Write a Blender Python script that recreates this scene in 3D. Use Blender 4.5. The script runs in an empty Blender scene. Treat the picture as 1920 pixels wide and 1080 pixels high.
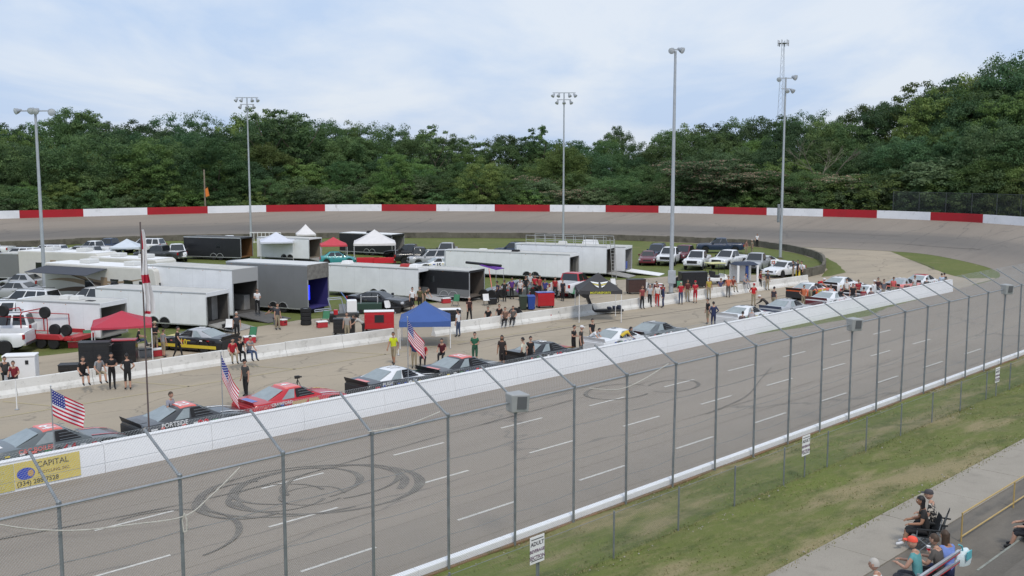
import bpy, bmesh, math, random
from mathutils import Vector, Matrix
R = random.Random(7)
rad = math.radians
SC = bpy.context.scene
COL = SC.collection
# ---------------------------------------------------------------- camera, sky, sun, exposure
FPX, CAMH = 1900.0, 10.5                      # focal length in photo pixels, camera height
PITCH = math.atan(225 / FPX)
cam_d = bpy.data.cameras.new('camera'); cam = bpy.data.objects.new('camera', cam_d); COL.objects.link(cam)
cam_d.sensor_width = 36.0; cam_d.lens = 36.0 * FPX / 1920.0
cam_d.clip_start = 0.5; cam_d.clip_end = 6000
cam.location = (0, 0, CAMH); cam.rotation_euler = (math.pi / 2 - PITCH, 0, 0)
SC.camera = cam
SUN_EL, SUN_AZ = 54.0, 166.0                  # compass style, clockwise from +Y
w = bpy.data.worlds.new('World'); SC.world = w; w.use_nodes = True
nt = w.node_tree; N = nt.nodes; Lk = nt.links
bg = N['Background']; bg.inputs['Strength'].default_value = 0.10
sky = N.new('ShaderNodeTexSky'); sky.sky_type = 'NISHITA'; sky.sun_disc = False
sky.sun_elevation = rad(SUN_EL); sky.sun_rotation = rad(SUN_AZ); sky.air_density = 1.2; sky.dust_density = 3.0; sky.altitude = 80
tc = N.new('ShaderNodeTexCoord')
sep = N.new('ShaderNodeSeparateXYZ'); Lk.new(tc.outputs['Generated'], sep.inputs[0])
# project the view direction on a cloud deck so clouds flatten towards the horizon
zc = N.new('ShaderNodeMath'); zc.operation = 'MAXIMUM'; Lk.new(sep.outputs['Z'], zc.inputs[0]); zc.inputs[1].default_value = 0.0
za = N.new('ShaderNodeMath'); za.operation = 'ADD'; Lk.new(zc.outputs[0], za.inputs[0]); za.inputs[1].default_value = 0.30
dx = N.new('ShaderNodeMath'); dx.operation = 'DIVIDE'; Lk.new(sep.outputs['X'], dx.inputs[0]); Lk.new(za.outputs[0], dx.inputs[1])
dy = N.new('ShaderNodeMath'); dy.operation = 'DIVIDE'; dy.inputs[0].default_value = 1.0; Lk.new(za.outputs[0], dy.inputs[1])
cmb = N.new('ShaderNodeCombineXYZ'); Lk.new(dx.outputs[0], cmb.inputs[0]); Lk.new(dy.outputs[0], cmb.inputs[1]); Lk.new(sep.outputs['Y'], cmb.inputs[2])
n1 = N.new('ShaderNodeTexNoise'); n1.inputs['Scale'].default_value = 2.0; n1.inputs['Detail'].default_value = 7; n1.inputs['Roughness'].default_value = 0.55
n1.inputs['Distortion'].default_value = 0.35
Lk.new(cmb.outputs[0], n1.inputs['Vector'])
r1 = N.new('ShaderNodeValToRGB'); r1.color_ramp.elements[0].position = 0.38; r1.color_ramp.elements[1].position = 0.62
r1.color_ramp.elements[0].color = (4.5, 5.65, 7.6, 1); r1.color_ramp.elements[1].color = (6.45, 7.0, 7.85, 1)
Lk.new(n1.outputs['Fac'], r1.inputs[0])
mx = N.new('ShaderNodeMixRGB'); mx.inputs[0].default_value = 0.88
Lk.new(sky.outputs[0], mx.inputs[1]); Lk.new(r1.outputs[0], mx.inputs[2]); Lk.new(mx.outputs[0], bg.inputs['Color'])
sd = bpy.data.lights.new('sun', 'SUN'); sd.energy = 1.5; sd.angle = rad(10); sd.color = (1.0, 0.94, 0.84)
sun = bpy.data.objects.new('sun', sd); COL.objects.link(sun)
_a = rad(SUN_AZ); _e = rad(SUN_EL)
sdir = Vector((math.sin(_a) * math.cos(_e), math.cos(_a) * math.cos(_e), math.sin(_e)))
sun.rotation_euler = sdir.to_track_quat('Z', 'Y').to_euler(); sun.location = (0, 0, 60)
SC.view_settings.view_transform = 'Standard'; SC.view_settings.look = 'None'
SC.view_settings.exposure = 0.3; SC.view_settings.gamma = 1.0
SC.cycles.max_bounces = 5; SC.cycles.diffuse_bounces = 2; SC.cycles.glossy_bounces = 2; SC.cycles.transparent_max_bounces = 6
# ---------------------------------------------------------------- photo pixel -> world
_c, _s = math.cos(PITCH), math.sin(PITCH)
def ray(px, py):
    a = (px - 960) / FPX; b = (540 - py) / FPX
    return Vector((a, _c + b * _s, -_s + b * _c))
def G(px, py, z=0.0):                          # point at height z
    d = ray(px, py); t = (z - CAMH) / d.z
    return Vector((d.x * t, d.y * t, z))
Q = 2 ** -.5
def W(s, n, z=0.0):                            # s along the front straight, n across it
    return Vector(((s - n) * Q, (s + n) * Q, z))
def SN(p): return ((p[0] + p[1]) * Q, (p[1] - p[0]) * Q)
def Pn(px, py, n):                             # pixel on the vertical sheet at distance n
    d = ray(px, py); t = n / ((d.y - d.x) * Q)
    return Vector((d.x * t, d.y * t, CAMH + d.z * t))
def Pd(px, py, d):                             # pixel at forward distance d
    r = ray(px, py); t = d / r.y
    return Vector((r.x * t, d, CAMH + r.z * t))
# ---------------------------------------------------------------- materials
MATS = {}
def mat(name, col, rough=0.6, metal=0.0, var=0.0, vscale=3.0, spec=0.5, col2=None, bump=0.0, emit=0.0, coat=0.0, rnd=0.0, thr=None, alpha=None):
    if name in MATS: return MATS[name]
    m = bpy.data.materials.new(name); m.use_nodes = True; MATS[name] = m
    n = m.node_tree.nodes; l = m.node_tree.links; b = n['Principled BSDF']
    b.inputs['Base Color'].default_value = (*col, 1); b.inputs['Roughness'].default_value = rough
    b.inputs['Metallic'].default_value = metal; b.inputs['Specular IOR Level'].default_value = spec
    if coat: b.inputs['Coat Weight'].default_value = coat; b.inputs['Coat Roughness'].default_value = 0.08
    if emit: b.inputs['Emission Color'].default_value = (*col, 1); b.inputs['Emission Strength'].default_value = emit
    src = None
    if var or col2 or bump:
        t = n.new('ShaderNodeTexCoord'); ns = n.new('ShaderNodeTexNoise'); ns.inputs['Scale'].default_value = vscale
        ns.inputs['Detail'].default_value = 6; ns.inputs['Roughness'].default_value = 0.65
        g = n.new('ShaderNodeNewGeometry'); l.new(g.outputs['Position'], ns.inputs['Vector'])
        rp = n.new('ShaderNodeValToRGB'); lo, hi = thr or (0.3, 0.7)
        rp.color_ramp.elements[0].position = lo; rp.color_ramp.elements[1].position = hi
        c0 = tuple(max(0, c * (1 - var)) for c in col); c1 = col2 or tuple(min(1, c * (1 + var)) for c in col)
        if col2: c0 = col
        rp.color_ramp.elements[0].color = (*c0, 1); rp.color_ramp.elements[1].color = (*c1, 1)
        l.new(ns.outputs['Fac'], rp.inputs[0]); src = rp.outputs[0]
        if bump:
            bp = n.new('ShaderNodeBump'); bp.inputs['Strength'].default_value = bump; bp.inputs['Distance'].default_value = 0.02
            l.new(ns.outputs['Fac'], bp.inputs['Height']); l.new(bp.outputs[0], b.inputs['Normal'])
    if rnd:
        oi = n.new('ShaderNodeObjectInfo'); hs = n.new('ShaderNodeHueSaturation')
        mr = n.new('ShaderNodeMapRange'); mr.inputs['To Min'].default_value = 1 - rnd; mr.inputs['To Max'].default_value = 1 + rnd
        l.new(oi.outputs['Random'], mr.inputs['Value']); l.new(mr.outputs[0], hs.inputs['Value'])
        if src: l.new(src, hs.inputs['Color'])
        else: hs.inputs['Color'].default_value = (*col, 1)
        src = hs.outputs[0]
    if src: l.new(src, b.inputs['Base Color'])
    if alpha is not None: b.inputs['Alpha'].default_value = alpha
    return m
def paint(name, col): return mat('paint_' + name, col, 0.32, 0.0, var=0.05, vscale=1.2, coat=0.45)
WHITE = (0.72, 0.73, 0.75)
M_WHITE = paint('white', WHITE); M_BLACK = paint('black', (0.012, 0.012, 0.014)); M_RED = paint('red', (0.45, 0.012, 0.02))
M_DGREY = paint('dark_grey', (0.045, 0.048, 0.052)); M_NAVY = paint('navy', (0.02, 0.035, 0.075)); M_MAROON = paint('maroon', (0.12, 0.01, 0.02))
M_TEAL = paint('teal', (0.05, 0.30, 0.32)); M_SILV = paint('silver', (0.38, 0.39, 0.41)); M_ORANGE = paint('orange', (0.62, 0.10, 0.02))
M_GUN = paint('gunmetal', (0.10, 0.115, 0.12)); M_YEL = paint('yellow', (0.65, 0.50, 0.04)); M_CORAL = paint('coral', (0.75, 0.16, 0.13))
M_BLUE = paint('blue', (0.03, 0.08, 0.4)); M_PURP = paint('purple', (0.14, 0.03, 0.32)); M_GREEN = paint('green', (0.04, 0.2, 0.08))
M_GLASS = mat('vehicle_glass', (0.015, 0.018, 0.02), 0.06, 0.0, spec=0.9)
M_LEXAN = mat('plastic_windscreen', (0.26, 0.30, 0.31), 0.12, 0.0, spec=0.7, var=.12)
M_TYRE = mat('tyre_rubber', (0.014, 0.014, 0.015), 0.85, var=0.3, vscale=20); M_RIM = mat('wheel_alloy', (0.42, 0.42, 0.43), 0.35, 0.8)
M_DARK = mat('dark_interior', (0.010, 0.010, 0.012), 0.8); M_PLAST = mat('black_plastic', (0.02, 0.02, 0.022), 0.5)
M_CHROME = mat('chrome', (0.6, 0.6, 0.62), 0.2, 0.9); M_HEAD = mat('headlamp', (0.65, 0.67, 0.7), 0.1, 0.2); M_TAIL = mat('tail_lamp', (0.35, 0.01, 0.012), 0.25)
M_STEEL = mat('galvanised_steel', (0.36, 0.38, 0.40), 0.45, 0.55, var=0.15, vscale=6); M_POLE = mat('pole_steel', (0.44, 0.47, 0.50), 0.5, 0.35, var=0.1, vscale=2)
M_DKSTEEL = mat('dark_steel', (0.25, 0.272, 0.29), 0.5, 0.5, var=0.2, vscale=5); M_ALU = mat('aluminium', (0.55, 0.56, 0.57), 0.4, 0.6, var=.1)
M_PURE = mat('white_vinyl', (0.78, 0.78, 0.78), 0.6, var=.04); M_BLK = mat('black_print', (0.012, 0.012, 0.012), 0.7); M_REDP = mat('red_print', (0.6, 0.015, 0.03), 0.5)
# ---------------------------------------------------------------- mesh builder
class MB:
    def __init__(self): self.v = []; self.f = []; self.m = []
    def add(self, vs, fs, mi=0):
        o = len(self.v); self.v += [tuple(p) for p in vs]; self.f += [tuple(i + o for i in q) for q in fs]; self.m += [mi] * len(fs); return self
    def box(self, x0, x1, y0, y1, z0, z1, mi=0):
        return self.add([(x0,y0,z0),(x1,y0,z0),(x1,y1,z0),(x0,y1,z0),(x0,y0,z1),(x1,y0,z1),(x1,y1,z1),(x0,y1,z1)],
                        [(3,2,1,0),(4,5,6,7),(0,1,5,4),(1,2,6,5),(2,3,7,6),(3,0,4,7)], mi)
    def hexa(self, b, t, mi=0):                  # two quads, bottom and top
        return self.add(list(b) + list(t), [(3,2,1,0),(4,5,6,7),(0,1,5,4),(1,2,6,5),(2,3,7,6),(3,0,4,7)], mi)
    def cyl(self, p0, p1, r0, r1=None, n=8, cap=True, mi=0):
        r1 = r0 if r1 is None else r1; p0 = Vector(p0); p1 = Vector(p1); d = (p1 - p0).normalized()
        a = d.orthogonal().normalized(); b = d.cross(a); vs = []
        for p, r in ((p0, r0), (p1, r1)):
            for k in range(n):
                t = 2 * math.pi * k / n; vs.append(p + a * (r * math.cos(t)) + b * (r * math.sin(t)))
        fs = [(k, (k + 1) % n, n + (k + 1) % n, n + k) for k in range(n)]
        if cap: fs += [tuple(range(n - 1, -1, -1)), tuple(range(n, 2 * n))]
        return self.add(vs, fs, mi)
    def tube(self, pts, r, n=6, mi=0):
        pts = [Vector(p) for p in pts]
        for a, b in zip(pts, pts[1:]): self.cyl(a, b, r, n=n, mi=mi)
        return self
    def loft(self, rings, cap=True, closed=True, mi=0):
        n = len(rings[0]); vs = [p for r in rings for p in r]; fs = []
        for i in range(len(rings) - 1):
            for k in range(n if closed else n - 1):
                fs.append((i*n + k, i*n + (k+1) % n, (i+1)*n + (k+1) % n, (i+1)*n + k))
        if cap: fs += [tuple(range(n-1, -1, -1)), tuple(range((len(rings)-1)*n, len(rings)*n))]
        return self.add(vs, fs, mi)
    def prism(self, poly, h0, h1, axis='y', mi=0):    # polygon extruded along an axis
        n = len(poly)
        f = {'y': lambda a, b, h: (a, h, b), 'z': lambda a, b, h: (a, b, h), 'x': lambda a, b, h: (h, a, b)}[axis]
        vs = [f(a, b, h0) for a, b in poly] + [f(a, b, h1) for a, b in poly]
        return self.add(vs, [tuple(range(n-1, -1, -1)), tuple(range(n, 2*n))] + [(k, (k+1) % n, n+(k+1) % n, n+k) for k in range(n)], mi)
    def grid(self, fn, nu, nv, mi=0, mf=None):
        o = len(self.v)
        for i in range(nu + 1):
            for j in range(nv + 1): self.v.append(tuple(fn(i / nu, j / nv)))
        for i in range(nu):
            for j in range(nv):
                a = o + i*(nv+1) + j; self.f.append((a, a+nv+1, a+nv+2, a+1)); self.m.append(mf(i, j) if mf else mi)
        return self
    def lathe(self, prof, n=16, axis='y', c=(0,0,0), mi=0):  # prof (r, h)
        rings = []
        for r, h in prof:
            ring = []
            for k in range(n):
                t = 2*math.pi*k/n; a, b = r*math.cos(t), r*math.sin(t)
                p = (a, h, b) if axis == 'y' else (a, b, h)
                ring.append((p[0]+c[0], p[1]+c[1], p[2]+c[2]))
            rings.append(ring)
        return self.loft(rings, mi=mi)
    def mesh(self, name, mats, smooth=False, bevel=0.0, normals=True, ang=38):
        me = bpy.data.meshes.new(name); me.from_pydata(self.v, [], self.f)
        for m in (mats if isinstance(mats, (list, tuple)) else [mats]): me.materials.append(m)
        if any(self.m): me.polygons.foreach_set('material_index', self.m)
        if normals or bevel or smooth:
            bm = bmesh.new(); bm.from_mesh(me)
            if normals: bmesh.ops.recalc_face_normals(bm, faces=bm.faces)
            if bevel:
                es = [e for e in bm.edges if len(e.link_faces) == 2 and e.calc_face_angle(0) > 0.5]
                bmesh.ops.bevel(bm, geom=es, offset=bevel, segments=2, affect='EDGES', profile=0.5, clamp_overlap=True)
            if smooth:
                for f in bm.faces: f.smooth = True
                for e in bm.edges:
                    if len(e.link_faces) == 2 and e.calc_face_angle(0) > rad(ang): e.smooth = False
            bm.to_mesh(me); bm.free()
        me.update(); return me
    def build(self, name, mats, parent=None, **k):
        return link(name, self.mesh(name, mats, **k), parent)
def link(name, me, parent=None, loc=None, rz=None):
    o = bpy.data.objects.new(name, me); COL.objects.link(o)
    if parent is not None: o.parent = parent
    if loc is not None: o.location = loc
    if rz is not None: o.rotation_euler = (0, 0, rad(rz))
    return o
def tag(o, label=None, cat=None, group=None, kind=None):
    if label: o['label'] = label
    if cat: o['category'] = cat
    if group: o['group'] = group
    if kind: o['kind'] = kind
    return o
def thing(name, label, cat, loc=(0,0,0), rz=0.0, group=None):
    o = link(name, None, None, loc, rz); o.empty_display_size = 0.3; return tag(o, label, cat, group)
def struct(name, mb, m, parent=None, **k):
    o = mb.build(name, m, parent, **k)
    return tag(o, kind='structure') if parent is None else o
def copy_tree(o, parent=None):
    c = o.copy(); COL.objects.link(c); c.parent = parent
    for ch in list(o.children): copy_tree(ch, c)
    return c
TXT = {}
def text(body, size, m, parent, M4, name='lettering', ext=0.002, font_w=1.0, align='LEFT'):
    key = (body, size, align, font_w)
    if key not in TXT:
        cu = bpy.data.curves.new('lettering', 'FONT'); cu.body = body; cu.size = size; cu.extrude = ext; cu.align_x = align; cu.resolution_u = 2
        cu.offset = 0.012 * size * font_w
        ob = bpy.data.objects.new('tmp_lettering', cu); COL.objects.link(ob)
        dg = bpy.context.evaluated_depsgraph_get(); me = bpy.data.meshes.new_from_object(ob.evaluated_get(dg))
        bpy.data.objects.remove(ob); bpy.data.curves.remove(cu); me.name = 'lettering'; me.materials.clear(); TXT[key] = me
    me = TXT[key].copy(); me.materials.append(m)
    o = link(name, me, parent); o.matrix_local = M4; return o
def frame(org, xdir, ydir):
    x = Vector(xdir).normalized(); y = Vector(ydir).normalized(); z = x.cross(y)
    return Matrix(((x.x, y.x, z.x, org[0]), (x.y, y.y, z.y, org[1]), (x.z, y.z, z.z, org[2]), (0, 0, 0, 1)))
U = Vector((Q, Q, 0)); NV = Vector((-Q, Q, 0)); ZV = Vector((0, 0, 1))
# ================================================================ THE SETTING
def ground_mat(name, layers, base, rough=0.9, bump=0.25, bscale=14.0, extra=None):
    """procedural ground: base colour with noise layers (colour, scale, lo, hi, detail, amount, stretch)"""
    m = bpy.data.materials.new(name); m.use_nodes = True; n = m.node_tree.nodes; l = m.node_tree.links; b = n['Principled BSDF']
    b.inputs['Roughness'].default_value = rough; b.inputs['Specular IOR Level'].default_value = 0.3
    g = n.new('ShaderNodeNewGeometry'); rot = n.new('ShaderNodeMapping'); rot.inputs['Rotation'].default_value = (0, 0, rad(-45))
    l.new(g.outputs['Position'], rot.inputs['Vector'])
    col = None
    for (c, sc, lo, hi, det, amt, st) in layers:
        mp = n.new('ShaderNodeMapping'); mp.inputs['Scale'].default_value = (st[0], st[1], 1); l.new(rot.outputs[0], mp.inputs['Vector'])
        ns = n.new('ShaderNodeTexNoise'); ns.inputs['Scale'].default_value = sc; ns.inputs['Detail'].default_value = det; ns.inputs['Roughness'].default_value = 0.62
        l.new(mp.outputs[0], ns.inputs['Vector'])
        mr = n.new('ShaderNodeMapRange'); mr.inputs['From Min'].default_value = lo; mr.inputs['From Max'].default_value = hi; mr.inputs['To Max'].default_value = amt
        l.new(ns.outputs['Fac'], mr.inputs['Value'])
        mx = n.new('ShaderNodeMixRGB'); l.new(mr.outputs[0], mx.inputs[0])
        if col: l.new(col, mx.inputs[1])
        else: mx.inputs[1].default_value = (*base, 1)
        mx.inputs[2].default_value = (*c, 1); col = mx.outputs[0]
    if extra: col = extra(n, l, col, rot)
    l.new(col, b.inputs['Base Color'])
    ns = n.new('ShaderNodeTexNoise'); ns.inputs['Scale'].default_value = bscale; ns.inputs['Detail'].default_value = 5; l.new(g.outputs['Position'], ns.inputs['Vector'])
    bp = n.new('ShaderNodeBump'); bp.inputs['Strength'].default_value = bump; bp.inputs['Distance'].default_value = 0.03
    l.new(ns.outputs['Fac'], bp.inputs['Height']); l.new(bp.outputs[0], b.inputs['Normal'])
    return m
def cracks(scale, width, col2, amt, stretch=(1, 1)):
    def f(n, l, col, rot):
        mp = n.new('ShaderNodeMapping'); mp.inputs['Scale'].default_value = (stretch[0], stretch[1], 1); l.new(rot.outputs[0], mp.inputs['Vector'])
        wn = n.new('ShaderNodeTexNoise'); wn.inputs['Scale'].default_value = 0.6; wn.inputs['Detail'].default_value = 4; l.new(mp.outputs[0], wn.inputs['Vector'])
        ad = n.new('ShaderNodeVectorMath'); ad.operation = 'MULTIPLY_ADD'; l.new(wn.outputs['Color'], ad.inputs[0]); ad.inputs[1].default_value = (2.2, 2.2, 0); l.new(mp.outputs[0], ad.inputs[2])
        vo = n.new('ShaderNodeTexVoronoi'); vo.feature = 'DISTANCE_TO_EDGE'; vo.inputs['Scale'].default_value = scale; l.new(ad.outputs[0], vo.inputs['Vector'])
        mr = n.new('ShaderNodeMapRange'); mr.inputs['From Min'].default_value = 0.0; mr.inputs['From Max'].default_value = width; mr.inputs['To Min'].default_value = amt; mr.inputs['To Max'].default_value = 0.0
        l.new(vo.outputs['Distance'], mr.inputs['Value'])
        mx = n.new('ShaderNodeMixRGB'); l.new(mr.outputs[0], mx.inputs[0]); l.new(col, mx.inputs[1]); mx.inputs[2].default_value = (*col2, 1)
        return mx.outputs[0]
    return f
def groove(n, l, col, rot):
    """rubbered racing groove and lane seams, laid along the track by its UV map"""
    uv = n.new('ShaderNodeUVMap'); sp = n.new('ShaderNodeSeparateXYZ'); l.new(uv.outputs[0], sp.inputs[0])
    ns = n.new('ShaderNodeTexNoise'); mp = n.new('ShaderNodeMapping'); mp.inputs['Scale'].default_value = (0.04, 14, 1); l.new(uv.outputs[0], mp.inputs[0])
    ns.inputs['Scale'].default_value = 1.0; ns.inputs['Detail'].default_value = 5; l.new(mp.outputs[0], ns.inputs['Vector'])
    ad = n.new('ShaderNodeMath'); ad.operation = 'MULTIPLY_ADD'; l.new(ns.outputs['Fac'], ad.inputs[0]); ad.inputs[1].default_value = 0.16; l.new(sp.outputs['Y'], ad.inputs[2])
    rp = n.new('ShaderNodeValToRGB'); e = rp.color_ramp.elements
    e[0].position = 0.10; e[0].color = (0.25,)*3 + (1,); e[1].position = 0.95; e[1].color = (0, 0, 0, 1)
    for p, v in ((0.28, 0.55), (0.44, 1.0), (0.60, 0.85), (0.72, 0.15)):
        q = e.new(p); q.color = (v, v, v, 1)
    l.new(ad.outputs[0], rp.inputs[0])
    mu = n.new('ShaderNodeMath'); mu.operation = 'MULTIPLY'; l.new(rp.outputs[0], mu.inputs[0])
    # the groove shows in the turn, the straight is bleached
    mr = n.new('ShaderNodeMapRange'); mr.inputs['From Min'].default_value = 150; mr.inputs['From Max'].default_value = 215; mr.inputs['To Min'].default_value = 0.06; mr.inputs['To Max'].default_value = 0.75
    l.new(sp.outputs['X'], mr.inputs['Value']); l.new(mr.outputs[0], mu.inputs[1])
    mx = n.new('ShaderNodeMixRGB'); l.new(mu.outputs[0], mx.inputs[0]); l.new(col, mx.inputs[1]); mx.inputs[2].default_value = (0.125, 0.12, 0.115, 1)
    return cracks(0.09, 0.006, (0.10, 0.095, 0.09), 0.55, (0.3, 1.6))(n, l, mx.outputs[0], rot)
ASPH = (0.258, 0.220, 0.182)
M_TRACK = ground_mat('weathered_asphalt', [((0.295, 0.253, 0.210), 0.12, 0.4, 0.65, 4, .8, (.25, 1)), ((0.20, 0.170, 0.142), 0.5, 0.5, 0.75, 5, .55, (.12, 1.4)),
    ((0.13, 0.118, 0.105), 26, 0.5, 0.72, 3, .75, (1, 1)), ((0.36, 0.32, 0.275), 34, 0.58, 0.75, 2, .6, (1, 1))], ASPH, extra=groove, bump=.35, bscale=30)
M_PIT = ground_mat('pit_pavement', [((0.40, 0.335, 0.25), 0.10, 0.42, 0.6, 4, .8, (.35, 1)), ((0.25, 0.218, 0.172), 0.35, 0.5, 0.72, 6, .55, (.3, 1)),
    ((0.19, 0.165, 0.13), 3.5, 0.58, 0.75, 5, .45, (.5, 1)), ((0.17, 0.15, 0.12), 24, 0.55, 0.75, 2, .4, (1, 1))], (0.345, 0.295, 0.228), extra=cracks(0.16, 0.008, (0.13, 0.115, 0.095), .6, (.7, 1.2)), bump=.3)
M_GRASS = ground_mat('infield_grass', [((0.135, 0.150, 0.040), 0.15, 0.4, 0.62, 5, .8, (1, 1)), ((0.21, 0.18, 0.085), 0.35, 0.54, 0.72, 6, .7, (1, 1)),
    ((0.065, 0.090, 0.020), 2.2, 0.48, 0.7, 5, .6, (1, 1)), ((0.17, 0.17, 0.06), 14, 0.5, 0.7, 3, .5, (1, 1))], (0.105, 0.132, 0.030), bump=.6)
M_BANK = ground_mat('bank_grass', [((0.135, 0.17, 0.03), 0.3, 0.42, 0.6, 5, .85, (.4, 1)), ((0.29, 0.235, 0.13), 0.5, 0.49, 0.62, 6, .95, (.35, 1.2)),
    ((0.062, 0.085, 0.018), 1.1, 0.5, 0.68, 6, .8, (.6, 1)), ((0.25, 0.21, 0.10), 5, 0.5, 0.72, 5, .6, (.5, 1)), ((0.07, 0.095, 0.022), 22, 0.5, 0.7, 3, .6, (1, 1)), ((0.24, 0.22, 0.11), 45, 0.5, 0.7, 2, .55, (1, 1))], (0.125, 0.145, 0.036), bump=.8, bscale=22)
M_FLOOR = ground_mat('forest_floor', [((0.05, 0.06, 0.02), 0.4, 0.4, 0.7, 5, .8, (1, 1)), ((0.09, 0.07, 0.045), 0.9, 0.5, 0.7, 5, .7, (1, 1))], (0.045, 0.055, 0.018))
M_WALK = ground_mat('sidewalk_concrete', [((0.36, 0.325, 0.275), 0.6, 0.4, 0.65, 5, .7, (1, 1)), ((0.21, 0.19, 0.16), 1.6, 0.55, 0.75, 6, .5, (1, 1)), ((0.22, 0.2, 0.17), 30, 0.5, 0.7, 2, .5, (1, 1))], (0.31, 0.28, 0.235), bump=.2)
M_PLAT = ground_mat('dark_concrete', [((0.205, 0.18, 0.148), 0.5, 0.42, 0.65, 5, .8, (.5, 1.4)), ((0.07, 0.068, 0.06), 1.5, 0.52, 0.72, 6, .6, (.5, 1)), ((0.20, 0.19, 0.16), 18, 0.55, 0.72, 3, .4, (1, 1))], (0.135, 0.122, 0.105), bump=.25)
M_CONC = ground_mat('whitewashed_concrete', [((0.60, 0.59, 0.56), 0.8, 0.45, 0.65, 5, .7, (1, 1)), ((0.26, 0.25, 0.22), 1.3, 0.58, 0.76, 6, .6, (1, 1)), ((0.12, 0.11, 0.1), 5, 0.6, 0.78, 6, .6, (1, 1))], (0.72, 0.71, 0.68), bump=.3)
M_WWALL = ground_mat('white_wall_paint', [((0.66, 0.68, 0.71), 0.5, 0.45, 0.65, 5, .6, (.5, 1)), ((0.5, 0.5, 0.48), 2.5, 0.6, 0.8, 6, .4, (1, 1)), ((0.30, 0.29, 0.28), 0.9, 0.60, 0.72, 6, .5, (.10, 3))], (0.80, 0.81, 0.84), bump=.15, rough=.7)
M_RWALL = ground_mat('red_wall_paint', [((0.30, 0.02, 0.025), 0.5, 0.45, 0.65, 5, .6, (.5, 1)), ((0.22, 0.05, 0.05), 2.5, 0.58, 0.8, 6, .5, (1, 1))], (0.40, 0.018, 0.028), bump=.15, rough=.7)
M_OWALL = ground_mat('old_concrete', [((0.17, 0.155, 0.125), 0.7, 0.4, 0.65, 5, .8, (1, 1)), ((0.055, 0.05, 0.04), 0.9, 0.5, 0.7, 6, .8, (1, 1)), ((0.30, 0.28, 0.24), 2.2, 0.58, 0.75, 5, .5, (1, 1))], (0.13, 0.118, 0.095), bump=.4)
M_DIRT = ground_mat('red_dirt', [((0.24, 0.13, 0.07), 1.2, 0.4, 0.65, 5, .8, (1, 1)), ((0.08, 0.09, 0.03), 2.0, 0.5, 0.7, 6, .8, (1, 1))], (0.17, 0.12, 0.07), bump=.6)
M_PAINTL = mat('lane_paint', (0.55, 0.53, 0.49), 0.8, var=.25, vscale=9); M_PAINTY = mat('faded_yellow_paint', (0.44, 0.37, 0.20), 0.85, col2=(.34, .29, .2), vscale=5)
# ---- splines through matched inner / outer points of the oval
PAIRS = [((-70,19.0,0),(-70,34.6,0)), ((0,19.0,0),(0,34.6,0)), ((30,19.0,0),(30,34.6,0)), ((62,19.0,0),(62,34.6,0)), ((82,20,.4),(86,34.6,0)), ((105,23,1.3),(101,35.4,0)), ((125,31,2.2),(110,39,0)),
    ((139,42,2.8),(118,45.5,0)), ((144.3,52.8,3),(123.8,52.2,0)), ((146.4,61,3),(124.7,57.8,0)), ((147,68,3),(123.5,66,0)), ((145.7,77.6,3),(121,75,0)), ((138.8,103,3),(117.5,91,0)),
    ((125,125,3),(108.3,108.3,0)), ((102.4,148.6,3),(90,127,0)), ((84,155.4,3),(75,137,0)), ((65,158.6,3),(61,141.9,0)), ((40,160,3),(40,143,0)), ((0,158,2.5),(0,141,0)), ((-80,152,1.5),(-80,136,0))]
def catmull(P, per=10):
    out = []; P = [Vector(p) for p in P]
    for i in range(len(P) - 1):
        p0 = P[max(i-1, 0)]; p1 = P[i]; p2 = P[i+1]; p3 = P[min(i+2, len(P)-1)]
        for k in range(per):
            t = k / per
            out.append(0.5 * ((2*p1) + (p2-p0)*t + (2*p0-5*p1+4*p2-p3)*t*t + (3*p1-p0-3*p2+p3)*t**3))
    out.append(P[-1]); return out
OUT = [W(*p) for p in catmull([a for a, b in PAIRS])]; INN = [W(*p) for p in catmull([b for a, b in PAIRS])]
for q in INN: q.z = 0
NA = 10; mb = MB(); uvs = []; dist = 0; rows = []
for i, (o, q) in enumerate(zip(OUT, INN)):
    if i: dist += ((OUT[i]+INN[i])/2 - (OUT[i-1]+INN[i-1])/2).length
    row = []
    for k in range(NA + 1):
        t = k / NA; p = q.lerp(o, t); p.z = o.z * t ** 1.15; row.append(len(mb.v)); mb.v.append(tuple(p)); uvs.append((dist, t))
    rows.append(row)
for a, b in zip(rows, rows[1:]):
    for k in range(NA): mb.f.append((a[k], b[k], b[k+1], a[k+1])); mb.m.append(0)
track = struct('race_track', mb, M_TRACK, smooth=True)
uvl = track.data.uv_layers.new(name='UVMap')
for lp in track.data.loops: uvl.data[lp.index].uv = uvs[lp.vertex_index]
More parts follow.
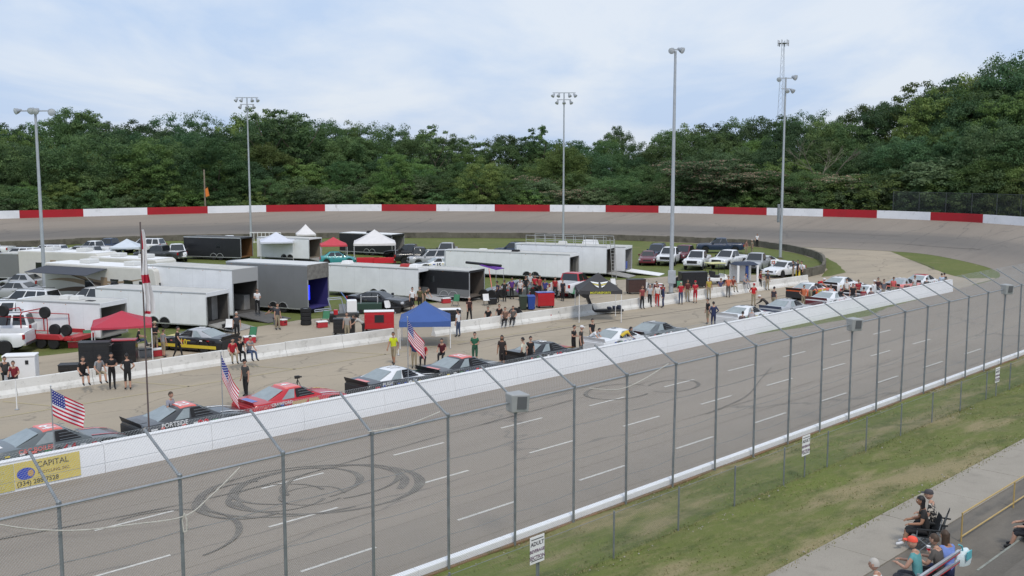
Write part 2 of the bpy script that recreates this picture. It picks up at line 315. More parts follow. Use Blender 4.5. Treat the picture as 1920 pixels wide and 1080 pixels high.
# ---- ground to the horizon, with the wooded rise beyond the turn
def terrain(x, y):
    d = math.hypot(x, y); z = -0.9
    if y > 150: z += min(1.0, (y - 150) / 160) * 2.0
    a = math.degrees(math.atan2(x, max(y, 1)))
    if a > 12 and d > 150: z += min(1.0, (a - 12) / 16) * min(1, (d - 150) / 60) * 6
    return z
mb = MB(); ng = 90
def gfn(u, v):
    ex = lambda t: (abs(2*t-1) ** 2.2) * (1 if t > .5 else -1) * 3000
    x, y = ex(u), ex(v) + 60; return (x, y, terrain(x, y))
mb.grid(gfn, ng, ng); ground = struct('ground', mb, M_FLOOR, smooth=True)
def sheet(name, pts, z, m, parent=None, wob=0.0, thick=0.0, step=2.0):
    poly = []
    for a, b in zip(pts, pts[1:] + pts[:1]):
        a = Vector(a[:2]); b = Vector(b[:2]); k = max(1, int((b - a).length / step)) if wob else 1
        for j in range(k):
            p = a.lerp(b, j / k)
            if j and wob: p += Vector((R.uniform(-wob, wob), R.uniform(-wob, wob)))
            poly.append(W(p.x, p.y, z))
    me = bpy.data.meshes.new(name); me.from_pydata([tuple(p) for p in poly], [], [tuple(range(len(poly)))]); me.materials.append(m)
    bm = bmesh.new(); bm.from_mesh(me); bmesh.ops.triangulate(bm, faces=bm.faces)
    bmesh.ops.recalc_face_normals(bm, faces=bm.faces)
    for f in bm.faces:
        if f.normal.z < 0: f.normal_flip()
    bm.to_mesh(me); bm.free(); o = link(name, me, parent)
    if parent is None: tag(o, kind='structure')
    return o
inn_sn = [SN(p) for p in INN]
sheet('infield_lawn', [(a, b) for a, b in inn_sn] , -0.012, M_GRASS)
PAVE = [(-70,34.4),(60,34.4),(90,34.5),(101,35.5),(110,39.2),(118,45.7),(123.6,52.2),(124.5,57.8),(123.3,66),(120.8,75),(117.4,90.5),(116.8,90),(119.6,75),(117.6,69.5),(113.3,63.3),(107,57),(100,52.6),(93.7,49.5),(88.8,48.8),
    (88,50),(87.8,53.4),(83,58.3),(75,60),(68.4,62.9),(62.6,60.2),(56,59.8),(49,60.2),(44.4,58.8),(38.8,59.8),(32.8,58.7),(28,58.4),(22.5,58.3),(10,58.6),(-70,58)]
sheet('pit_road', PAVE, -0.006, M_PIT, wob=.18)
sheet('grass_island', [SN(G(*p)) for p in [(1668,471),(1730,476),(1800,488),(1858,505),(1878,521),(1812,522),(1770,512),(1730,496)]], 0.004, M_GRASS, wob=.15)
sheet('grass_patch', [SN(G(*p)) for p in [(1520,478),(1552,484),(1577,500),(1586,511),(1555,518),(1540,519),(1552,505)]], 0.003, M_GRASS, wob=.12)
sheet('grass_verge', [(56,34.0),(62,33.3),(72,32.5),(82,32.2),(89,32.6),(96,34.3),(90,34.3),(56,34.4)], 0.006, M_GRASS, wob=.12)
def strip(pts, wd, z, closed=False):
    """flat ribbon mesh along points (s,n[,width factor])"""
    m_ = MB(); P = [Vector(p[:2]) for p in pts]; L_ = []
    for i, p in enumerate(P):
        d = (P[min(i+1, len(P)-1)] - P[max(i-1, 0)]).normalized(); nn = Vector((-d.y, d.x)) * wd * (pts[i][2] if len(pts[i]) > 2 else 1) / 2
        L_.append((p + nn, p - nn))
    for a, b in zip(L_, L_[1:]):
        m_.add([W(a[0].x, a[0].y, z), W(b[0].x, b[0].y, z), W(b[1].x, b[1].y, z), W(a[1].x, a[1].y, z)], [(0, 1, 2, 3)])
    return m_
# lane dashes on the straight
for nn, s0, kmin in ((21.92, 14.1, -2), (25.42, 15.3, -2), (28.75, 11.55, -2)):
    for k in range(kmin, 12):
        s = s0 + k * 5.52
        if 0 < s < 70: strip([(s, nn), (s + 2.45, nn)], .11, .008).build('lane_dash', M_PAINTL, track, normals=False)
# pit box lines
for a in ((-5, 44.9, 32, 45.2), (32, 45.2, 52, 44.9)):
    strip([(a[0], a[1]), (a[2], a[3])], .14, .003).build('pit_line', M_PAINTY, None, normals=False)['kind'] = 'structure'
for s in (9, 15.5, 21.5, 27.5, 33.5, 39.5):
    o = strip([(s, 48.1), (s + 1.5, 45.1)], .12, .003).build('pit_line', M_PAINTY, None, normals=False); o['kind'] = 'structure'
strip([(40, 44.6), (52, 44.1), (70, 43.2), (86, 42.8)], .10, .003).build('pit_line', mat('dark_seam', (.12, .11, .09), .9), None, normals=False)['kind'] = 'structure'
# burn-out rings left on the straight
M_SKID = ground_mat('tyre_skid', [((0.17, 0.155, 0.135), 1.2, 0.45, 0.62, 5, .9, (1, 1)), ((0.2, 0.18, 0.155), 8, 0.5, 0.7, 4, .8, (1, 1))], (0.12, 0.108, 0.097))
def ring(cx, cy, rx, ry, tilt, a0, a1, wd, ph=0.0, n_=60):
    pts = []
    for k in range(n_ + 1):
        t = rad(a0 + (a1 - a0) * k / n_); wv = .35 + .9 * abs(math.cos(t - rad(ph))) ** 8
        a, b = rx * math.cos(t), -ry * math.sin(t); c_, s_ = math.cos(rad(tilt)), math.sin(rad(tilt))
        p = SN(G(cx + a * c_ + b * s_, cy - a * s_ + b * c_)); pts.append((p[0], p[1], wv))
    ring.z += .0016
    return strip(pts, wd, ring.z)
ring.z = .010
for q in [(612, 918, 176, 44, 5, -170, 185, .30), (566, 921, 194, 45, 6, -20, 300, .26), (556, 912, 120, 31, 7, -60, 260, .22), (520, 934, 92, 25, 5, 20, 340, .16), (640, 905, 110, 30, 8, -90, 200, .20), (470, 938, 100, 34, 6, 80, 300, .30), (585, 930, 60, 17, 5, 0, 330, .10),
          (1160, 735, 62, 14, 4, 40, 330, .16), (1262, 724, 48, 11, 4, -140, 160, .14), (300, 1010, 150, 50, 8, -60, 120, .16)]:
    ring(*q).build('skid_mark', M_SKID, track, normals=False)
M_SEAM = mat('asphalt_seam', (.185,.157,.128), .9, col2=(.25,.21,.17), vscale=2.5)
for n0 in (20.35, 22.9, 24.3, 26.9, 30.1, 31.6):
    sp_ = catmull([(s_, n0 + R.gauss(0, .06), 0) for s_ in range(2, 100, 5)], 3)
    strip([(p.x, p.y, R.uniform(.5, 1.4)) for p in sp_], .030, .006).build('seam', M_SEAM, track, normals=False)
for pts in ([(8, 30.2), (16, 29.0), (26, 29.6), (34, 30.0)], [(36, 24.2), (40, 24.8), (44, 26.4), (47, 27.6)],
            [(112, 62), (116, 58), (114, 50), (107, 44), (104, 43.2)], [(98, 60), (104, 57), (110, 52), (112, 48)], [(118, 84), (126, 70), (130, 58), (126, 46)], [(124, 96), (133, 76), (135, 60)]):
    sp_ = catmull([(a, b, 0) for a, b in pts], 12)
    zz = [0.010]
    ring.z += .0016; m_ = strip([(p.x, p.y, R.uniform(.5, 1.3)) for p in sp_], .055 if pts[0][0] < 90 else .09, ring.z)
    if pts[0][0] > 90:
        for i, v in enumerate(m_.v):                     # lay the mark on the banked surface
            best = min(range(len(INN)), key=lambda k: abs((Vector(v) - INN[k]).xy.cross((OUT[k] - INN[k]).xy)) / (OUT[k]-INN[k]).xy.length + (1e3 if (Vector(v)-INN[k]).xy.dot((OUT[k]-INN[k]).xy) < -20*20 else 0))
            t = (Vector(v) - INN[best]).xy.dot((OUT[best]-INN[best]).xy) / (OUT[best]-INN[best]).xy.length_squared
            m_.v[i] = (v[0], v[1], ring.z + .02 + (OUT[best].z * max(0, min(1, t)) ** 1.15))
    m_.build('skid_mark', M_SKID, track, normals=False)
# ---- grandstand side: bank, footpath, dark walk, terraces
def bank_z(n): return 0.45 + (18.5 - n) / 3.1 * .40 if n > 15.4 else 0.85 + (15.4 - n) / 3.9 * .43
mb = MB()
mb.grid(lambda u, v: (lambda s, n: W(s, n, bank_z(n) - (.03 if n < 11.75 else 0) + .035 * min(1, max(0, n - 11.7)) * math.sin(s*1.3 + n*2) * math.sin(n * 1.7 + s * .4)))(-20 + u * 130, 18.6 - v * 7.2), 200, 32)
bank = struct('grass_bank', mb, M_BANK, smooth=True)
mb = MB().box(-20, 90, 0, 1.55, -.3, 0)
wk = struct('sidewalk', MB(), M_WALK); 
def slab(s0, s1, n0, n1, z0, z1): return [W(s0, n0, z0), W(s1, n0, z0), W(s1, n1, z0), W(s0, n1, z0)], [W(s0, n0, z1), W(s1, n0, z1), W(s1, n1, z1), W(s0, n1, z1)]
for k in range(26):
    s = -8 + k * 3.05; MB().hexa(*slab(s, s + 3.03, 9.98, 11.55, 1.0, 1.30 + (.002 if k % 2 else 0))).build('paving_slab', M_WALK, wk, bevel=.01)
struct('grandstand_walk', MB().hexa(*slab(-20, 90, 3.0, 9.96, .6, 1.285)), M_PLAT)
for i, (n1_, z1_) in enumerate(((8.0, 1.62), (7.2, 1.98), (6.4, 2.34), (5.6, 2.70))):
    struct('terrace_step', MB().hexa(*slab(-20, 60, n1_ - .82, n1_, 1.2, z1_)), M_PLAT, bevel=.012)
struct('painted_edge', MB().hexa(*slab(22.6, 60, 7.95, 8.003, 1.60, 1.628)), mat('worn_edge_paint', (.24, .25, .22), .9, var=.3, vscale=6))
# grass tufts on the bank
gm = mat('grass_blades', (0.15, 0.18, 0.05), 0.8, col2=(0.28, 0.24, 0.12), vscale=.7, thr=(.40, .60))
mb = MB(); RR = random.Random(3)
for k in range(26000):
    s = RR.uniform(8, 62); n = RR.uniform(11.4, 18.5)
    if n < .329 * s - 1: continue
    if RR.random() < .25: n = RR.choice((11.5, 15.4, 18.4)) + RR.gauss(0, .09)
    z = bank_z(n); h = RR.uniform(.02, .05) * (1.5 if abs(n - 15.4) < .2 or abs(n - 11.5) < .15 else 1); a = RR.uniform(0, 6.28); r = RR.uniform(.01, .03)
    p = W(s, n, z - .01); d = Vector((math.cos(a), math.sin(a), 0)) * r; t = Vector((RR.gauss(0, .02), RR.gauss(0, .02), h))
    mb.add([p - d, p + d, p + t], [(0, 1, 2)])
tag(mb.build('grass', gm, None, normals=False), 'short patchy grass blades growing on the bank by the footpath', 'grass', kind='stuff')
mb = MB()
for k in range(420):
    s = RR.uniform(8, 60); n = RR.choice((11.62, 18.35, 15.1)) + RR.gauss(0, .16); z = bank_z(min(n, 18.5)); p = W(s, n, z); r = RR.uniform(.012, .04)
    mb.add([p + Vector((r,0,0)), p + Vector((-r*.6,r,0)), p + Vector((-r*.5,-r,0)), p + Vector((0,0,r))], [(0,1,3),(1,2,3),(2,0,3)])
tag(mb.build('gravel', mat('pebbles', (.33, .30, .26), .9, var=.3, vscale=10)), 'pale pebbles and litter along the edges of the grass bank', 'gravel', kind='stuff')
# ---- walls
M_PWALL = ground_mat('pit_wall_paint', [((0.78, 0.79, 0.82), 0.5, 0.45, 0.65, 5, .5, (.5, 1)), ((0.55, 0.54, 0.52), 3.5, 0.64, 0.82, 6, .35, (1, 1))], (0.86, 0.87, 0.89), bump=.12, rough=.7)
ow = thing('track_wall', 'low white concrete wall under the tall catch fence along the straight', 'wall', W(0, 18.72, 0), 45)
for k in range(24):
    s = -6 + k * 3.05
    MB().box(s, s + 3.04, -.11, .11, -.3, .65).build('wall_panel', M_PWALL, ow, bevel=.025)
MB().box(-6, 67, -.26, -.122, .0, .49).build('foot_strip', M_DIRT, ow, bevel=.02)
pw = thing('pit_wall', 'tall clean white concrete wall between race track and pit road', 'wall', W(0, 34.35, 0), 45)
for k in range(21):
    s = 2 + k * 4.07
    MB().loft([[(s, -.20, -.02), (s, -.20, .25), (s, -.13, 1.0), (s, .13, 1.0), (s, .20, .25), (s, .20, -.02)], [(s+4.06, -.20, -.02), (s+4.06, -.20, .25), (s+4.06, -.13, 1.0), (s+4.06, .13, 1.0), (s+4.06, .20, .25), (s+4.06, .20, -.02)]]).build('wall_panel', M_PWALL, pw, bevel=.02)
    MB().box(s + .02, s + 4.04, -.15, .15, 1.001, 1.03).build('cap', M_PURE, pw)
# the pit box wall behind the pit road follows slightly bent line
PWL = [(-12, 48.9), (27, 49.0), (38.3, 48.6)], [(41, 48.0), (63, 46.7), (84.5, 46.2)]
for gi, (line, lab) in enumerate(zip(PWL, ('long dirty whitewashed concrete wall people sit on behind the pit road', 'stained concrete barrier with dark marks beside the black canopy'))):
    wt = thing('concrete_barrier', lab, 'wall')
    for a, b in zip(line, line[1:]):
        A = W(*a); B = W(*b); L_ = (B - A).length; k = max(1, round(L_ / 3.6)); d = (B - A).normalized(); nn = Vector((-d.y, d.x, 0))
        for j in range(k):
            p = A + d * (L_ * j / k + .01); q = A + d * (L_ * (j + 1) / k - .01); h = .76 + R.uniform(-.015, .015)
            prof = [(-.24, -.02), (-.22, .14), (-.10, .34), (-.08, h), (.08, h), (.10, .34), (.22, .14), (.24, -.02)]
            MB().loft([[p + nn * u + ZV * z for u, z in prof], [q + nn * u + ZV * z for u, z in prof]]).build('barrier_block', M_CONC, wt, bevel=.01)
# inner turn wall
iw = thing('infield_wall', 'low dark weathered concrete wall curving round the infield lawn', 'wall')
IWL = catmull([(-75,135.4,0),(0,140.4,0),(40,142.4,0),(60.5,141.2,0),(74.4,136.4,0),(89.5,126.4,0),(107.8,107.8,0),(116.9,90.8,0),(119.9,76,0),(117.4,69,0),(113.3,63,0),(107,57,0),(100.3,52.9,0),(97,51.2,0),(93.5,49.6,0),(88.8,48.9,0)], 8)
IWL = [W(p.x, p.y) for p in IWL]
for a, b in zip(IWL, IWL[1:]):
    d = (b - a).normalized(); nn = Vector((-d.y, d.x, 0)) * .15; h = .82 + R.uniform(-.04, .04)
    MB().hexa([a-nn, b-nn, b+nn, a+nn], [a-nn+ZV*h, b-nn+ZV*h, b+nn+ZV*h, a+nn+ZV*h]).build('wall_section', M_OWALL, iw, bevel=.02)
# outer turn wall in red and white lengths: cut where the photo shows the colour change
def px_of(p):
    y = p[1] * _c - (p[2] - CAMH) * _s; u = p[1] * _s + (p[2] - CAMH) * _c
    return 960 + FPX * p[0] / y, 540 - FPX * u / y
cw = thing('turn_wall', 'red and white painted concrete wall round the banked turn', 'wall')
fine = []
for a, b in zip(OUT, OUT[1:]):
    for k in range(8): fine.append(a.lerp(b, k / 8))
fine = [p for p in fine if SN(p)[0] > -70 and (SN(p)[1] > 44)]
cuts = [1843, 1745, 1644, 1544, 1440, 1340, 1238, 1136, 1032, 928, 822, 717, 610, 500, 390, 278, 160, 40]
groups = [[]]; ci = 0
for p in fine:
    groups[-1].append(p)
    if ci < len(cuts) and px_of(p)[0] < cuts[ci]: groups.append([p]); ci += 1
# carry the pattern on past the edge of the photo
tail = groups.pop(); acc = [tail[0]]; run = 0
for a, b in zip(tail, tail[1:]):
    acc.append(b); run += (b - a).length
    if run > 10.5: groups.append(acc); acc = [b]; run = 0
for i, gpts in enumerate(groups):
    if len(gpts) < 2: continue
    rings = []
    for j, p in enumerate(gpts):
        d = (gpts[min(j+1, len(gpts)-1)] - gpts[max(j-1, 0)]); d.z = 0; d.normalize(); nn = Vector((d.y, -d.x, 0))
        z0 = p.z - 1.2; h = p.z + 1.16
        rings.append([p - ZV*1.2, p + ZV*1.16, p + nn*.28 + ZV*1.16, p + nn*.28 - ZV*1.2])
    MB().loft(rings).build('wall_section', M_WWALL if i % 2 == 0 else M_RWALL, cw)
# ---- catch fence
def chain(mb, org, du, dv, L_, Hh, sp, r):
    """diagonal chain-link wires on a panel: org + u*du + v*dv"""
    nrm = du.cross(dv).normalized()
    for sg in (1, -1):
        k = -Hh if sg > 0 else 0.0
        while k < (L_ if sg > 0 else L_ + Hh):
            if sg > 0: u0, u1, v0, v1 = k, k + Hh, 0, Hh
            else: u0, u1, v0, v1 = k, k - Hh, 0, Hh
            pa, pb = (u0, v0), (u1, v1)
            lo, hi = 0.0, 1.0
            for e0, e1 in ((0, L_),):
                d = u1 - u0; t0 = (e0 - u0) / d; t1 = (e1 - u0) / d; lo = max(lo, min(t0, t1)); hi = min(hi, max(t0, t1))
            if hi - lo > .01:
                a = org + du*(u0+(u1-u0)*lo) + dv*(Hh*lo); b = org + du*(u0+(u1-u0)*hi) + dv*(Hh*hi)
                d = (b - a).normalized(); s1 = d.cross(nrm) * r
                c1 = nrm * r * .9 * (1 if sg > 0 else -1)
                mb.add([a + s1, a - s1, a + c1, b + s1, b - s1, b + c1], [(0,1,4,3),(1,2,5,4),(2,0,3,5)])
            k += sp
FN, FZ0, FZ1 = 18.45, .42, 4.42
fence = thing('catch_fence', 'tall chain link catch fence with inward leaning arms along the straight', 'fence', W(0, FN, 0), 45)
PS = [16.22 + 2.36 * k for k in range(-7, 24)]
def post_mesh():
    m_ = MB().cyl((0,0,-.3), (0,0,FZ1), .036, n=10); m_.cyl((0,0,FZ1-.01), (.0,1.3,FZ1+.72), .030, n=8); m_.lathe([(.044,FZ1-.05),(.050,FZ1-.03),(.050,FZ1+.03),(.02,FZ1+.06)], 10, 'z')
    return m_.mesh('post', M_DKSTEEL, smooth=True)
pm = post_mesh()
for s in PS: link('post', pm, fence, (s, R.gauss(0, .012), 0)).rotation_euler = (R.gauss(0, .006), R.gauss(0, .006), R.gauss(0, .03))
MB().cyl((PS[0],.03,FZ1-.04), (PS[-1],.03,FZ1-.04), .026, n=8).build('top_rail', M_STEEL, fence, smooth=True)
for z in (1.35, 2.3, 3.3):
    m_ = MB()
    for a, b in zip(PS, PS[1:]):
        pts = [(a + (b - a) * t, .05, z - .05 * math.sin(math.pi * t)) for t in (0, .25, .5, .75, 1)]; m_.tube(pts, .0065, 4)
    m_.build('cable', M_DKSTEEL, fence)
M_WIRE = mat('fence_wire', (0.42, 0.43, 0.42), 0.5, 0.4)
mb = MB(); chain(mb, Vector((PS[0], .045, FZ0)), Vector((1,0,0)), Vector((0,0,1)), PS[-1]-PS[0], FZ1-FZ0, .066, .0018)
tag(mb.build('chain_link', M_WIRE, fence, normals=False), kind='stuff')
mb = MB(); dv = Vector((0, 1.3, .72)); ln = dv.length; chain(mb, Vector((PS[0], .0, FZ1+.04)), Vector((1,0,0)), dv.normalized(), PS[-1]-PS[0], ln, .066, .0018)
tag(mb.build('overhang_chain_link', M_WIRE, fence, normals=False), kind='stuff')
m_ = MB()
for e in (.5, 1.0): m_.cyl((PS[0], 1.3*e, FZ1+.72*e+.04), (PS[-1], 1.3*e, FZ1+.72*e+.04), .004, n=4)
m_.build('tension_wire', M_STEEL, fence)
# pale rope draped along the fence
M_ROPE = mat('pale_rope', (.50, .48, .43), .9, var=.2, vscale=20)
for pts, lab in (([(-20,980),(60,992),(150,994),(250,983),(345,968),(395,930),(450,876)], 'pale rope sagging across the catch fence and knotted at a post'),
                 ([(690,810),(760,797),(825,772)], 'short pale rope tied between catch fence posts near the top rail'), ([(1105,728),(1160,730),(1205,712),(1253,682)], 'thin pale rope hanging below the top rail of the catch fence')):
    P = [Pn(x, y, FN - .05) for x, y in pts]; sp_ = catmull(P, 6); tag(MB().tube(sp_, .013, 5).build('rope', M_ROPE), lab, 'rope')
kp = Pn(346, 985, FN - .06); m_ = MB().tube([kp + Vector((.0,0,.25)), kp + Vector((.05,0,.1)), kp + Vector((.04,0,-.12)), kp + Vector((-.02,0,-.14)), kp + Vector((-.04,0,.1)), kp + Vector((0,0,.24))], .016, 5)
tag(m_.build('rope_knot', M_ROPE), 'looped rope knot tied round a catch fence post', 'rope')
# grey boxes on the bend of three posts
for (px, py, lab) in ((957, 760, 'grey metal speaker box on a catch fence post by the ring skid marks'), (1596, 606, 'grey metal speaker box on the catch fence beside the grass verge'), (1893, 533, 'grey metal speaker box on the catch fence opposite the grass island')):
    p = Pn(px, py, FN - .02); s = SN(p)[0]
    t = thing('speaker_box', lab, 'speaker', W(min(PS, key=lambda q: abs(q - s)), FN, 4.42), 45 , group='boxes on the fence')
    MB().hexa([(-.22,-.10,-.30),(.20,-.30,-.30),(.24,.10,-.28),(-.20,.16,-.28)], [(-.26,-.12,.20),(.20,-.36,.18),(.26,.12,.22),(-.22,.18,.22)]).build('cabinet', mat('box_grey', (.36,.37,.37), .55, .2, var=.08), t, bevel=.03)
    MB().box(-.13, .13, -.01, .01, -.18, .14).build('grille', mat('grille_dark', (.10,.105,.11), .7), t).matrix_local = frame((.00, -.245, -.05), (.42, -.22, 0), (.02,-.03,.5)) @ Matrix.Rotation(math.pi/2, 4, 'X')
    MB().cyl((0,0,-.36), (0,0,-.26), .05).build('bracket', M_DKSTEEL, t)
# ---- low spectator fence on the bank
lf = thing('spectator_fence', 'waist high chain link fence with thin posts on the grass bank', 'fence', W(0, 15.38, 0), 45)
LS = [18.96 + 2.72 * k for k in range(-3, 16)]
pm = MB().cyl((0,0,.6), (0,0,2.06), .024, n=8).mesh('post', M_DKSTEEL, smooth=True)
for s in LS: link('post', pm, lf, (s, 0, 0))
mb = MB(); chain(mb, Vector((LS[0], .02, .86)), Vector((1,0,0)), Vector((0,0,1)), LS[-1]-LS[0], 1.14, .066, .0018); tag(mb.build('chain_link', mat('green_wire', (.10,.14,.10), .6), lf, normals=False), kind='stuff')
MB().cyl((LS[0],.02,2.0), (LS[-1],.02,2.0), .006, n=5).build('tension_wire', M_DKSTEEL, lf)
for (px, py) in ((1008, 1030), (1512, 835), (1871, 703)):
    lab = 'white adult section notice sign hanging on the low bank fence'
    p = Pn(px, py, 15.3); s = SN(p)[0]; t = thing('notice_sign', lab, 'sign', W(s, 15.32, 0), 45, 'adult section notices on the low fence')
    z = p.z; MB().box(-.235, .235, -.012, 0, z - .32, z + .32).build('board', M_PURE, t, bevel=.003)
    for j, (ln_, sz) in enumerate((('ADULT', .135), ('BEVERAGE', .105), ('SECTION', .125))):
        text(ln_, sz, mat('sign_purple', (.10,.03,.09), .6) if j else mat('sign_ink', (.05,.045,.06), .6), t, frame((0, -.014, z + .10 - j * .16), (1,0,0), (0,0,1)), align='CENTER', font_w=1.6)
    for zz in (.25, -.25): MB().box(-.20, .20, -.0145, -.0125, z + zz - .01, z + zz + .01).build('rule_line', M_BLK, t)
    MB().cyl((.03, .03, bank_z(15.4) - .2), (.03, .03, z + .3), .022, n=8).build('post', M_DKSTEEL, t)
# ================================================================ LIGHT POLES, MAST, FAR FENCE
def flood(parent, p, aim, r=.32):
    """bowl shaped floodlight at p, looking along aim"""
    r *= .7; a = Vector(aim).normalized(); m4 = Matrix.Translation(p) @ a.to_track_quat('Z', 'Y').to_matrix().to_4x4()
    o = MB().lathe([(.05,-.34),(r*.42,-.30),(r*.5,-.16),(r*.85,.0),(r,.20),(r*1.03,.22)], 14, 'z').build('flood_lamp', mat('lamp_housing', (.40,.42,.44), .4, .5), parent, smooth=True); o.matrix_local = m4
    MB().lathe([(r*.96,.221),(r*.6,.25),(.02,.262)], 14, 'z').build('lens', mat('lamp_lens', (.62,.66,.70), .15, 0), o, smooth=True)
    return o
def light_pole(px, py, top_py, label, heads, r0=.16, r1=.085, base=None):
    b = base or G(px, py); d = b.y; topz = Pd(px, top_py, d).z
    t = thing('light_pole', label, 'light pole', b, 0, 'floodlight poles round the infield')
    MB().cyl((0,0,0), (0,0,topz), r0, r1, 12).build('pole', M_POLE, t, smooth=True)
    MB().box(-.3,.3,-.3,.3,0,.12).build('base_plate', M_OWALL, t, bevel=.02)
    for (arm, z, lamps) in heads:
        if arm: MB().box(-arm, arm, -.05, .05, topz + z - .05, topz + z + .05).build('crossarm', M_POLE, t)
        for (x, y, dz, aim, r) in lamps: flood(t, Vector((x, y, topz + z + dz)), aim, r)
    return t, topz
def two_rows():
    a = [(x, -.1, -.35, (x*.5, -.6, -1), .36) for x in (-1.5, -.75, .75, 1.5)]; b = [(x, -.1, -.35, (x*.5, -.6, -1), .36) for x in (-.95, 0, .95)]
    return [(1.6, -.0, a), (1.0, -.95, b)]
light_pole(471, 452, 183, 'slim floodlight pole with two lamp rows beside the metal railing', two_rows())
light_pole(1056, 455, 174, 'slim floodlight pole with two lamp rows behind the long white trailer', two_rows())
t, tz = light_pole(1258, 551, 96, 'tall floodlight pole with two big lamps beside the concrete barrier', [(.35, .12, [(-.28,-.1,-.05,(-.5,-1,-.5),.36),(.42,-.1,-.02,(.9,-.8,-.5),.36)])], .19, .10)
MB().box(-.32,.32,-.36,-.24,.9,2.0).build('control_box', M_POLE, t, bevel=.02)
t, tz = light_pole(1463, 484, 145, 'floodlight pole with four clustered lamps on the infield lawn', [(.75,-.1,[(-.75,-.1,-.1,(-.6,-.9,-.5),.38),(.95,-.1,.1,(.8,-.8,-.4),.46)]), (.5,-1.3,[(.75,-.1,-.2,(.7,-.8,-.8),.38),(.15,-.2,-.2,(0,-1,-.9),.34)])], .17, .09)
MB().box(-.50,-.24,-.2,.1,4.2,6.3).build('control_box', M_DKSTEEL, t, bevel=.02)
t, tz = light_pole(85, 556, 208, 'pale floodlight pole with wide crossarm rising among parked trucks', [(1.35,.0,[(-1.35,-.1,.0,(-.7,-.9,-.3),.36),(-.2,-.15,.05,(0,-1,-.5),.40),(.2,-.2,.02,(0,-1,-.5),.36),(1.3,-.1,-.05,(.7,-.8,-.4),.42)])], .16, .10)
# lattice mast far behind the wood
mt = thing('radio_mast', 'thin lattice radio mast rising from the wood behind the turn', 'mast', Pd(1462, 300, 420) * 1.0)
mt.location.z = -1; mh = Pd(1465, 78, 420).z + 1
legs = [(math.cos(a), math.sin(a)) for a in (.5, 2.6, 4.7)]
for lx, ly in legs: MB().cyl((lx*2.4, ly*2.4, 0), (lx*.55, ly*.55, mh), .11, .07, 5).build('leg', M_POLE, mt)
m_ = MB(); K = 26
for k in range(K):
    z0, z1 = mh*k/K, mh*(k+1)/K; f0 = 2.4 + (.55-2.4)*k/K; f1 = 2.4 + (.55-2.4)*(k+1)/K
    for i in range(3):
        a = legs[i]; b = legs[(i+1) % 3]; m_.cyl((a[0]*f0, a[1]*f0, z0), (b[0]*f1, b[1]*f1, z1), .035, n=4, cap=False)
m_.build('lattice', M_POLE, mt)
for a in range(6): MB().box(-.18,.18,-.12,.12,-1.2,1.2).build('antenna', mat('antenna_grey', (.45,.46,.48), .5), mt).matrix_local = Matrix.Translation((2.1*math.cos(a*1.047), 2.1*math.sin(a*1.047), mh-.6))
MB().lathe([(2.0,-.08),(2.12,0),(2.0,.08)], 12, 'z', (0,0,mh-.7)).build('antenna_ring', M_POLE, mt)
# wooden utility pole with orange marker
b = Pd(385, 390, 172); up = thing('utility_pole', 'bare wooden pole with orange marker behind the turn wall', 'pole', (b.x, b.y, 0)); hz = Pd(385, 318, 172).z
MB().cyl((0,0,-1), (0,0,hz), .16, .12, 8).build('pole', mat('pole_wood', (.24,.20,.15), .85, var=.2), up, smooth=True)
MB().hexa([(.2,-.2,hz-4.6),(.75,-.2,hz-4.4),(.75,.1,hz-4.4),(.2,.1,hz-4.6)], [(.15,-.2,hz-3.3),(.5,-.2,hz-3.0),(.5,.1,hz-3.0),(.15,.1,hz-3.3)]).build('marker', mat('marker_orange', (.7,.2,.03), .7), up)
# fence beyond the wall at the end of the turn
M_FARF = mat('far_fence_dark', (.05,.06,.06), .7)
ff = thing('tall_far_fence', 'tall dark chain link fence behind the red and white turn wall', 'fence')
fp = []
for px in (1673, 1722, 1772, 1820, 1868, 1912, 1955):
    near = min((p for p in fine), key=lambda p: abs(px_of(p)[0] - px)); fp.append(near + Vector((near.x, near.y, 0)).normalized() * 1.6)
for p in fp: MB().cyl((p.x,p.y,0), (p.x,p.y,7.0), .06, n=6).build('post', M_FARF, ff)
for a, b in zip(fp, fp[1:]):
    du = (b - a); du.z = 0; L_ = du.length; m_ = MB(); chain(m_, Vector((a.x, a.y, 3.2)), du.normalized(), ZV, L_, 3.7, .16, .011); tag(m_.build('chain_link', M_FARF, ff, normals=False), kind='stuff')
    MB().cyl((a.x,a.y,6.95), (b.x,b.y,6.95), .035, n=5).build('top_rail', M_FARF, ff)
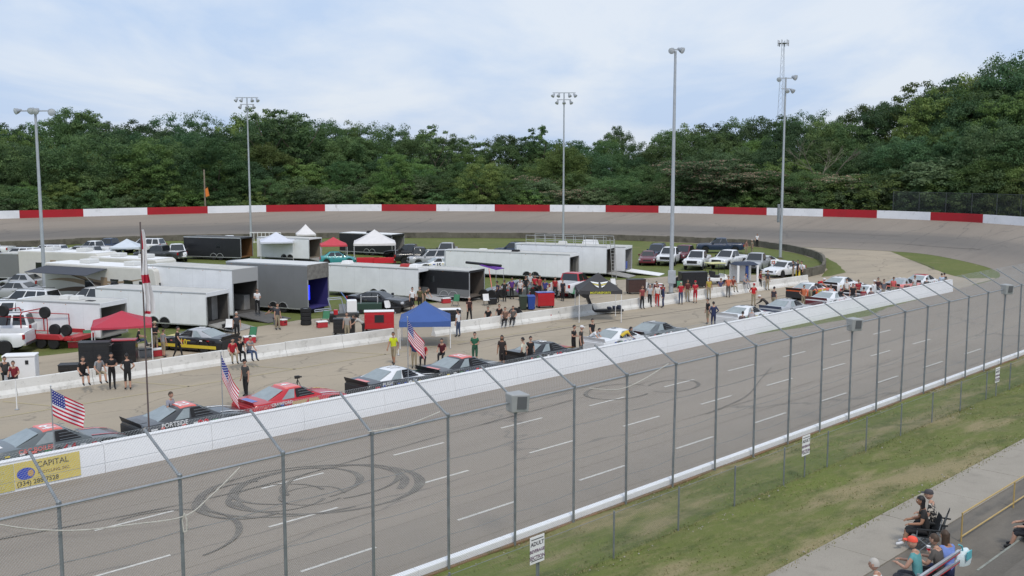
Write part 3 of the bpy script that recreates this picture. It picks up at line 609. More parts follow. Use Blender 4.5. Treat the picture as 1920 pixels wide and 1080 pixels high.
# ================================================================ TREES
def leaf_mat(name, c0, c1, c2=None):
    m = bpy.data.materials.new(name); m.use_nodes = True; n = m.node_tree.nodes; l = m.node_tree.links; b = n['Principled BSDF']
    b.inputs['Roughness'].default_value = .65; b.inputs['Specular IOR Level'].default_value = .25
    g = n.new('ShaderNodeNewGeometry'); ns = n.new('ShaderNodeTexNoise'); ns.inputs['Scale'].default_value = .32; ns.inputs['Detail'].default_value = 5; l.new(g.outputs['Position'], ns.inputs['Vector'])
    rp = n.new('ShaderNodeValToRGB'); rp.color_ramp.elements[0].position = .34; rp.color_ramp.elements[0].color = (*c0, 1); rp.color_ramp.elements[1].position = .66; rp.color_ramp.elements[1].color = (*c1, 1)
    l.new(ns.outputs['Fac'], rp.inputs[0]); col = rp.outputs[0]
    ri = n.new('ShaderNodeMixRGB'); ri.blend_type = 'MULTIPLY'; ri.inputs[0].default_value = .55
    mr0 = n.new('ShaderNodeMapRange'); mr0.inputs['To Min'].default_value = .7; mr0.inputs['To Max'].default_value = 1.25; l.new(g.outputs['Random Per Island'], mr0.inputs['Value'])
    l.new(col, ri.inputs[1]); l.new(mr0.outputs[0], ri.inputs[2]); col = ri.outputs[0]
    oi = n.new('ShaderNodeObjectInfo'); hs = n.new('ShaderNodeHueSaturation'); mr = n.new('ShaderNodeMapRange'); mr.inputs['To Min'].default_value = .7; mr.inputs['To Max'].default_value = 1.55; l.new(oi.outputs['Random'], mr.inputs['Value']); l.new(mr.outputs[0], hs.inputs['Value'])
    mh_ = n.new('ShaderNodeMapRange'); mh_.inputs['To Min'].default_value = .482; mh_.inputs['To Max'].default_value = .522
    m7 = n.new('ShaderNodeMath'); m7.operation = 'MULTIPLY'; m7.inputs[1].default_value = 7.3; l.new(oi.outputs['Random'], m7.inputs[0]); fr = n.new('ShaderNodeMath'); fr.operation = 'FRACT'; l.new(m7.outputs[0], fr.inputs[0])
    l.new(fr.outputs[0], mh_.inputs['Value']); l.new(mh_.outputs[0], hs.inputs['Hue']); l.new(col, hs.inputs['Color']); l.new(hs.outputs[0], b.inputs['Base Color'])
    tr = n.new('ShaderNodeBsdfTranslucent'); l.new(hs.outputs[0], tr.inputs['Color']); ms = n.new('ShaderNodeMixShader'); ms.inputs[0].default_value = .38
    l.new(b.outputs[0], ms.inputs[1]); l.new(tr.outputs[0], ms.inputs[2]); l.new(ms.outputs[0], n['Material Output'].inputs['Surface'])
    return m
LEAF = leaf_mat('oak_leaves', (.066,.122,.046), (.118,.180,.064)); LEAFD = leaf_mat('dark_leaves', (.050,.098,.044), (.088,.142,.060)); LEAFL = leaf_mat('light_leaves', (.092,.152,.042), (.145,.205,.060))
LEAFM = leaf_mat('mimosa_leaves', (.085,.130,.060), (.125,.165,.078)); BLOOM = leaf_mat('mimosa_blossom', (.27,.19,.13), (.37,.25,.20)); M_BARK = mat('bark', (.085,.068,.05), .95, var=.3, vscale=4)
def crown_mesh(name, seed, mats, h=10.0, w_=4.0, low=.12, nclump=160, per=130, leaf=.165, flat=1.0, shape='oak', bloom=0.0, gap=0.0):
    r = random.Random(seed); mb = MB(); cl = []
    lobes = [(r.uniform(-.45,.45)*w_, r.uniform(-.45,.45)*w_, h*r.uniform(low+.22,.86), r.uniform(.42,.66)*w_) for _ in range(9)]
    lobes.append((0, 0, h*.72, w_*.62)); ph0, ph1, ph2 = (r.uniform(0, 6.28) for _ in range(3))
    while len(cl) < nclump:
        if shape == 'oak':
            a = r.uniform(0, 6.283); cz = r.uniform(-.95, 1); sr = math.sqrt(max(0, 1-cz*cz)); k = r.uniform(.80, 1.0) * (1 + .13*math.sin(3*a+ph0)*sr + .11*math.sin(5*a+ph1+4*cz) + .08*math.sin(7*cz+ph2))
            p = (w_*sr*math.cos(a)*k, w_*sr*math.sin(a)*k, h*(.50 + low*.5) + h*(.47-low*.5)*cz*min(k, 1.04))
            if r.random() < .25:
                lx, ly, lz, lr = r.choice(lobes); p = (lx + lr*sr*math.cos(a)*k, ly + lr*sr*math.sin(a)*k, lz + lr*cz*k*.8)
            if p[2] < h*low*.5 or p[2] > h: continue
        elif shape == 'cone':
            t = r.random() ** .8; z = h*(low + (1-low)*t); rr = w_*(1-t)**.75*r.uniform(.55, 1.0) + .15; a = r.uniform(0, 6.283); p = (rr*math.cos(a), rr*math.sin(a), z)
        else:   # flat topped
            lx, ly, lz, lr = r.choice(lobes); a = r.uniform(0, 6.283); k = math.sqrt(r.random()); z = lz + .30*lr*(1 - k*k) + r.gauss(0, .16)
            p = (lx*1.3 + lr*1.15*k*math.cos(a), ly*1.3 + lr*1.15*k*math.sin(a), min(z, h))
        cl.append(p)
    for (x, y, z) in cl:
        cr = r.uniform(.55, 1.05) * w_ / 4.0
        for _ in range(per):
            a = r.uniform(0, 6.283); cz = r.uniform(-.5, 1); sr = math.sqrt(1-cz*cz); k = r.random() ** .45 * cr
            c = Vector((x + sr*math.cos(a)*k, y + sr*math.sin(a)*k, z + cz*k*.62*flat)); s = leaf * r.uniform(.6, 1.25)
            n = Vector((math.cos(a)*sr + r.gauss(0, .45), math.sin(a)*sr + r.gauss(0, .45), cz + .35 + r.gauss(0, .35))).normalized(); u = n.orthogonal().normalized(); u = Matrix.Rotation(r.uniform(0, 6.28), 3, n) @ u; v = n.cross(u)
            mi = 1 if bloom and cz > .1 and r.random() < bloom else 0
            mb.add([c - u*s*.6, c + v*s*.34, c + u*s*.6, c - v*s*.34], [(0,1,2,3)], mi)
    return mb.mesh(name, mats, normals=False)
def trunk_mesh(seed, h=10.0, fork=.5, r0=.24):
    r = random.Random(seed); mb = MB(); pts = [Vector((0,0,-.3))]; 
    for k in range(1, 6): pts.append(Vector((r.gauss(0,.1)*k*.5, r.gauss(0,.1)*k*.5, h*fork*k/5)))
    for k, (a, b) in enumerate(zip(pts, pts[1:])): mb.cyl(a, b, r0*(1-.1*k), r0*(1-.1*(k+1)), 8, cap=False)
    for k in range(7):
        a = pts[r.choice((2,3,4,5))]; an = k*.9 + r.random(); b = a + Vector((math.cos(an), math.sin(an), r.uniform(.6,1.3))) * h*.13; c = b + Vector((math.cos(an)*.7, math.sin(an)*.7, r.uniform(.8,1.4))) * h*.13
        mb.cyl(a, b, r0*.45, r0*.3, 6, cap=False); mb.cyl(b, c, r0*.3, r0*.1, 5, cap=False)
    return mb.mesh('trunk', M_BARK, smooth=True)
TV = []
for k in range(4): TV.append((crown_mesh('crown', 20+k, LEAF, w_=3.7+.25*k), trunk_mesh(k)))
for k in range(3): TV.append((crown_mesh('crown', 40+k, LEAFL, w_=3.4+.3*k), trunk_mesh(10+k)))
for k in range(3): TV.append((crown_mesh('crown', 60+k, LEAFD, w_=3.8+.2*k), trunk_mesh(20+k)))
CONE = [(crown_mesh('crown', 80+k, LEAFD if k else LEAF, w_=2.1, shape='cone', low=.1, nclump=90, per=80), trunk_mesh(30+k, fork=.55)) for k in range(2)]
MIMO = [(crown_mesh('crown', 90+k, [LEAFM, BLOOM], w_=4.4, shape='flat', low=.4, nclump=100, per=80, flat=.5, bloom=(.55, .25)[k], leaf=.22), trunk_mesh(40+k, fork=.6, r0=.16)) for k in range(2)]
THIN = [(crown_mesh('crown', 97, LEAF, w_=2.6, low=.30, nclump=60, per=60, leaf=.22), trunk_mesh(50, fork=.6, r0=.12))]
BUSH = [(crown_mesh('crown', 100+k, (LEAFM, LEAF, LEAFL)[k], h=10, w_=4.6, low=.0, nclump=130, per=80, leaf=.30), trunk_mesh(60+k, fork=.35)) for k in range(3)]
LAB = {'oak': 'leafy mid green tree in the wood beyond the turn wall', 'light': 'bright yellow green tree in the wood beyond the turn wall', 'dark': 'dark green tree standing in the wood beyond the turn wall',
       'cone': 'narrow pointed tree poking out of the wood beyond the turn', 'mimosa': 'spreading flat topped tree with pinkish brown blossom behind the turn wall', 'thin': 'thin open crowned tree showing sky through its branches above the wood', 'bush': 'low dense bush growing directly behind the turn wall'}
GRP = {k: v + ' group' for k, v in (('oak', 'mid green trees of the wood'), ('light', 'bright green trees of the wood'), ('dark', 'dark trees of the wood'), ('cone', 'pointed trees of the wood'), ('mimosa', 'blossoming trees'), ('thin', 'thin trees'), ('bush', 'bushes behind the turn wall'))}
def tree(kind, x, y, top, wid=1.0, base=None, rr=R, wscale=None):
    me = {'oak': TV[:4], 'light': TV[4:7], 'dark': TV[7:10], 'cone': CONE, 'mimosa': MIMO, 'thin': THIN, 'bush': BUSH}[kind]
    c, tr = rr.choice(me); z0 = terrain(x, y) if base is None else base; sc = (top - z0) / 9.9
    nm = {'bush': 'bush', 'mimosa': 'blossom_tree', 'cone': 'pointed_tree'}.get(kind, 'tree')
    lab = LAB[kind]
    if kind in ('oak', 'light', 'dark', 'bush', 'mimosa'):
        pxx = px_of((x, y, 8))[0]; hgt = top - z0
        where = 'towards the back straight' if pxx < 200 else 'near the wooden pole' if pxx < 480 else 'in the middle of the wood' if pxx < 900 else 'where the blossom trees grow' if pxx < 1350 else 'near the radio mast' if pxx < 1650 else 'above the tall far fence'
        size = 'tall skyline' if hgt > 17.5 else 'full height' if hgt > 13 else 'medium' if hgt > 9 else 'low'
        lab = {'oak': '%s leafy mid green tree %s', 'light': '%s bright yellow green tree %s', 'dark': '%s dark green tree %s', 'bush': '%s dense bush behind the turn wall %s', 'mimosa': '%s flat topped tree with pinkish brown blossom %s'}[kind] % (size, where)
    t = thing(nm, lab, 'bush' if kind == 'bush' else 'tree', (x, y, z0), rr.uniform(0, 360), GRP[kind].replace(' group', ''))
    ws = min(wscale if wscale else sc * wid, 2.4)
    for n_, m_ in (('crown', c), ('trunk', tr)):
        o = link(n_, m_, t); o.scale = (ws, ws, sc)
    return t
SKY = [(-260,240),(0,232),(60,240),(120,222),(180,218),(240,240),(290,232),(370,220),(430,238),(470,225),(510,210),(560,218),(610,235),(650,228),(690,246),(740,236),(790,250),(850,264),(900,268),(960,264),(1010,262),(1060,262),(1110,262),(1160,262),(1200,272),(1240,254),(1310,236),(1400,230),(1450,226),(1500,214),(1540,210),(1600,214),(1640,205),(1700,172),(1760,162),(1830,128),(1880,103),(1920,92),(2060,60),(2250,70)]
def sky_y(px):
    for (a, ya), (b, yb) in zip(SKY, SKY[1:]):
        if a <= px <= b: return ya + (yb - ya) * (px - a) / (b - a)
    return 240
def wall_d(px):                                  # forward distance of the turn wall at that column
    best = min(fine, key=lambda p: abs(px_of(p)[0] - px)); return best.y
RT = random.Random(11)
def row(px0, px1, step, off, f_lo, f_hi, kinds, wid, joff=4):
    px = px0
    while px < px1:
        d = wall_d(max(-60, min(1915, px))) + off + RT.uniform(-joff, joff)
        if px > 1880: d += (px - 1880) * .03
        if px < -60: d -= (-60 - px) * .1
        p = Pd(px, 400, d); yy = sky_y(px); f = RT.uniform(f_lo, f_hi); ty = yy - 9 + (397 - yy) * f
        z = Pd(px, ty, d).z
        tree(RT.choice(kinds), p.x, d, z, wid * RT.uniform(.85, 1.2), rr=RT)
        px += step * RT.uniform(.75, 1.25)
row(-230, 2230, 50, 48, -.03, .07, ['oak', 'dark', 'oak', 'dark', 'light'], .80, 5)
row(-230, 2230, 56, 37, .05, .22, ['oak', 'dark', 'oak', 'light', 'dark'], .85, 4)
row(-220, 2230, 66, 27, .20, .42, ['oak', 'light', 'dark', 'oak'], .95, 4)
row(-220, 830, 68, 18, .38, .60, ['light', 'oak', 'oak', 'light', 'dark'], 1.05, 3)
row(780, 1700, 58, 18, .44, .62, ['mimosa', 'oak', 'oak', 'light'], 1.1, 3)
row(1640, 2200, 60, 18, .34, .56, ['oak', 'light', 'dark'], 1.05, 2)
row(-200, 800, 58, 11, .62, .82, ['bush', 'light', 'oak'], 1.15, 1.5)
row(780, 1690, 50, 11, .56, .74, ['mimosa', 'bush', 'mimosa', 'oak'], 1.2, 1.5)
row(1660, 2150, 54, 12, .60, .80, ['bush', 'light', 'oak'], 1.2, 1.5)
row(-200, 2100, 46, 7.5, .76, .90, ['bush'], 1.1, .6)
def spot(kind, px, ty, d, wid=1.0):
    p = Pd(px, ty, d); tree(kind, p.x, d, p.z, wid, rr=RT)
spot('thin', 815, 236, 205, .8); spot('thin', 1000, 242, 215, .6); spot('cone', 1016, 240, 214, .8); spot('dark', 1160, 233, 235, .55); spot('thin', 510, 207, 205, 1.1); spot('thin', 560, 216, 204, 1.0); spot('thin', 170, 215, 200, .9)
spot('light', 738, 282, 188, .8); spot('light', 270, 262, 178, 1.1); spot('oak', 165, 252, 176, 1.3); spot('oak', 400, 262, 182, 1.0); spot('mimosa', 1330, 290, 180, 1.5); spot('mimosa', 1390, 312, 175, 1.3); spot('light', 905, 300, 186, 1.1); spot('light', 1060, 270, 195, .8)
# bare dead tree among the leaves
b = Pd(1520, 330, 176); dt = thing('bare_tree', 'bare pale branched dead tree in front of the dark wood', 'tree', (b.x, b.y - 4, 2)); m_ = MB(); rb = random.Random(5)
def twig(a, d, L_, r_, k):
    e = a + d * L_; m_.cyl(a, e, r_, r_*.6, 5, cap=False)
    if k:
        for _ in range(3): twig(e, (d + Vector((rb.gauss(0,.45), rb.gauss(0,.3), rb.gauss(.1,.2)))).normalized(), L_*.72, r_*.55, k-1)
twig(Vector((0,0,0)), Vector((0,0,1)), 5.0, .2, 4); m_.build('trunk', mat('dead_wood', (.16,.14,.11), .9), dt)
# ================================================================ BANNER, FLAGS
bn = thing('advertising_banner', 'yellow recycling company banner with blue mark fixed to the white wall', 'banner', W(0, 34.35, 0), 45)
s1 = SN(Pn(151, 880, 34.15))[0]; s0 = s1 - 5.4; sm = SN(Pn(28, 900, 34.15))[0]
M_BAN = mat('banner_yellow', (.64, .51, .12), .7, var=.08, vscale=2)
MB().add([(sm, -.228, .10), (s1, -.228, .10), (s1, -.168, .93), (sm, -.168, .93)], [(0,1,2,3)]).build('banner_sheet', M_BAN, bn, normals=False)
MB().add([(s0-6, -.228, .06), (sm-.02, -.228, .06), (sm-.02, -.168, .93), (s0-6, -.168, .93)], [(0,1,2,3)]).build('banner_sheet', mat('banner_olive', (.54, .45, .10), .7, var=.08, vscale=2), bn, normals=False)
tilt = Vector((0, .06, .83)).normalized()
def btext(body, sx, z, size, m, fw=1.0): return text(body, size, m, bn, frame((sx, -.232 + .06*(z-.1)/.83 - .003, z), (1,0,0), tilt), font_w=fw)
wd = s1 - sm; M_INK = mat('banner_ink', (.10,.08,.03), .7); M_BRN = mat('banner_brown', (.22,.13,.04), .7)
btext('CAPITAL', sm + wd*.33, .66, .27, M_INK, .6); btext('RECYCLING, INC.', sm + wd*.34, .44, .135, M_BRN, .2); btext('(334) 288-7528', sm + wd*.02, .155, .215, M_INK, 1.2)
m_ = MB(); m_.add([(sm + wd*(.165 + .135*math.cos(t*.2618)), -.232 + .06*(.53 + .20*math.sin(t*.2618)-.1)/.83 - .003, .53 + .20*math.sin(t*.2618)) for t in range(24)], [tuple(range(24))]); m_.build('blue_mark', mat('banner_blue', (.03,.06,.42), .6), bn, normals=False)
m_ = MB(); m_.add([(sm + wd*(.235 + .045*math.cos(t*.2618)), -.234 + .06*(.53 + .11*math.sin(t*.2618)-.1)/.83 - .005, .53 + .11*math.sin(t*.2618)) for t in range(24)], [tuple(range(24))]); m_.build('tan_mark', mat('banner_tan', (.50,.30,.10), .6), bn, normals=False)
for ln_, z in (('Plasta', .66), ('Steel', .42), ('ment', .18)): btext(ln_, sm - .74, z, .20, mat('banner_cream', (.66,.58,.25), .7), .4)
M_FR = mat('flag_red', (.50,.02,.05), .8); M_FW = mat('flag_white', (.75,.74,.75), .8); M_FB = mat('flag_blue', (.035,.045,.24), .8)
def us_flag(px, base_n, top_py, label, fall, wid, drop, seed, lean=0.0):
    """pole standing behind the white wall; cloth hangs and drifts towards +s"""
    top = Pn(px, top_py, base_n); s = SN(top)[0]; t = thing('flag_on_pole', label, 'flag', W(s, base_n, 0), 45, 'national flags along the pit wall'); tz = top.z
    MB().cyl((0,0,0), (lean,0,tz), .022, .016, 8).build('pole', M_STEEL, t, smooth=True); MB().lathe([(.0,0),(.03,.02),(.03,.05),(.0,.075)], 8, 'z', (lean,0,tz)).build('finial', M_ALU, t, smooth=True)
    fl = 1.35; fh = .92
    def fn(u, v):      # u along the fly, v down the hoist
        x = lean + .02 + fl*u*wid; z = tz - .06 - fh*v*(1-.10*u) - fall*u**.9*fl; y = .10*math.sin(u*8 + seed + v*1.4)*u + drop*u*.35
        return (x + .05*math.sin(v*5 + seed)*u, y, z)
    def mf(i, j): return 2 if (i < 10 and j < 7) else (0 if j % 2 == 0 else 1)
    MB().grid(fn, 26, 13, mf=mf).build('cloth', [M_FR, M_FW, M_FB], t, normals=False, smooth=True)
    m_ = MB()
    for a in range(6):
        for b in range(5):
            u = (a + .5) / 6 * 10/26; v = (b + .5) / 5 * 7/13; c = Vector(fn(u, v))
            for off in (-.006, .006): m_.add([c + Vector((math.cos(k*1.257)*.019, off, math.sin(k*1.257)*.019)) for k in range(5)], [(0,1,2,3,4)])
    m_.build('star_field', M_FW, t, normals=False)
us_flag(95, 34.9, 726, 'striped national flag blowing out above the grey race car with red roof', .55, .80, .1, 0)
us_flag(414, 34.9, 662, 'narrow drooping striped national flag behind the red race car', 1.10, .50, .2, 2)
us_flag(764, 34.9, 596, 'wide drooping striped national flag in front of the blue canopy', .85, .62, -.4, 4)
# tall flagpole with a limp white flag
top = Pn(263, 424, 34.9); s = SN(top)[0]; t = thing('tall_flagpole', 'tall thin flagpole with limp white and red flag', 'flag', W(s, 34.9, 0), 45)
MB().cyl((0,0,0), (0,0,top.z + .15), .032, .024, 10).build('pole', mat('brown_pole', (.12,.09,.085), .6, .2), t, smooth=True)
def fn(u, v):
    z = top.z - .12 - 3.05*v; wv = .05 + .13*v**.8; x = (.03 + wv*2.1*(u - .12) + .03*math.sin(v*9)); y = .10*math.sin(u*13 + v*5)*(.3 + v)
    return (x, y, z)
MB().grid(fn, 16, 30, mf=lambda i, j: 0 if (16 <= j <= 18 or (j > 28 and i < 8) or (i < 3 and j < 7)) else 1).build('cloth', [M_FR, M_FW], t, normals=False, smooth=True)
# ================================================================ VEHICLES
WH = {}
def wheel(parent, x, y, z, r, wd, rimm=None, side=1):
    key = (round(r, 3), wd)
    if key not in WH:
        h = wd / 2
        WH[key] = (MB().lathe([(r*.62,-h*.9),(r*.9,-h),(r,-h*.72),(r,h*.72),(r*.9,h),(r*.62,h*.9)], 20).mesh('wheel', M_TYRE, smooth=True),
                   MB().lathe([(.02,h*.55),(r*.16,h*.62),(r*.2,h*.45),(r*.52,h*.5),(r*.62,h*.86),(r*.655,h*.9),(r*.655,-h*.6)], 16).mesh('rim', M_RIM, smooth=True),
                   MB().lathe([(.02,h*.4),(r*.4,h*.4),(r*.62,h*.8),(r*.64,-h*.5)], 16).mesh('rim', M_DKSTEEL, smooth=True))
    o = link('wheel', WH[key][0], parent, (x, y, z))
    rim = link('rim', WH[key][2 if rimm == 'dark' else 1], o)
    if side < 0: rim.rotation_euler = (0, 0, math.pi)
    return o
def interp(pts, x):
    if x <= pts[0][0]: return pts[0][1]
    for (a, ya), (b, yb) in zip(pts, pts[1:]):
        if a <= x <= b: return ya if b == a else ya + (yb - ya) * (x - a) / (b - a)
    return pts[-1][1]
def body_mesh(sp, m):
    L_, Wd = sp['L'], sp['W'] / 2; top = sp['top']; ar = sp['arches']; zb0 = sp['zb']; rec = sp.get('rec')
    xs = set(-L_/2 + L_*k/26 for k in range(27)) | set(p[0] for p in top)
    for ax, r in ar:
        for k in range(9): xs.add(ax - r*math.cos(math.pi*k/8))
        xs |= {ax - r - .006, ax + r + .006}
    if rec: xs |= {rec[0]-.006, rec[0]+.006, rec[1]-.006, rec[1]+.006}
    rings = []
    for x in sorted(xs):
        if not -L_/2 <= x <= L_/2: continue
        e = min(x + L_/2, L_/2 - x); wv = Wd * (1 - .11*max(0, 1 - e/.55)**2.2); zt = interp(top, x); zb = zb0
        zb += .16*max(0, 1 - e/.35)**1.5
        for ax, r in ar:
            if abs(x - ax) <= r + 1e-6: zb = max(zb, sp['axz'] + math.sqrt(max(0, r*r - (x-ax)**2)))
        zb = min(zb, zt - .08)
        h = zt - zb; rc = rec[2] if rec and rec[0] < x < rec[1] else 0
        cr = .0 if rc else .03
        half = [(wv-.05, zb), (wv-.005, zb+.30*h), (wv, zb+.62*h), (wv-.025, zt-min(.07, h*.3)), (wv-.085, zt-.004), (wv-.13, zt-rc), (wv*.45, zt-rc+cr*.8)]
        ring = [(x, -y, z) for y, z in half] + [(x, y, z) for y, z in reversed(half)]
        rings.append(ring)
    mb = MB(); mb.loft(rings, closed=False, cap=False)
    n = len(rings[0]); mb.add(rings[0], [tuple(range(n))]); mb.add(rings[-1], [tuple(range(n-1,-1,-1))])
    return mb.mesh('body', m, smooth=True, ang=42)
def patch(q, u0, u1, v0, v1, off, m, name, parent, n=3):
    """inset patch on the quad q = (bottom-left, bottom-right, top-right, top-left), pushed out by off"""
    a, b, c, d = [Vector(p) for p in q]; nr = (b - a).cross(d - a).normalized()
    f = lambda u, v: (a*(1-u)*(1-v) + b*u*(1-v) + c*u*v + d*(1-u)*v) + nr*off
    mb = MB(); mb.grid(lambda u, v: f(u0+(u1-u0)*u, v0+(v1-v0)*v), n, n)
    g = lambda u, v: f(u, v) - nr*(off + .012)
    rim = [(u0,v0),(u1,v0),(u1,v1),(u0,v1)]
    for (p, q_) in zip(rim, rim[1:] + rim[:1]): mb.add([f(*p), f(*q_), g(*q_), g(*p)], [(0,1,2,3)])
    return mb.build(name, m, parent)
SPEC = {
 'pickup': dict(L=5.75, W=2.0, zb=.42, axz=.40, top=[(-2.88,1.22),(-.86,1.24),(-.80,1.20),(1.15,1.18),(1.35,1.19),(2.5,1.12),(2.78,1.04),(2.875,.80)], arches=[(-1.78,.47),(1.82,.47)], rec=(-2.80,-.90,.46), wr=.40,
    cab=dict(rb=-.88, fb=1.28, rr=-.72, rf=.40, zb=1.17, zr=1.90, wb=.90, wt=.72), split=[(.05,.46),(.50,.93)], face=(.70,1.02,.74), head=.93, tail=1.02),
 'suv': dict(L=4.95, W=1.96, zb=.36, axz=.37, top=[(-2.475,1.05),(-2.36,1.08),(1.05,1.06),(1.25,1.07),(2.2,1.0),(2.4,.92),(2.475,.72)], arches=[(-1.45,.43),(1.52,.43)], wr=.37,
    cab=dict(rb=-2.38, fb=1.20, rr=-2.12, rf=.38, zb=1.04, zr=1.78, wb=.90, wt=.70), split=[(.04,.27),(.31,.58),(.62,.94)], face=(.55,.88,.62), head=.86, tail=1.0),
 'sedan': dict(L=4.85, W=1.86, zb=.26, axz=.33, top=[(-2.425,.92),(-2.3,.99),(-1.7,1.02),(.9,.95),(1.1,.94),(2.0,.84),(2.3,.74),(2.425,.56)], arches=[(-1.42,.38),(1.45,.38)], wr=.33,
    cab=dict(rb=-1.80, fb=1.02, rr=-1.0, rf=.18, zb=.94, zr=1.44, wb=.84, wt=.60), split=[(.16,.50),(.54,.92)], face=(.34,.66,.62), head=.70, tail=.86),
 'coupe': dict(L=4.8, W=1.92, zb=.25, axz=.35, top=[(-2.4,.94),(-2.25,1.06),(-1.6,1.06),(.7,.97),(.95,.97),(2.0,.90),(2.3,.80),(2.4,.60)], arches=[(-1.36,.41),(1.42,.41)], wr=.36,
    cab=dict(rb=-1.95, fb=.90, rr=-.85, rf=.02, zb=.98, zr=1.38, wb=.84, wt=.58), split=[(.34,.56),(.60,.93)], face=(.42,.72,.64), head=.74, tail=.90),
 'compact': dict(L=3.9, W=1.72, zb=.26, axz=.32, top=[(-1.95,.85),(-1.85,.95),(-1.5,.98),(.8,.92),(1.0,.92),(1.7,.78),(1.95,.56)], arches=[(-1.22,.37),(1.22,.37)], wr=.32,
    cab=dict(rb=-1.70, fb=.95, rr=-.95, rf=.15, zb=.92, zr=1.42, wb=.78, wt=.58), split=[(.20,.52),(.56,.92)], face=(.40,.62,.5), head=.66, tail=.80),
 'race': dict(L=5.0, W=1.98, zb=.13, axz=.33, top=[(-2.5,.76),(-2.38,.85),(-1.6,.88),(.4,.81),(.7,.80),(1.6,.73),(2.1,.62),(2.36,.47),(2.5,.28)], arches=[(-1.35,.40),(1.40,.40)], wr=.345,
    cab=dict(rb=-1.95, fb=.86, rr=-.80, rf=.02, zb=.83, zr=1.25, wb=.84, wt=.60), split=[(.26,.50),(.54,.90)], face=(.16,.34,.6), head=.42, tail=.70),
}
BODY = {}
def vehicle(kind, m, loc, rz, label, cat, name, group=None, roof=None, glass=None, accents=None, scale=1.0, tagtext=None):
    sp = SPEC[kind]; t = thing(name, label, cat, (loc[0], loc[1], 0.0), rz, group)
    if (kind, m.name) not in BODY: BODY[(kind, m.name)] = body_mesh(sp, m)
    link('body', BODY[(kind, m.name)], t); L_ = sp['L']; hw = sp['W']/2; gl = glass or M_GLASS; race = kind == 'race'
    MB().box(-L_/2+.35, L_/2-(.5 if race else .35), -hw+.22, hw-.22, sp['zb']+.02, sp['axz']+(.20 if race else .40)).build('underbody', M_DARK, t)
    c = sp['cab']; rb, fb, rr, rf, zb, zr, wb, wt = (c[k] for k in ('rb','fb','rr','rf','zb','zr','wb','wt'))
    zb -= .03
    Bq = [(rb,-wb,zb),(fb,-wb,zb),(fb,wb,zb),(rb,wb,zb)]; T = [(rr,-wt,zr),(rf,-wt,zr),(rf,wt,zr),(rr,wt,zr)]
    k1 = .84; pf = [(fb, zb, wb), (fb+(rf-fb)*k1, zb+(zr-zb)*k1-.004, wb+(wt-wb)*k1), (rf-.02, zr-.012, wt+.004), ((rf*.65+rr*.35), zr+.016, wt), ((rf*.3+rr*.7), zr+.014, wt), (rr+.02, zr-.012, wt+.004), (rb+(rr-rb)*k1, zb+(zr-zb)*k1-.004, wb+(wt-wb)*k1), (rb, zb, wb)]
    cm_ = MB(); VV = (-1, -.93, -.78, -.4, 0, .4, .78, .93, 1); rg = []
    for i_, (x_, z_, h_) in enumerate(pf):
        rf_ = (z_-zb)/(zr-zb); rg.append([(x_, -wb, zb)] + [(x_, h_*v_, z_ - rf_*(.075*abs(v_)**7 + .022*v_*v_)) for v_ in VV] + [(x_, wb, zb)])
    cabin = cm_.loft(rg, cap=False, closed=False).build('cabin', roof or m, t, smooth=True, ang=48)
    patch((Bq[1], Bq[2], T[2], T[1]), .07, .93, .10, .92, .004, M_LEXAN if race else gl, 'windscreen', t)
    patch((Bq[3], Bq[0], T[0], T[3]), .08, .92, .14, .90, .004, M_LEXAN if race else gl, 'rear_window', t)
    for (u0, u1) in sp['split']:
        rw = race and u0 > .5
        patch((Bq[0], Bq[1], T[1], T[0]), u0, u1, .14, .90, .004, M_DARK if rw else (M_LEXAN if race else gl), 'side_window', t)
        patch((Bq[2], Bq[3], T[3], T[2]), 1-u1, 1-u0, .14, .90, .004, M_DARK if rw else (M_LEXAN if race else gl), 'side_window', t)
    wr = sp['wr']
    for ax, r in sp['arches']:
        for sd in (-1, 1): wheel(t, ax, sd*(hw-.13), wr, wr, .27 if race else .24, 'dark' if race else None, sd)
    f0, f1, fw = sp['face']
    if not race:
        zh = sp['head']; xf = L_/2
        MB().box(xf-.06, xf+.012, -fw*.72, fw*.72, f0, f1).build('grille', M_PLAST, t, bevel=.02)
        MB().box(xf-.12, xf+.06, -hw*.88, hw*.88, sp['zb']+.05, sp['zb']+.24).build('front_bumper', M_CHROME if kind == 'pickup' and m is M_WHITE else (m if kind != 'pickup' else M_PLAST), t, bevel=.03)
        MB().box(-xf-.06, -xf+.12, -hw*.86, hw*.86, sp['zb']+.05, sp['zb']+.24).build('rear_bumper', M_CHROME if kind == 'pickup' else m, t, bevel=.03)
        for sd in (-1, 1):
            MB().box(xf-.16, xf-.01, sd*hw*.86-.15, sd*hw*.86+.09*(1 if sd < 0 else 0)+.0, zh-.10, zh+.06).build('headlight', M_HEAD, t, bevel=.02)
            MB().box(-xf-.008, -xf+.1, sd*(hw-.14)-.09, sd*(hw-.14)+.09, sp['tail']-.16, sp['tail']+.12).build('tail_light', M_TAIL, t, bevel=.015)
            MB().box(fb-.46, fb-.30, sd*(hw+.02)-.09, sd*(hw+.02)+.09, zb+.06, zb+.24).build('mirror', m if kind != 'pickup' else M_PLAST, t, bevel=.025)
            for u in ([.0, -.75] if kind != 'coupe' else [-.2]):
                MB().box(u-.55, u-.35, sd*hw-.012, sd*hw+.018, zb-.16, zb-.12).build('door_handle', M_CHROME, t)
            if kind == 'pickup':
                for u in (-.84, .10, 1.1): MB().box(u-.006, u+.006, sd*(hw-.002)-.004, sd*(hw-.002)+.004, .55, 1.08).build('door_seam', M_DARK, t)
        if kind == 'pickup': MB().box(-xf-.012, -xf+.004, -hw*.72, hw*.72, .72, 1.16).build('tailgate', m, t, bevel=.02)
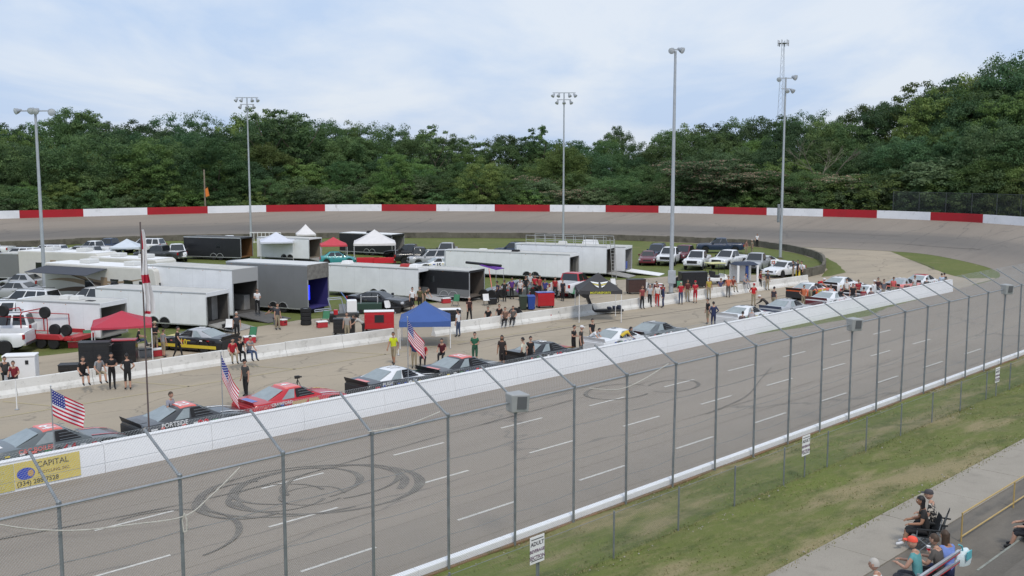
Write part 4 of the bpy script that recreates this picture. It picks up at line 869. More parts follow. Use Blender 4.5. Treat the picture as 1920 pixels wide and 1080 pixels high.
        if kind == 'suv':
            for sd in (-1, 1): MB().cyl((rr+.2, sd*(wt-.1), zr+.06), (rf-.1, sd*(wt-.1), zr+.06), .022, n=6).build('roof_rail', M_PLAST, t)
    else:
        a = accents or {}
        MB().hexa([(-2.47,-.88,.76),(-2.44,-.88,.76),(-2.44,.88,.76),(-2.47,.88,.76)], [(-2.56,-.88,.98),(-2.535,-.88,.98),(-2.535,.88,.98),(-2.56,.88,.98)]).build('spoiler', a.get('spoiler', M_PLAST), t)
        for y in (-.6, -.2, .2, .6): MB().cyl((-2.53, y, .95), (-2.28, y, .85), .012, n=5).build('spoiler_brace', M_STEEL, t)
        MB().box(-2.54, -2.44, -.86, .86, .18, .70).build('rear_panel', a.get('tail', M_PLAST), t, bevel=.02)
        MB().box(2.30, 2.54, -.86, .86, .10, .18).build('splitter', M_PLAST, t, bevel=.02)
        for sd in (-1, 1):
            MB().cyl((fb-.3, sd*(wb-.12), zb+.02), (rf-.02, sd*(wt-.04), zr-.03), .022, n=6).build('roll_bar', M_STEEL, t)
            for k in range(3):
                f = .25 + .22*k; x0 = rb + (fb-rb)*.60; x1 = rb + (fb-rb)*.86
                MB().cyl((x0, sd*(wb+(wt-wb)*f+.012), zb+(zr-zb)*f), (x1, sd*(wb+(wt-wb)*f+.012), zb+(zr-zb)*f), .012, n=4).build('window_net', M_DKSTEEL, t)
        rr_ = random.Random(int(loc[0]*1000)); dm = [M_PURE, M_RED, M_YEL, M_BLUE, M_BLACK, M_CORAL, M_GREEN, M_PURE]
        for k in range(9):
            x0 = -2.15 + k*.42 + rr_.uniform(-.05, .05); wq = rr_.uniform(.12, .26); hq = rr_.uniform(.05, .10); zt_ = interp(sp['top'], x0)-.135
            for sd in (-1, 1): MB().box(x0, x0+wq, sd*(hw+.0015)-.003, sd*(hw+.0015)+.003, zt_-hq, zt_).build('decal', dm[(k*3+rr_.randrange(8)) % 8], t)
        dk = dm[rr_.randrange(8)]
        MB().grid(lambda u, v: (-2.36+.30*u, -.45+.9*v, interp(sp['top'], -2.36+.30*u)+.032), 3, 2).build('deck_decal', dk, t)
        for y0 in (-.62, .50): MB().grid(lambda u, v: (.95+1.25*u, y0+.12*v, interp(sp['top'], .95+1.25*u)+.034), 5, 1).build('bonnet_stripe', dm[rr_.randrange(8)], t)
        if 'num' in a: text(a['num'][0], .62, M_PURE if m.name != 'paint_white' else M_BLACK, t, frame((rr+.16, .26, zr+.030), (0,-1,0), (1,0,0)), name='roof_number', font_w=2.0)
        MB().box(-.2, .25, .1, .5, .55, .95).build('seat', M_DARK, t, bevel=.04)
        if 'roof' in a: MB().hexa([(rr+.06,-wt+.10,zr-.04),(rf-.06,-wt+.10,zr-.04),(rf-.06,wt-.10,zr-.04),(rr+.06,wt-.10,zr-.04)], [(rr+.10,-wt+.14,zr+.022),(rf-.10,-wt+.14,zr+.022),(rf-.10,wt-.14,zr+.022),(rr+.10,wt-.14,zr+.022)]).build('roof_panel', a['roof'], t)
        if 'hood' in a: MB().grid(lambda u, v: (.80+1.3*u, -.55+1.1*v, interp(sp['top'], .80+1.3*u)+.036), 6, 2).build('bonnet_panel', a['hood'], t)
        if 'num' in a:
            nm_, nmm = a['num']
            for sd in (-1, 1):
                text(nm_, .50, nmm, t, frame((-.02 if sd < 0 else .02, sd*(hw+.004), .40), (-sd*1.0,0,0), (0,0,1)), name='race_number', align='CENTER', font_w=2.5)
        if 'side' in a:
            st, stm, sz = a['side']
            text(st, sz, stm, t, frame((-1.75, -hw-.004, .70), (1,0,0), (0,.02,1)), font_w=1.5)
        if 'tailtext' in a:
            st, stm, sz = a['tailtext']; text(st, sz, stm, t, frame((-2.537, .45, .36), (0,-1,0), (0,0,1)), font_w=1.2)
        if 'stripe' in a:
            for sd in (-1, 1): MB().box(-2.2, 1.9, sd*(hw+.001)-.004, sd*(hw+.001)+.004, .26, .44).build('side_stripe', a['stripe'], t)
        if 'door' in a:
            for sd in (-1, 1): MB().box(-.75, .55, sd*(hw+.000)-.005, sd*(hw+.000)+.005, .34, .76).build('door_panel', a['door'], t)
    return t
S45 = 45.0
def race(px, py, m, label, rz=S45, n=None, **a):
    """rear bumper centre seen at pixel (px,py) at z=.45"""
    p = G(px, py, .95); d = Vector((math.cos(rad(rz)), math.sin(rad(rz)), 0)); c = p + d*2.5
    return vehicle('race', m, c, rz, label, 'race car', 'race_car', 'race cars lined up on the pit road', accents=a, roof=a.pop('roofm', None))
def rline(px, n, m, label, **a):
    """car parked along the white wall at offset n, tail at column px (deck height)"""
    lo, hi = 0.0, 140.0
    for _ in range(50):
        mid = (lo+hi)/2
        if px_of(W(mid, n, .9))[0] < px: lo = mid
        else: hi = mid
    c = W(lo + 2.5, n); return vehicle('race', m, c, S45 + a.pop('yaw', 0), label, 'race car', 'race_car', 'race cars lined up on the pit road', roof=a.pop('roofm', None), accents=a)
NUMW = M_PURE
rline(-28, 37.0, M_GUN, 'grey race car with coral roof and red door number beside the yellow banner', roof=M_CORAL, num=('64', M_REDP), side=('C&C BOILER', M_CORAL, .22), stripe=M_DGREY)
rline(245, 36.9, M_DGREY, 'dark grey race car with black spoiler and white side lettering behind the flagpole', roof=M_CORAL, num=('22', M_REDP), side=('PORTSIDE', NUMW, .24), tail=M_PLAST)
rline(455, 37.0, M_RED, 'bright red race car with tan door panel and red spoiler', spoiler=M_RED, tail=M_RED, door=mat('tan_panel', (.55,.40,.20), .5), side=('CRAWFORD', NUMW, .18), num=('4', M_REDP), roof=M_CORAL, tailtext=('RACING', NUMW, .14))
rline(668, 36.9, M_BLACK, 'black race car with white roof just ahead of the red race car', roofm=M_WHITE, side=('PUGH', NUMW, .22), num=('07', NUMW), tailtext=('41', NUMW, .14))
rline(802, 36.8, M_BLACK, 'black race car with coral roof panel and red number in front of the green shirt', roof=M_CORAL, num=('51', M_REDP), tailtext=('AUTO', NUMW, .16), stripe=M_RED)
rline(962, 36.9, M_BLACK, 'black and red race car with pale rear screen beside two bareheaded spectators', hood=M_RED, stripe=M_RED, num=('18', M_REDP), tailtext=('TIRE', NUMW, .22))
rline(1112, 36.8, M_WHITE, 'white race car with red and blue stripe beside a man in black', stripe=M_BLUE, hood=M_RED, num=('5', M_BLUE), spoiler=M_WHITE, tail=M_WHITE)
rline(1186, 36.8, M_GUN, 'grey race car with long pale rear screen behind the yellow shirt', stripe=M_BLUE, num=('2', NUMW), tail=M_BLUE, spoiler=M_PLAST)
rline(1362, 36.9, M_WHITE, 'plain white race car with two people leaning over its side', spoiler=M_WHITE, tail=M_WHITE, num=('9', M_BLACK))
rline(1444, 36.7, M_SILV, 'silver race car with dark blue tail next to the bending man', tail=M_NAVY, spoiler=M_NAVY, num=('17', M_BLACK))
rline(1530, 36.8, M_WHITE, 'white race car with dark red tail beside the orange race car', tail=M_MAROON, spoiler=M_MAROON, stripe=M_MAROON, num=('3', M_RED))
race(1492, 541, M_ORANGE, 'orange race car with broad black tail panel standing out on the pit road', tail=M_PLAST, spoiler=M_PLAST, num=('7', NUMW), roofm=M_WHITE, door=M_YEL)
race(1552, 529, M_WHITE, 'white and red race car with black tail and a man leaning in', tail=M_PLAST, spoiler=M_PLAST, stripe=M_RED, hood=M_RED, num=('1', M_RED))
rline(1600, 36.8, M_WHITE, 'white race car with purple stripe amid a knot of crew', stripe=M_PURP, num=('8', M_PURP), hood=M_NAVY)
rline(1668, 37.0, M_CORAL, 'coral and silver race car near the end of the white wall', roofm=M_SILV, num=('27', NUMW), stripe=M_SILV)
rline(1708, 37.0, M_WHITE, 'white race car with red roof at the head of the queue', roof=M_RED, num=('6', M_RED), stripe=M_RED)
# dirt style car in the paddock and parked crew cars
def vat(kind, m, px, py, z, rz, label, cat='pickup truck', name='pickup_truck', group=None, **k):
    return vehicle(kind, m, G(px, py, z), rz, label, cat, name, group, **k)
vehicle('race', M_BLACK, G(365, 640, .45), 160, 'black race car with yellow nose parked behind the sitting wall', 'race car', 'race_car', 'race cars in the paddock', roof=M_SILV, accents=dict(hood=M_YEL, num=('10', M_YEL), stripe=M_YEL))
vehicle('race', M_GUN, G(965, 541, .6), 200, 'charcoal race car parked among the crowd near the purple awning', 'race car', 'race_car', 'race cars in the paddock', accents=dict(num=('44', M_PURP)))
vehicle('race', M_WHITE, G(1440, 490, .6), 20, 'white and red race car on a trailer beside the silver grille trucks', 'race car', 'race_car', 'race cars in the paddock', accents=dict(num=('12', M_RED), hood=M_RED, stripe=M_BLACK))
vehicle('race', M_WHITE, G(818, 489, .9), 200, 'white race car with black patches standing between trailers', 'race car', 'race_car', 'race cars in the paddock', accents=dict(num=('15', M_BLACK), hood=M_BLACK, stripe=M_BLACK))
vehicle('coupe', M_BLACK, G(713, 572, .35), -22, 'glossy black coupe parked beside the white trailer', 'car', 'parked_car')
PK = 'pickups parked on the infield lawn'
vat('pickup', M_WHITE, 1256, 478, 1.0, -110, 'white pickup with square grille seen past the tall light pole', group=PK)
vat('pickup', M_MAROON, 1284, 474, 1.0, -118, 'maroon pickup parked tight behind a white one', group=PK)
vat('pickup', M_WHITE, 1308, 485, 1.0, -112, 'white pickup with dark grille next to the maroon one', group=PK)
vat('pickup', M_WHITE, 1366, 484, 1.0, -128, 'white pickup with wide black grille parked behind the golf cart', group=PK)
vat('pickup', M_NAVY, 1350, 459, 1.0, 172, 'long navy crew cab pickup standing side on across the lawn', group=PK)
vat('pickup', M_SILV, 1418, 490, 1.0, -115, 'silver pickup beside the checkered race car', group=PK)
vat('suv', M_NAVY, 1232, 470, 1.0, -105, 'dark blue sport utility vehicle behind the white trailer ramps', 'car', 'sport_utility_vehicle')
vat('sedan', M_MAROON, 1215, 483, .7, -100, 'dark red sedan parked tight against the trailer end', 'car', 'parked_car')
vat('sedan', M_WHITE, 1470, 507, .55, -140, 'white sedan with black grille by three standing people', 'car', 'parked_car')
vat('pickup', M_WHITE, 1076, 530, 1.0, 62, 'white pickup with red cab roof seen from behind the black canopy', roof=M_RED)
vat('compact', M_TEAL, 634, 482, .8, 8, 'small teal car under the far red canopy', 'car', 'parked_car')
vat('pickup', M_BLACK, 768, 472, 1.0, 175, 'black pickup parked beside the far white canopy', group=PK)
vat('pickup', M_BLACK, 788, 478, 1.0, 10, 'black pickup with low bed next to another black one', group=PK)
vat('pickup', M_SILV, 838, 466, 1.2, -95, 'grey pickup facing out behind the long white trailer', group=PK)
vat('suv', M_SILV, 808, 481, 1.0, 195, 'silver sport utility vehicle behind the white race car', 'car', 'sport_utility_vehicle')
vat('suv', M_NAVY, 965, 463, 1.2, 160, 'dark blue sport utility vehicle hidden behind the trailer roof', 'car', 'sport_utility_vehicle')
vat('pickup', M_WHITE, 428, 453, 1.1, -165, 'white pickup alone on the lawn beyond the black trailer', group=PK)
vat('suv', M_WHITE, 272, 458, 1.0, 172, 'large white sport utility vehicle next to the limp flag', 'car', 'sport_utility_vehicle')
vat('pickup', M_WHITE, 332, 470, 1.1, -70, 'white pickup nosed up to the black trailer', group=PK)
vat('pickup', M_DGREY, 300, 474, 1.0, 165, 'dark grey pickup with open bed below the white sport utility vehicle', group=PK)
vat('pickup', M_WHITE, 176, 462, 1.2, 165, 'white crew cab pickup with dark roof behind the motorhome', group=PK, roof=None)
vat('suv', M_WHITE, 86, 468, 1.2, 175, 'white sport utility vehicle half hidden behind another white car', 'car', 'sport_utility_vehicle')
vat('suv', M_WHITE, 36, 473, 1.2, 172, 'white sport utility vehicle with three dark side windows near the lawn edge', 'car', 'sport_utility_vehicle')
vat('pickup', M_WHITE, 118, 478, 1.2, 160, 'white pickup beside the pale light pole', group=PK)
vat('suv', M_WHITE, 6, 486, 1.2, 168, 'white sport utility vehicle beside the grey trailer front', 'car', 'sport_utility_vehicle')
vat('sedan', M_BLACK, 8, 508, .8, 170, 'black sedan parked below the white cars', 'car', 'parked_car')
vat('suv', M_WHITE, 50, 556, 1.2, 168, 'big white sport utility vehicle directly behind the small open trailer', 'car', 'sport_utility_vehicle')
vat('pickup', M_WHITE, 178, 551, 1.35, 165, 'white pickup peeping over the small white trailer roof', group=PK)
vat('suv', M_WHITE, -8, 580, 1.2, 190, 'white sport utility vehicle with sloping tail window', 'car', 'sport_utility_vehicle')
vat('suv', M_WHITE, -14, 604, 1.2, 188, 'white sport utility vehicle with black rear glass above the pickup bed', 'car', 'sport_utility_vehicle')
vat('pickup', M_WHITE, -42, 632, .9, 186, 'white pickup with black bed liner beside the red car hauler', group=PK)
vat('compact', M_SILV, 40, 524, .9, 170, 'silver small car below the grey trailer front', 'car', 'parked_car')
vat('pickup', M_BLACK, 160, 488, 1.3, 170, 'black pickup roof showing between the motorhomes', group=PK)
vat('suv', M_WHITE, 232, 492, 1.3, 168, 'white car with dark windows beside the motorhome front', 'car', 'sport_utility_vehicle')
for k, (kd, m_, px, py, z, rz, lab) in enumerate([('pickup', M_WHITE, 62, 484, 1.2, 168, 'white pickup with long bed between the white cars and the grey trailer'), ('suv', M_SILV, 150, 470, 1.2, 170, 'silver sport utility vehicle behind the white motorhome roof'),
        ('pickup', M_WHITE, 210, 478, 1.3, 172, 'white pickup tucked between the motorhomes and the canopy'), ('suv', M_WHITE, 20, 498, 1.2, 175, 'white sport utility vehicle just above the silver small car'), ('pickup', M_NAVY, 205, 458, 1.1, 168, 'navy pickup tail beside the large white sport utility vehicle'),
        ('sedan', M_SILV, 28, 540, .9, 172, 'silver sedan squeezed in above the big white sport utility vehicle'), ('pickup', M_WHITE, -20, 462, 1.2, 172, 'white pickup at the lawn edge beyond all other parked cars'), ('suv', M_BLACK, 140, 498, 1.3, 165, 'black sport utility vehicle under the awning of the swirl sided motorhome')]):
    vat(kd, m_, px, py, z, rz, lab, *(('pickup truck', 'pickup_truck') if kd == 'pickup' else ('car', 'sport_utility_vehicle' if kd == 'suv' else 'parked_car')))
# ================================================================ TRAILERS AND MOTORHOMES
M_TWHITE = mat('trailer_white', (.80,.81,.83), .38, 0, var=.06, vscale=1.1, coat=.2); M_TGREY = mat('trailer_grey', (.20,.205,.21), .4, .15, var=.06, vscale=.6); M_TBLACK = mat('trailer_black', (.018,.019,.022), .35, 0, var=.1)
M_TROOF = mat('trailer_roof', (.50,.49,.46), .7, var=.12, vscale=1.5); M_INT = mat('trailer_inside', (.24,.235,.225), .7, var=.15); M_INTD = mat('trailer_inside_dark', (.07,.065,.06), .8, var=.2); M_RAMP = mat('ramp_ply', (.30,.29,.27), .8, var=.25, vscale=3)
M_SEAMT = {}
def trailer(p, L_, Wd, Hh, label, m, rz=-25.0, inside=None, ramp=2.0, header=.25, roofm=None, floor=.42, axles=2, axx=-.42, roofbits=(), sidedoor=None, rearm=None, rampm=None, inner=(), skirt=None, name='enclosed_trailer', doors=False):
    """p = near rear bottom corner on the ground; +x runs out of the open rear, the near side lies at y = 0"""
    t = thing(name, label, 'trailer', (p[0], p[1], 0), rz, 'enclosed race trailers'); inside = inside or M_INT; e = .05; rearm = rearm or m
    for y0, y1 in ((0, e), (Wd-e, Wd)):
        wl = MB().box(-L_, 0, y0, y1, floor-.06, Hh).build('side_wall', m, t, bevel=.012)
    MB().prism([(-L_, 0), (-L_-.55, Wd*.32), (-L_-.55, Wd*.68), (-L_, Wd)], floor-.06, Hh-.005, 'z').build('nose', m, t, bevel=.03)
    MB().box(-L_+.02, -.02, e+.002, Wd-e-.002, Hh-.05, Hh+.02).build('roof', roofm or M_TROOF, t)
    for y in (-.012, Wd-.035): MB().box(-L_, .01, y, y+.047, Hh-.07, Hh+.035).build('roof_rail', M_ALU, t, bevel=.008)
    for y in (-.010, Wd-.01): MB().box(-L_, 0, y, y+.02, floor-.10, floor-.02).build('lower_trim', M_ALU, t)
    MB().box(-L_+.02, 0, e+.002, Wd-e-.002, floor-.08, floor).build('deck', inside, t)
    MB().box(-L_+.03, -L_+.06, e+.002, Wd-e-.002, floor, Hh-.06).build('front_lining', inside, t)
    MB().box(-L_+.06, -.06, e+.001, e+.02, floor, Hh-.06).build('side_lining', inside, t); MB().box(-L_+.06, -.06, Wd-e-.02, Wd-e-.001, floor, Hh-.06).build('side_lining', inside, t)
    MB().box(-.03, .02, 0, Wd, Hh-header, Hh+.03).build('rear_header', rearm, t, bevel=.008)
    for y in (-.004, Wd-.07): MB().box(-.03, .022, y, y+.074, floor-.06, Hh-header).build('rear_post', M_ALU, t, bevel=.006)
    for k in inner: MB().box(*k[:6]).build('cabinet', k[6], t, bevel=.01)
    if ramp:
        MB().hexa([(.03,.10,floor-.10),(ramp,.10,.0),(ramp,Wd-.10,.0),(.03,Wd-.10,floor-.10)], [(.03,.10,floor-.02),(ramp,.10,.05),(ramp,Wd-.10,.05),(.03,Wd-.10,floor-.02)]).build('ramp_door', rampm or M_RAMP, t)
    if doors:
        MB().box(.0, 1.1, -.05, -.01, floor-.02, Hh-header).build('rear_door', rearm, t, bevel=.01); MB().box(.0, .05, Wd+.01, Wd+1.1, floor-.02, Hh-header).build('rear_door', rearm, t, bevel=.01)
    for k in range(axles):
        for y in (.13, Wd-.13): wheel(t, L_*axx + (k-(axles-1)/2)*.86, y if y < 1 else y, .36, .36, .22, None, -1 if y < 1 else 1)
    m_ = MB(); xa = L_*axx; r = .46
    for y in (-.035, Wd+.005):
        for k in range(axles):
            cx = xa + (k-(axles-1)/2)*.86
            arc = [(cx + r*math.cos(a*math.pi/8), .36 + r*math.sin(a*math.pi/8)) for a in range(9)]; arc2 = [(cx + (r-.05)*math.cos(a*math.pi/8), .36 + (r-.05)*math.sin(a*math.pi/8)) for a in range(8, -1, -1)]
            m_.prism(arc + arc2, y, y+.03, 'y')
            if y < 0: MB().prism([(cx + (r-.05)*math.cos(a*math.pi/8), .36 + (r-.05)*math.sin(a*math.pi/8)) for a in range(9)], -.004, -.001, 'y').build('wheel_well', M_DARK, t)
    m_.build('fender', M_ALU, t)
    MB().box(-L_*.9, -.1, .5, Wd-.5, floor-.24, floor-.09).build('chassis', M_DARK, t)
    for k in range(int(L_ / 1.6)): MB().box(-L_+.5+k*1.6, -L_+.56+k*1.6, -.016, -.002, Hh-.13, Hh-.10).build('marker_light', mat('amber_light', (.5,.2,.03), .4), t)
    for k in range(1, int(L_ / 1.22)):
        MB().box(-k*1.22-.012, -k*1.22+.012, -.004, -.001, floor, Hh-.08).build('panel_seam', M_SEAMT.get(m.name) or M_SEAMT.setdefault(m.name, mat('seam_'+m.name, tuple(c*.88 for c in m.node_tree.nodes['Principled BSDF'].inputs['Base Color'].default_value[:3]), .5)), t)
    if skirt: MB().box(-L_, -.01, -.008, -.002, floor-.05, floor+.55).build('skirt', skirt, t)
    if sidedoor: MB().box(sidedoor[0], sidedoor[0]+.85, -.012, -.003, floor+.05, floor+1.8).build('side_door', m, t, bevel=.003); MB().box(sidedoor[0]+.2, sidedoor[0]+.65, -.02, -.0125, floor+1.0, floor+1.5).build('door_window', M_GLASS, t)
    for (x, y, a, b, h, mm) in roofbits: MB().hexa([(x-a,y-b,Hh+.02),(x+a,y-b,Hh+.02),(x+a,y+b,Hh+.02),(x-a,y+b,Hh+.02)], [(x-a*.8,y-b*.8,Hh+h),(x+a*.8,y-b*.8,Hh+h),(x+a*.8,y+b*.8,Hh+h),(x-a*.8,y+b*.8,Hh+h)]).build('roof_vent', mm, t, bevel=.03)
    return t
AC = mat('roof_unit', (.62,.62,.6), .6)
def corner(px, py, z): return G(px, py, z)
trailer(corner(190,632,.42), 6.2, 2.45, 2.42, 'small white trailer with open rear behind the near red canopy', M_TWHITE, rz=-17, inside=M_INT, ramp=0, roofbits=[(-3.4,1.2,.35,.35,.28,AC),(-2.6,1.2,.35,.35,.28,AC),(-1.4,.9,.3,.2,.06,M_DARK)])
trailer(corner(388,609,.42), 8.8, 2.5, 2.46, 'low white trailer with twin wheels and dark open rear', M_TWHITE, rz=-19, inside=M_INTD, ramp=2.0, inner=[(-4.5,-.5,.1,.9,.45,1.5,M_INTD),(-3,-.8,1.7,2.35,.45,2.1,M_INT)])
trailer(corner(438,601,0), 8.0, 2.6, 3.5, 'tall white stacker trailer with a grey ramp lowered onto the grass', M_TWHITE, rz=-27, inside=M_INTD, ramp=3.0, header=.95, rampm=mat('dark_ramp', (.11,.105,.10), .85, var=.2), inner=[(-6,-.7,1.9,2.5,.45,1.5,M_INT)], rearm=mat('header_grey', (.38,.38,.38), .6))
GH = mat('header_decal', (.26,.245,.22), .6, col2=(.12,.11,.10), vscale=3.0)
t = trailer(corner(578,590,0), 7.4, 2.6, 3.55, 'tall silver grey stacker trailer with blue lit interior', M_TGREY, rz=-25, inside=mat('blue_inside', (.04,.035,.16), .6), ramp=0, header=1.05, rearm=GH, axx=-.36, roofm=mat('pale_roof', (.62,.62,.61), .6))
MB().box(-.35,-.28,.55,.62,1.0,2.05).build('light_tube', mat('blue_tube', (.01,.02,1.0), .4, emit=2.6), t)
trailer(corner(785,558,.30), 9.0, 2.5, 2.55, 'white trailer behind the black coupe with side vent and rear doors', M_TWHITE, rz=-26, inside=M_INT, ramp=2.4, rampm=mat('pale_ramp', (.42,.42,.42), .7), roofbits=[(-7.6,1.2,.4,.4,.3,M_PURE),(-.9,1.0,.4,.4,.3,M_PURE),(-2.0,1.3,.4,.3,.25,mat('red_vent', (.4,.03,.03), .6))], inner=[(-3,-.4,1.6,2.4,.45,1.6,M_INTD),(-2.5,-.3,.1,.5,.45,2.0,M_TWHITE)])
trailer(corner(880,561,.25), 4.6, 2.3, 2.45, 'short black trailer with silver skirt and purple awning', M_TBLACK, rz=-30, inside=mat('brown_inside', (.12,.10,.085), .8), ramp=0, skirt=M_TGREY, header=.15, sidedoor=(-3.9,))
t = trailer(corner(1068,523,.25), 13.0, 2.5, 2.5, 'very long white trailer reaching past the open lawn', M_TWHITE, rz=-24, inside=M_INT, ramp=0, axx=-.30, roofbits=[(-9.5,1.2,.4,.35,.2,AC),(-6.0,1.2,.35,.35,.2,M_DARK)], inner=[(-2,-.3,1.7,2.4,.45,1.9,M_INTD)])
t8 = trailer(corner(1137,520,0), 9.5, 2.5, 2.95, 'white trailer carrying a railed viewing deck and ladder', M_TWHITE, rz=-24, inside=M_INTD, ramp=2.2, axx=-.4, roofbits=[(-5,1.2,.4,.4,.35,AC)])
for x in [-8.5+k*1.05 for k in range(9)]:
    for y in (.1, 2.4): MB().cyl((x, y, 2.95), (x, y, 3.85), .022, n=6).build('deck_post', M_ALU, t8)
for y in (.1, 2.4):
    for z in (3.4, 3.85): MB().cyl((-8.5, y, z), (-.1, y, z), .02, n=6).build('deck_rail', M_ALU, t8)
trailer(corner(1172,515.5,0), 8.5, 2.5, 2.75, 'white trailer with long white ramps and blue bins inside', M_TWHITE, rz=-22, inside=M_INT, ramp=3.4, rampm=M_PURE, inner=[(-1.4,-.3,1.2,1.9,.45,1.2,M_BLUE),(-3,-.3,.2,.7,.45,2.0,M_DARK)], roofbits=[(-4,1.2,.8,.5,.55,M_PURE)])
trailer(corner(452,486,.2), 7.6, 2.5, 2.6, 'black trailer with brown wood lined rear beyond the stacker trailers', M_TBLACK, rz=-18, inside=mat('wood_lining', (.18,.09,.035), .7, var=.2), ramp=0, header=.12, sidedoor=(-3.4,), roofm=mat('black_roof', (.05,.05,.05), .7))
trailer(corner(580,488,.2), 7.2, 2.5, 2.6, 'white trailer with small side window behind the far white canopy', M_TWHITE, rz=-24, inside=mat('tan_lining', (.22,.19,.15), .8), ramp=1.8, header=.1)
trailer(corner(735,478,.2), 8.0, 2.5, 2.6, 'black trailer with white roof behind the far white canopy', M_TBLACK, rz=-30, ramp=0, roofm=M_PURE, roofbits=[(-4,1.2,.5,.4,.3,M_DARK)])
trailer(corner(80,523,.3), 4.5, 2.4, 2.6, 'plain grey trailer end beside the pale light pole', M_TGREY, rz=-8, ramp=0)
def motorhome(p, L_, Wd, Hh, label, rz, swirl, dark_from=None, awning=False):
    t = thing('motorhome', label, 'motorhome', (p[0], p[1], 0), rz, 'motorhomes in the paddock'); cr = mat('motorhome_cream', (.62,.60,.55), .35, 0, var=.04, coat=.2); tan = mat('motorhome_tan', (.30,.22,.14), .4); brn = mat('motorhome_brown', (.09,.055,.035), .4)
    MB().prism([(-L_,.45),(0,.45),(.12,.9),(.10,1.5),(-.15,Hh-.15),(-.35,Hh),(-L_,Hh)], 0, Wd, 'y').build('body', cr, t, bevel=.06)
    MB().box(-L_+.05, -.4, .06, Wd-.06, Hh+.001, Hh+.05).build('roof', M_PURE, t, bevel=.02)
    for x in (-L_*.3, -L_*.7): MB().box(x-.5, x+.5, Wd*.3, Wd*.7, Hh+.05, Hh+.36).build('roof_unit', AC, t, bevel=.05)
    MB().add([(.121,.25,1.35),(.121,Wd-.25,1.35),(-.14,Wd-.3,Hh-.35),(-.14,.3,Hh-.35)], [(0,1,2,3)]).build('windscreen', M_GLASS, t).location = (.012,0,.004)
    for (x0, x1, z0, z1) in ((-1.6,-.7,1.55,2.3),(-3.1,-2.3,1.5,2.35),(-4.4,-3.7,1.5,2.35),(-7.0,-6.2,1.6,2.2)):
        if -x0 < L_: MB().box(x0, x1, -.015, -.002, z0, z1).build('side_window', M_GLASS, t); MB().box(x0-.05, x1+.05, -.011, -.0015, z0-.05, z1+.05).build('window_frame', M_PLAST, t)
    MB().box(-5.4, -4.75, -.02, -.002, .55, 2.5).build('entry_door', tan, t, bevel=.01)
    if swirl:
        for k, (m_, z, a) in enumerate(((brn, 1.1, .5), (tan, 1.75, .42), (brn, 2.35, .3), (tan, 2.7, .2))):
            pts = [(-L_+.3 + (L_-1.2)*u, z + .45*math.sin(u*4.4+k*.7) - .2*u) for u in [q/14 for q in range(15)]]
            poly = [(x, z_ + a*.5*math.sin(math.pi*(i+.3)/15)) for i, (x, z_) in enumerate(pts)] + [(x, z_ - a*.4*math.sin(math.pi*(i+.3)/15)) for i, (x, z_) in reversed(list(enumerate(pts)))]
            MB().prism([(x, min(Hh-.1, max(.5, z_))) for x, z_ in poly], -.008-.0015*k, -.001, 'y').build('swirl_stripe', m_, t)
    if awning:
        MB().hexa([(-L_*.98,-2.0,Hh-.50),(-L_*.42,-2.0,Hh-.50),(-L_*.42,-.02,Hh-.18),(-L_*.98,-.02,Hh-.18)], [(-L_*.98,-2.0,Hh-.47),(-L_*.42,-2.0,Hh-.47),(-L_*.42,-.02,Hh-.15),(-L_*.98,-.02,Hh-.15)]).build('awning', mat('awning_dark', (.05,.055,.07), .8), t)
        for x in (-L_*.97, -L_*.43): MB().cyl((x,-1.98,Hh-.5), (x,-.02,1.0), .02, n=6).build('awning_arm', M_ALU, t)
    for x in (-1.9, -L_*.72):
        for y in (.14, Wd-.14): wheel(t, x, y, .45, .45, .28, None, -1 if y < 1 else 1)
    MB().box(-L_+.2, -.3, .3, Wd-.3, .2, .46).build('chassis', M_DARK, t)
    return t
motorhome(G(292,505,3.3), 11.2, 2.5, 3.3, 'cream motorhome with brown swirls and a dark awning', -25, True, awning=True)
motorhome(G(186,476,3.2), 9.0, 2.5, 3.2, 'white motorhome roof behind the swirl sided motorhome', -20, False)
motorhome(G(296,488,2.9), 7.5, 2.4, 2.9, 'low pale motorhome tucked behind the tall white stacker trailer', -22, False)
# red open car hauler with tyre racks
t = thing('car_hauler', 'red open car hauler with tyres on a raised rack', 'trailer', G(135, 655, 0), -14); MRT = mat('hauler_red', (.40,.03,.035), .45, var=.15)
MB().box(-5.2,0,-.05,.08,.50,.68).build('side_rail', MRT, t, bevel=.015); MB().box(-5.2,0,1.9,2.03,.50,.68).build('side_rail', MRT, t, bevel=.015)
for k in range(14): MB().box(-5.1+k*.37, -4.78+k*.37, .085, 1.895, .60, .65).build('deck_plank', M_RAMP, t)
for x in (-1.9, -1.05):
    for y in (-.18, 2.16): wheel(t, x, y, .36, .36, .22, None, -1 if y < 1 else 1)
for y in (-.32, 2.05): MB().prism([(-2.5,.62),(-2.3,.86),(-.65,.86),(-.45,.62),(-.45,.56),(-2.5,.56)], y, y+.27, 'y').build('fender', MRT, t, bevel=.02)
for x in (-5.0, -3.4):
    MB().tube([(x,.0,.6),(x,.0,1.9),(x,.15,2.05),(x,1.8,2.05),(x,1.95,1.9),(x,1.95,.6)], .035, 8).build('rack_hoop', MRT, t)
MB().tube([(-5.0,.02,1.75),(-1.6,.02,1.75),(-1.6,.02,.6)], .03, 6).build('rack_rail', MRT, t); MB().tube([(-5.0,1.93,1.75),(-1.6,1.93,1.75),(-1.6,1.93,.6)], .03, 6).build('rack_rail', MRT, t)
for x in (-4.6, -1.75): wheel(t, x, .05, 2.1, .34, .24, None, -1)
MB().box(-.6,.2,.1,1.85,.45,.70).build('toolbox', MRT, t, bevel=.02)
MB().box(-6.4,-5.2,.9,1.05,.5,.62).build('drawbar', MRT, t)
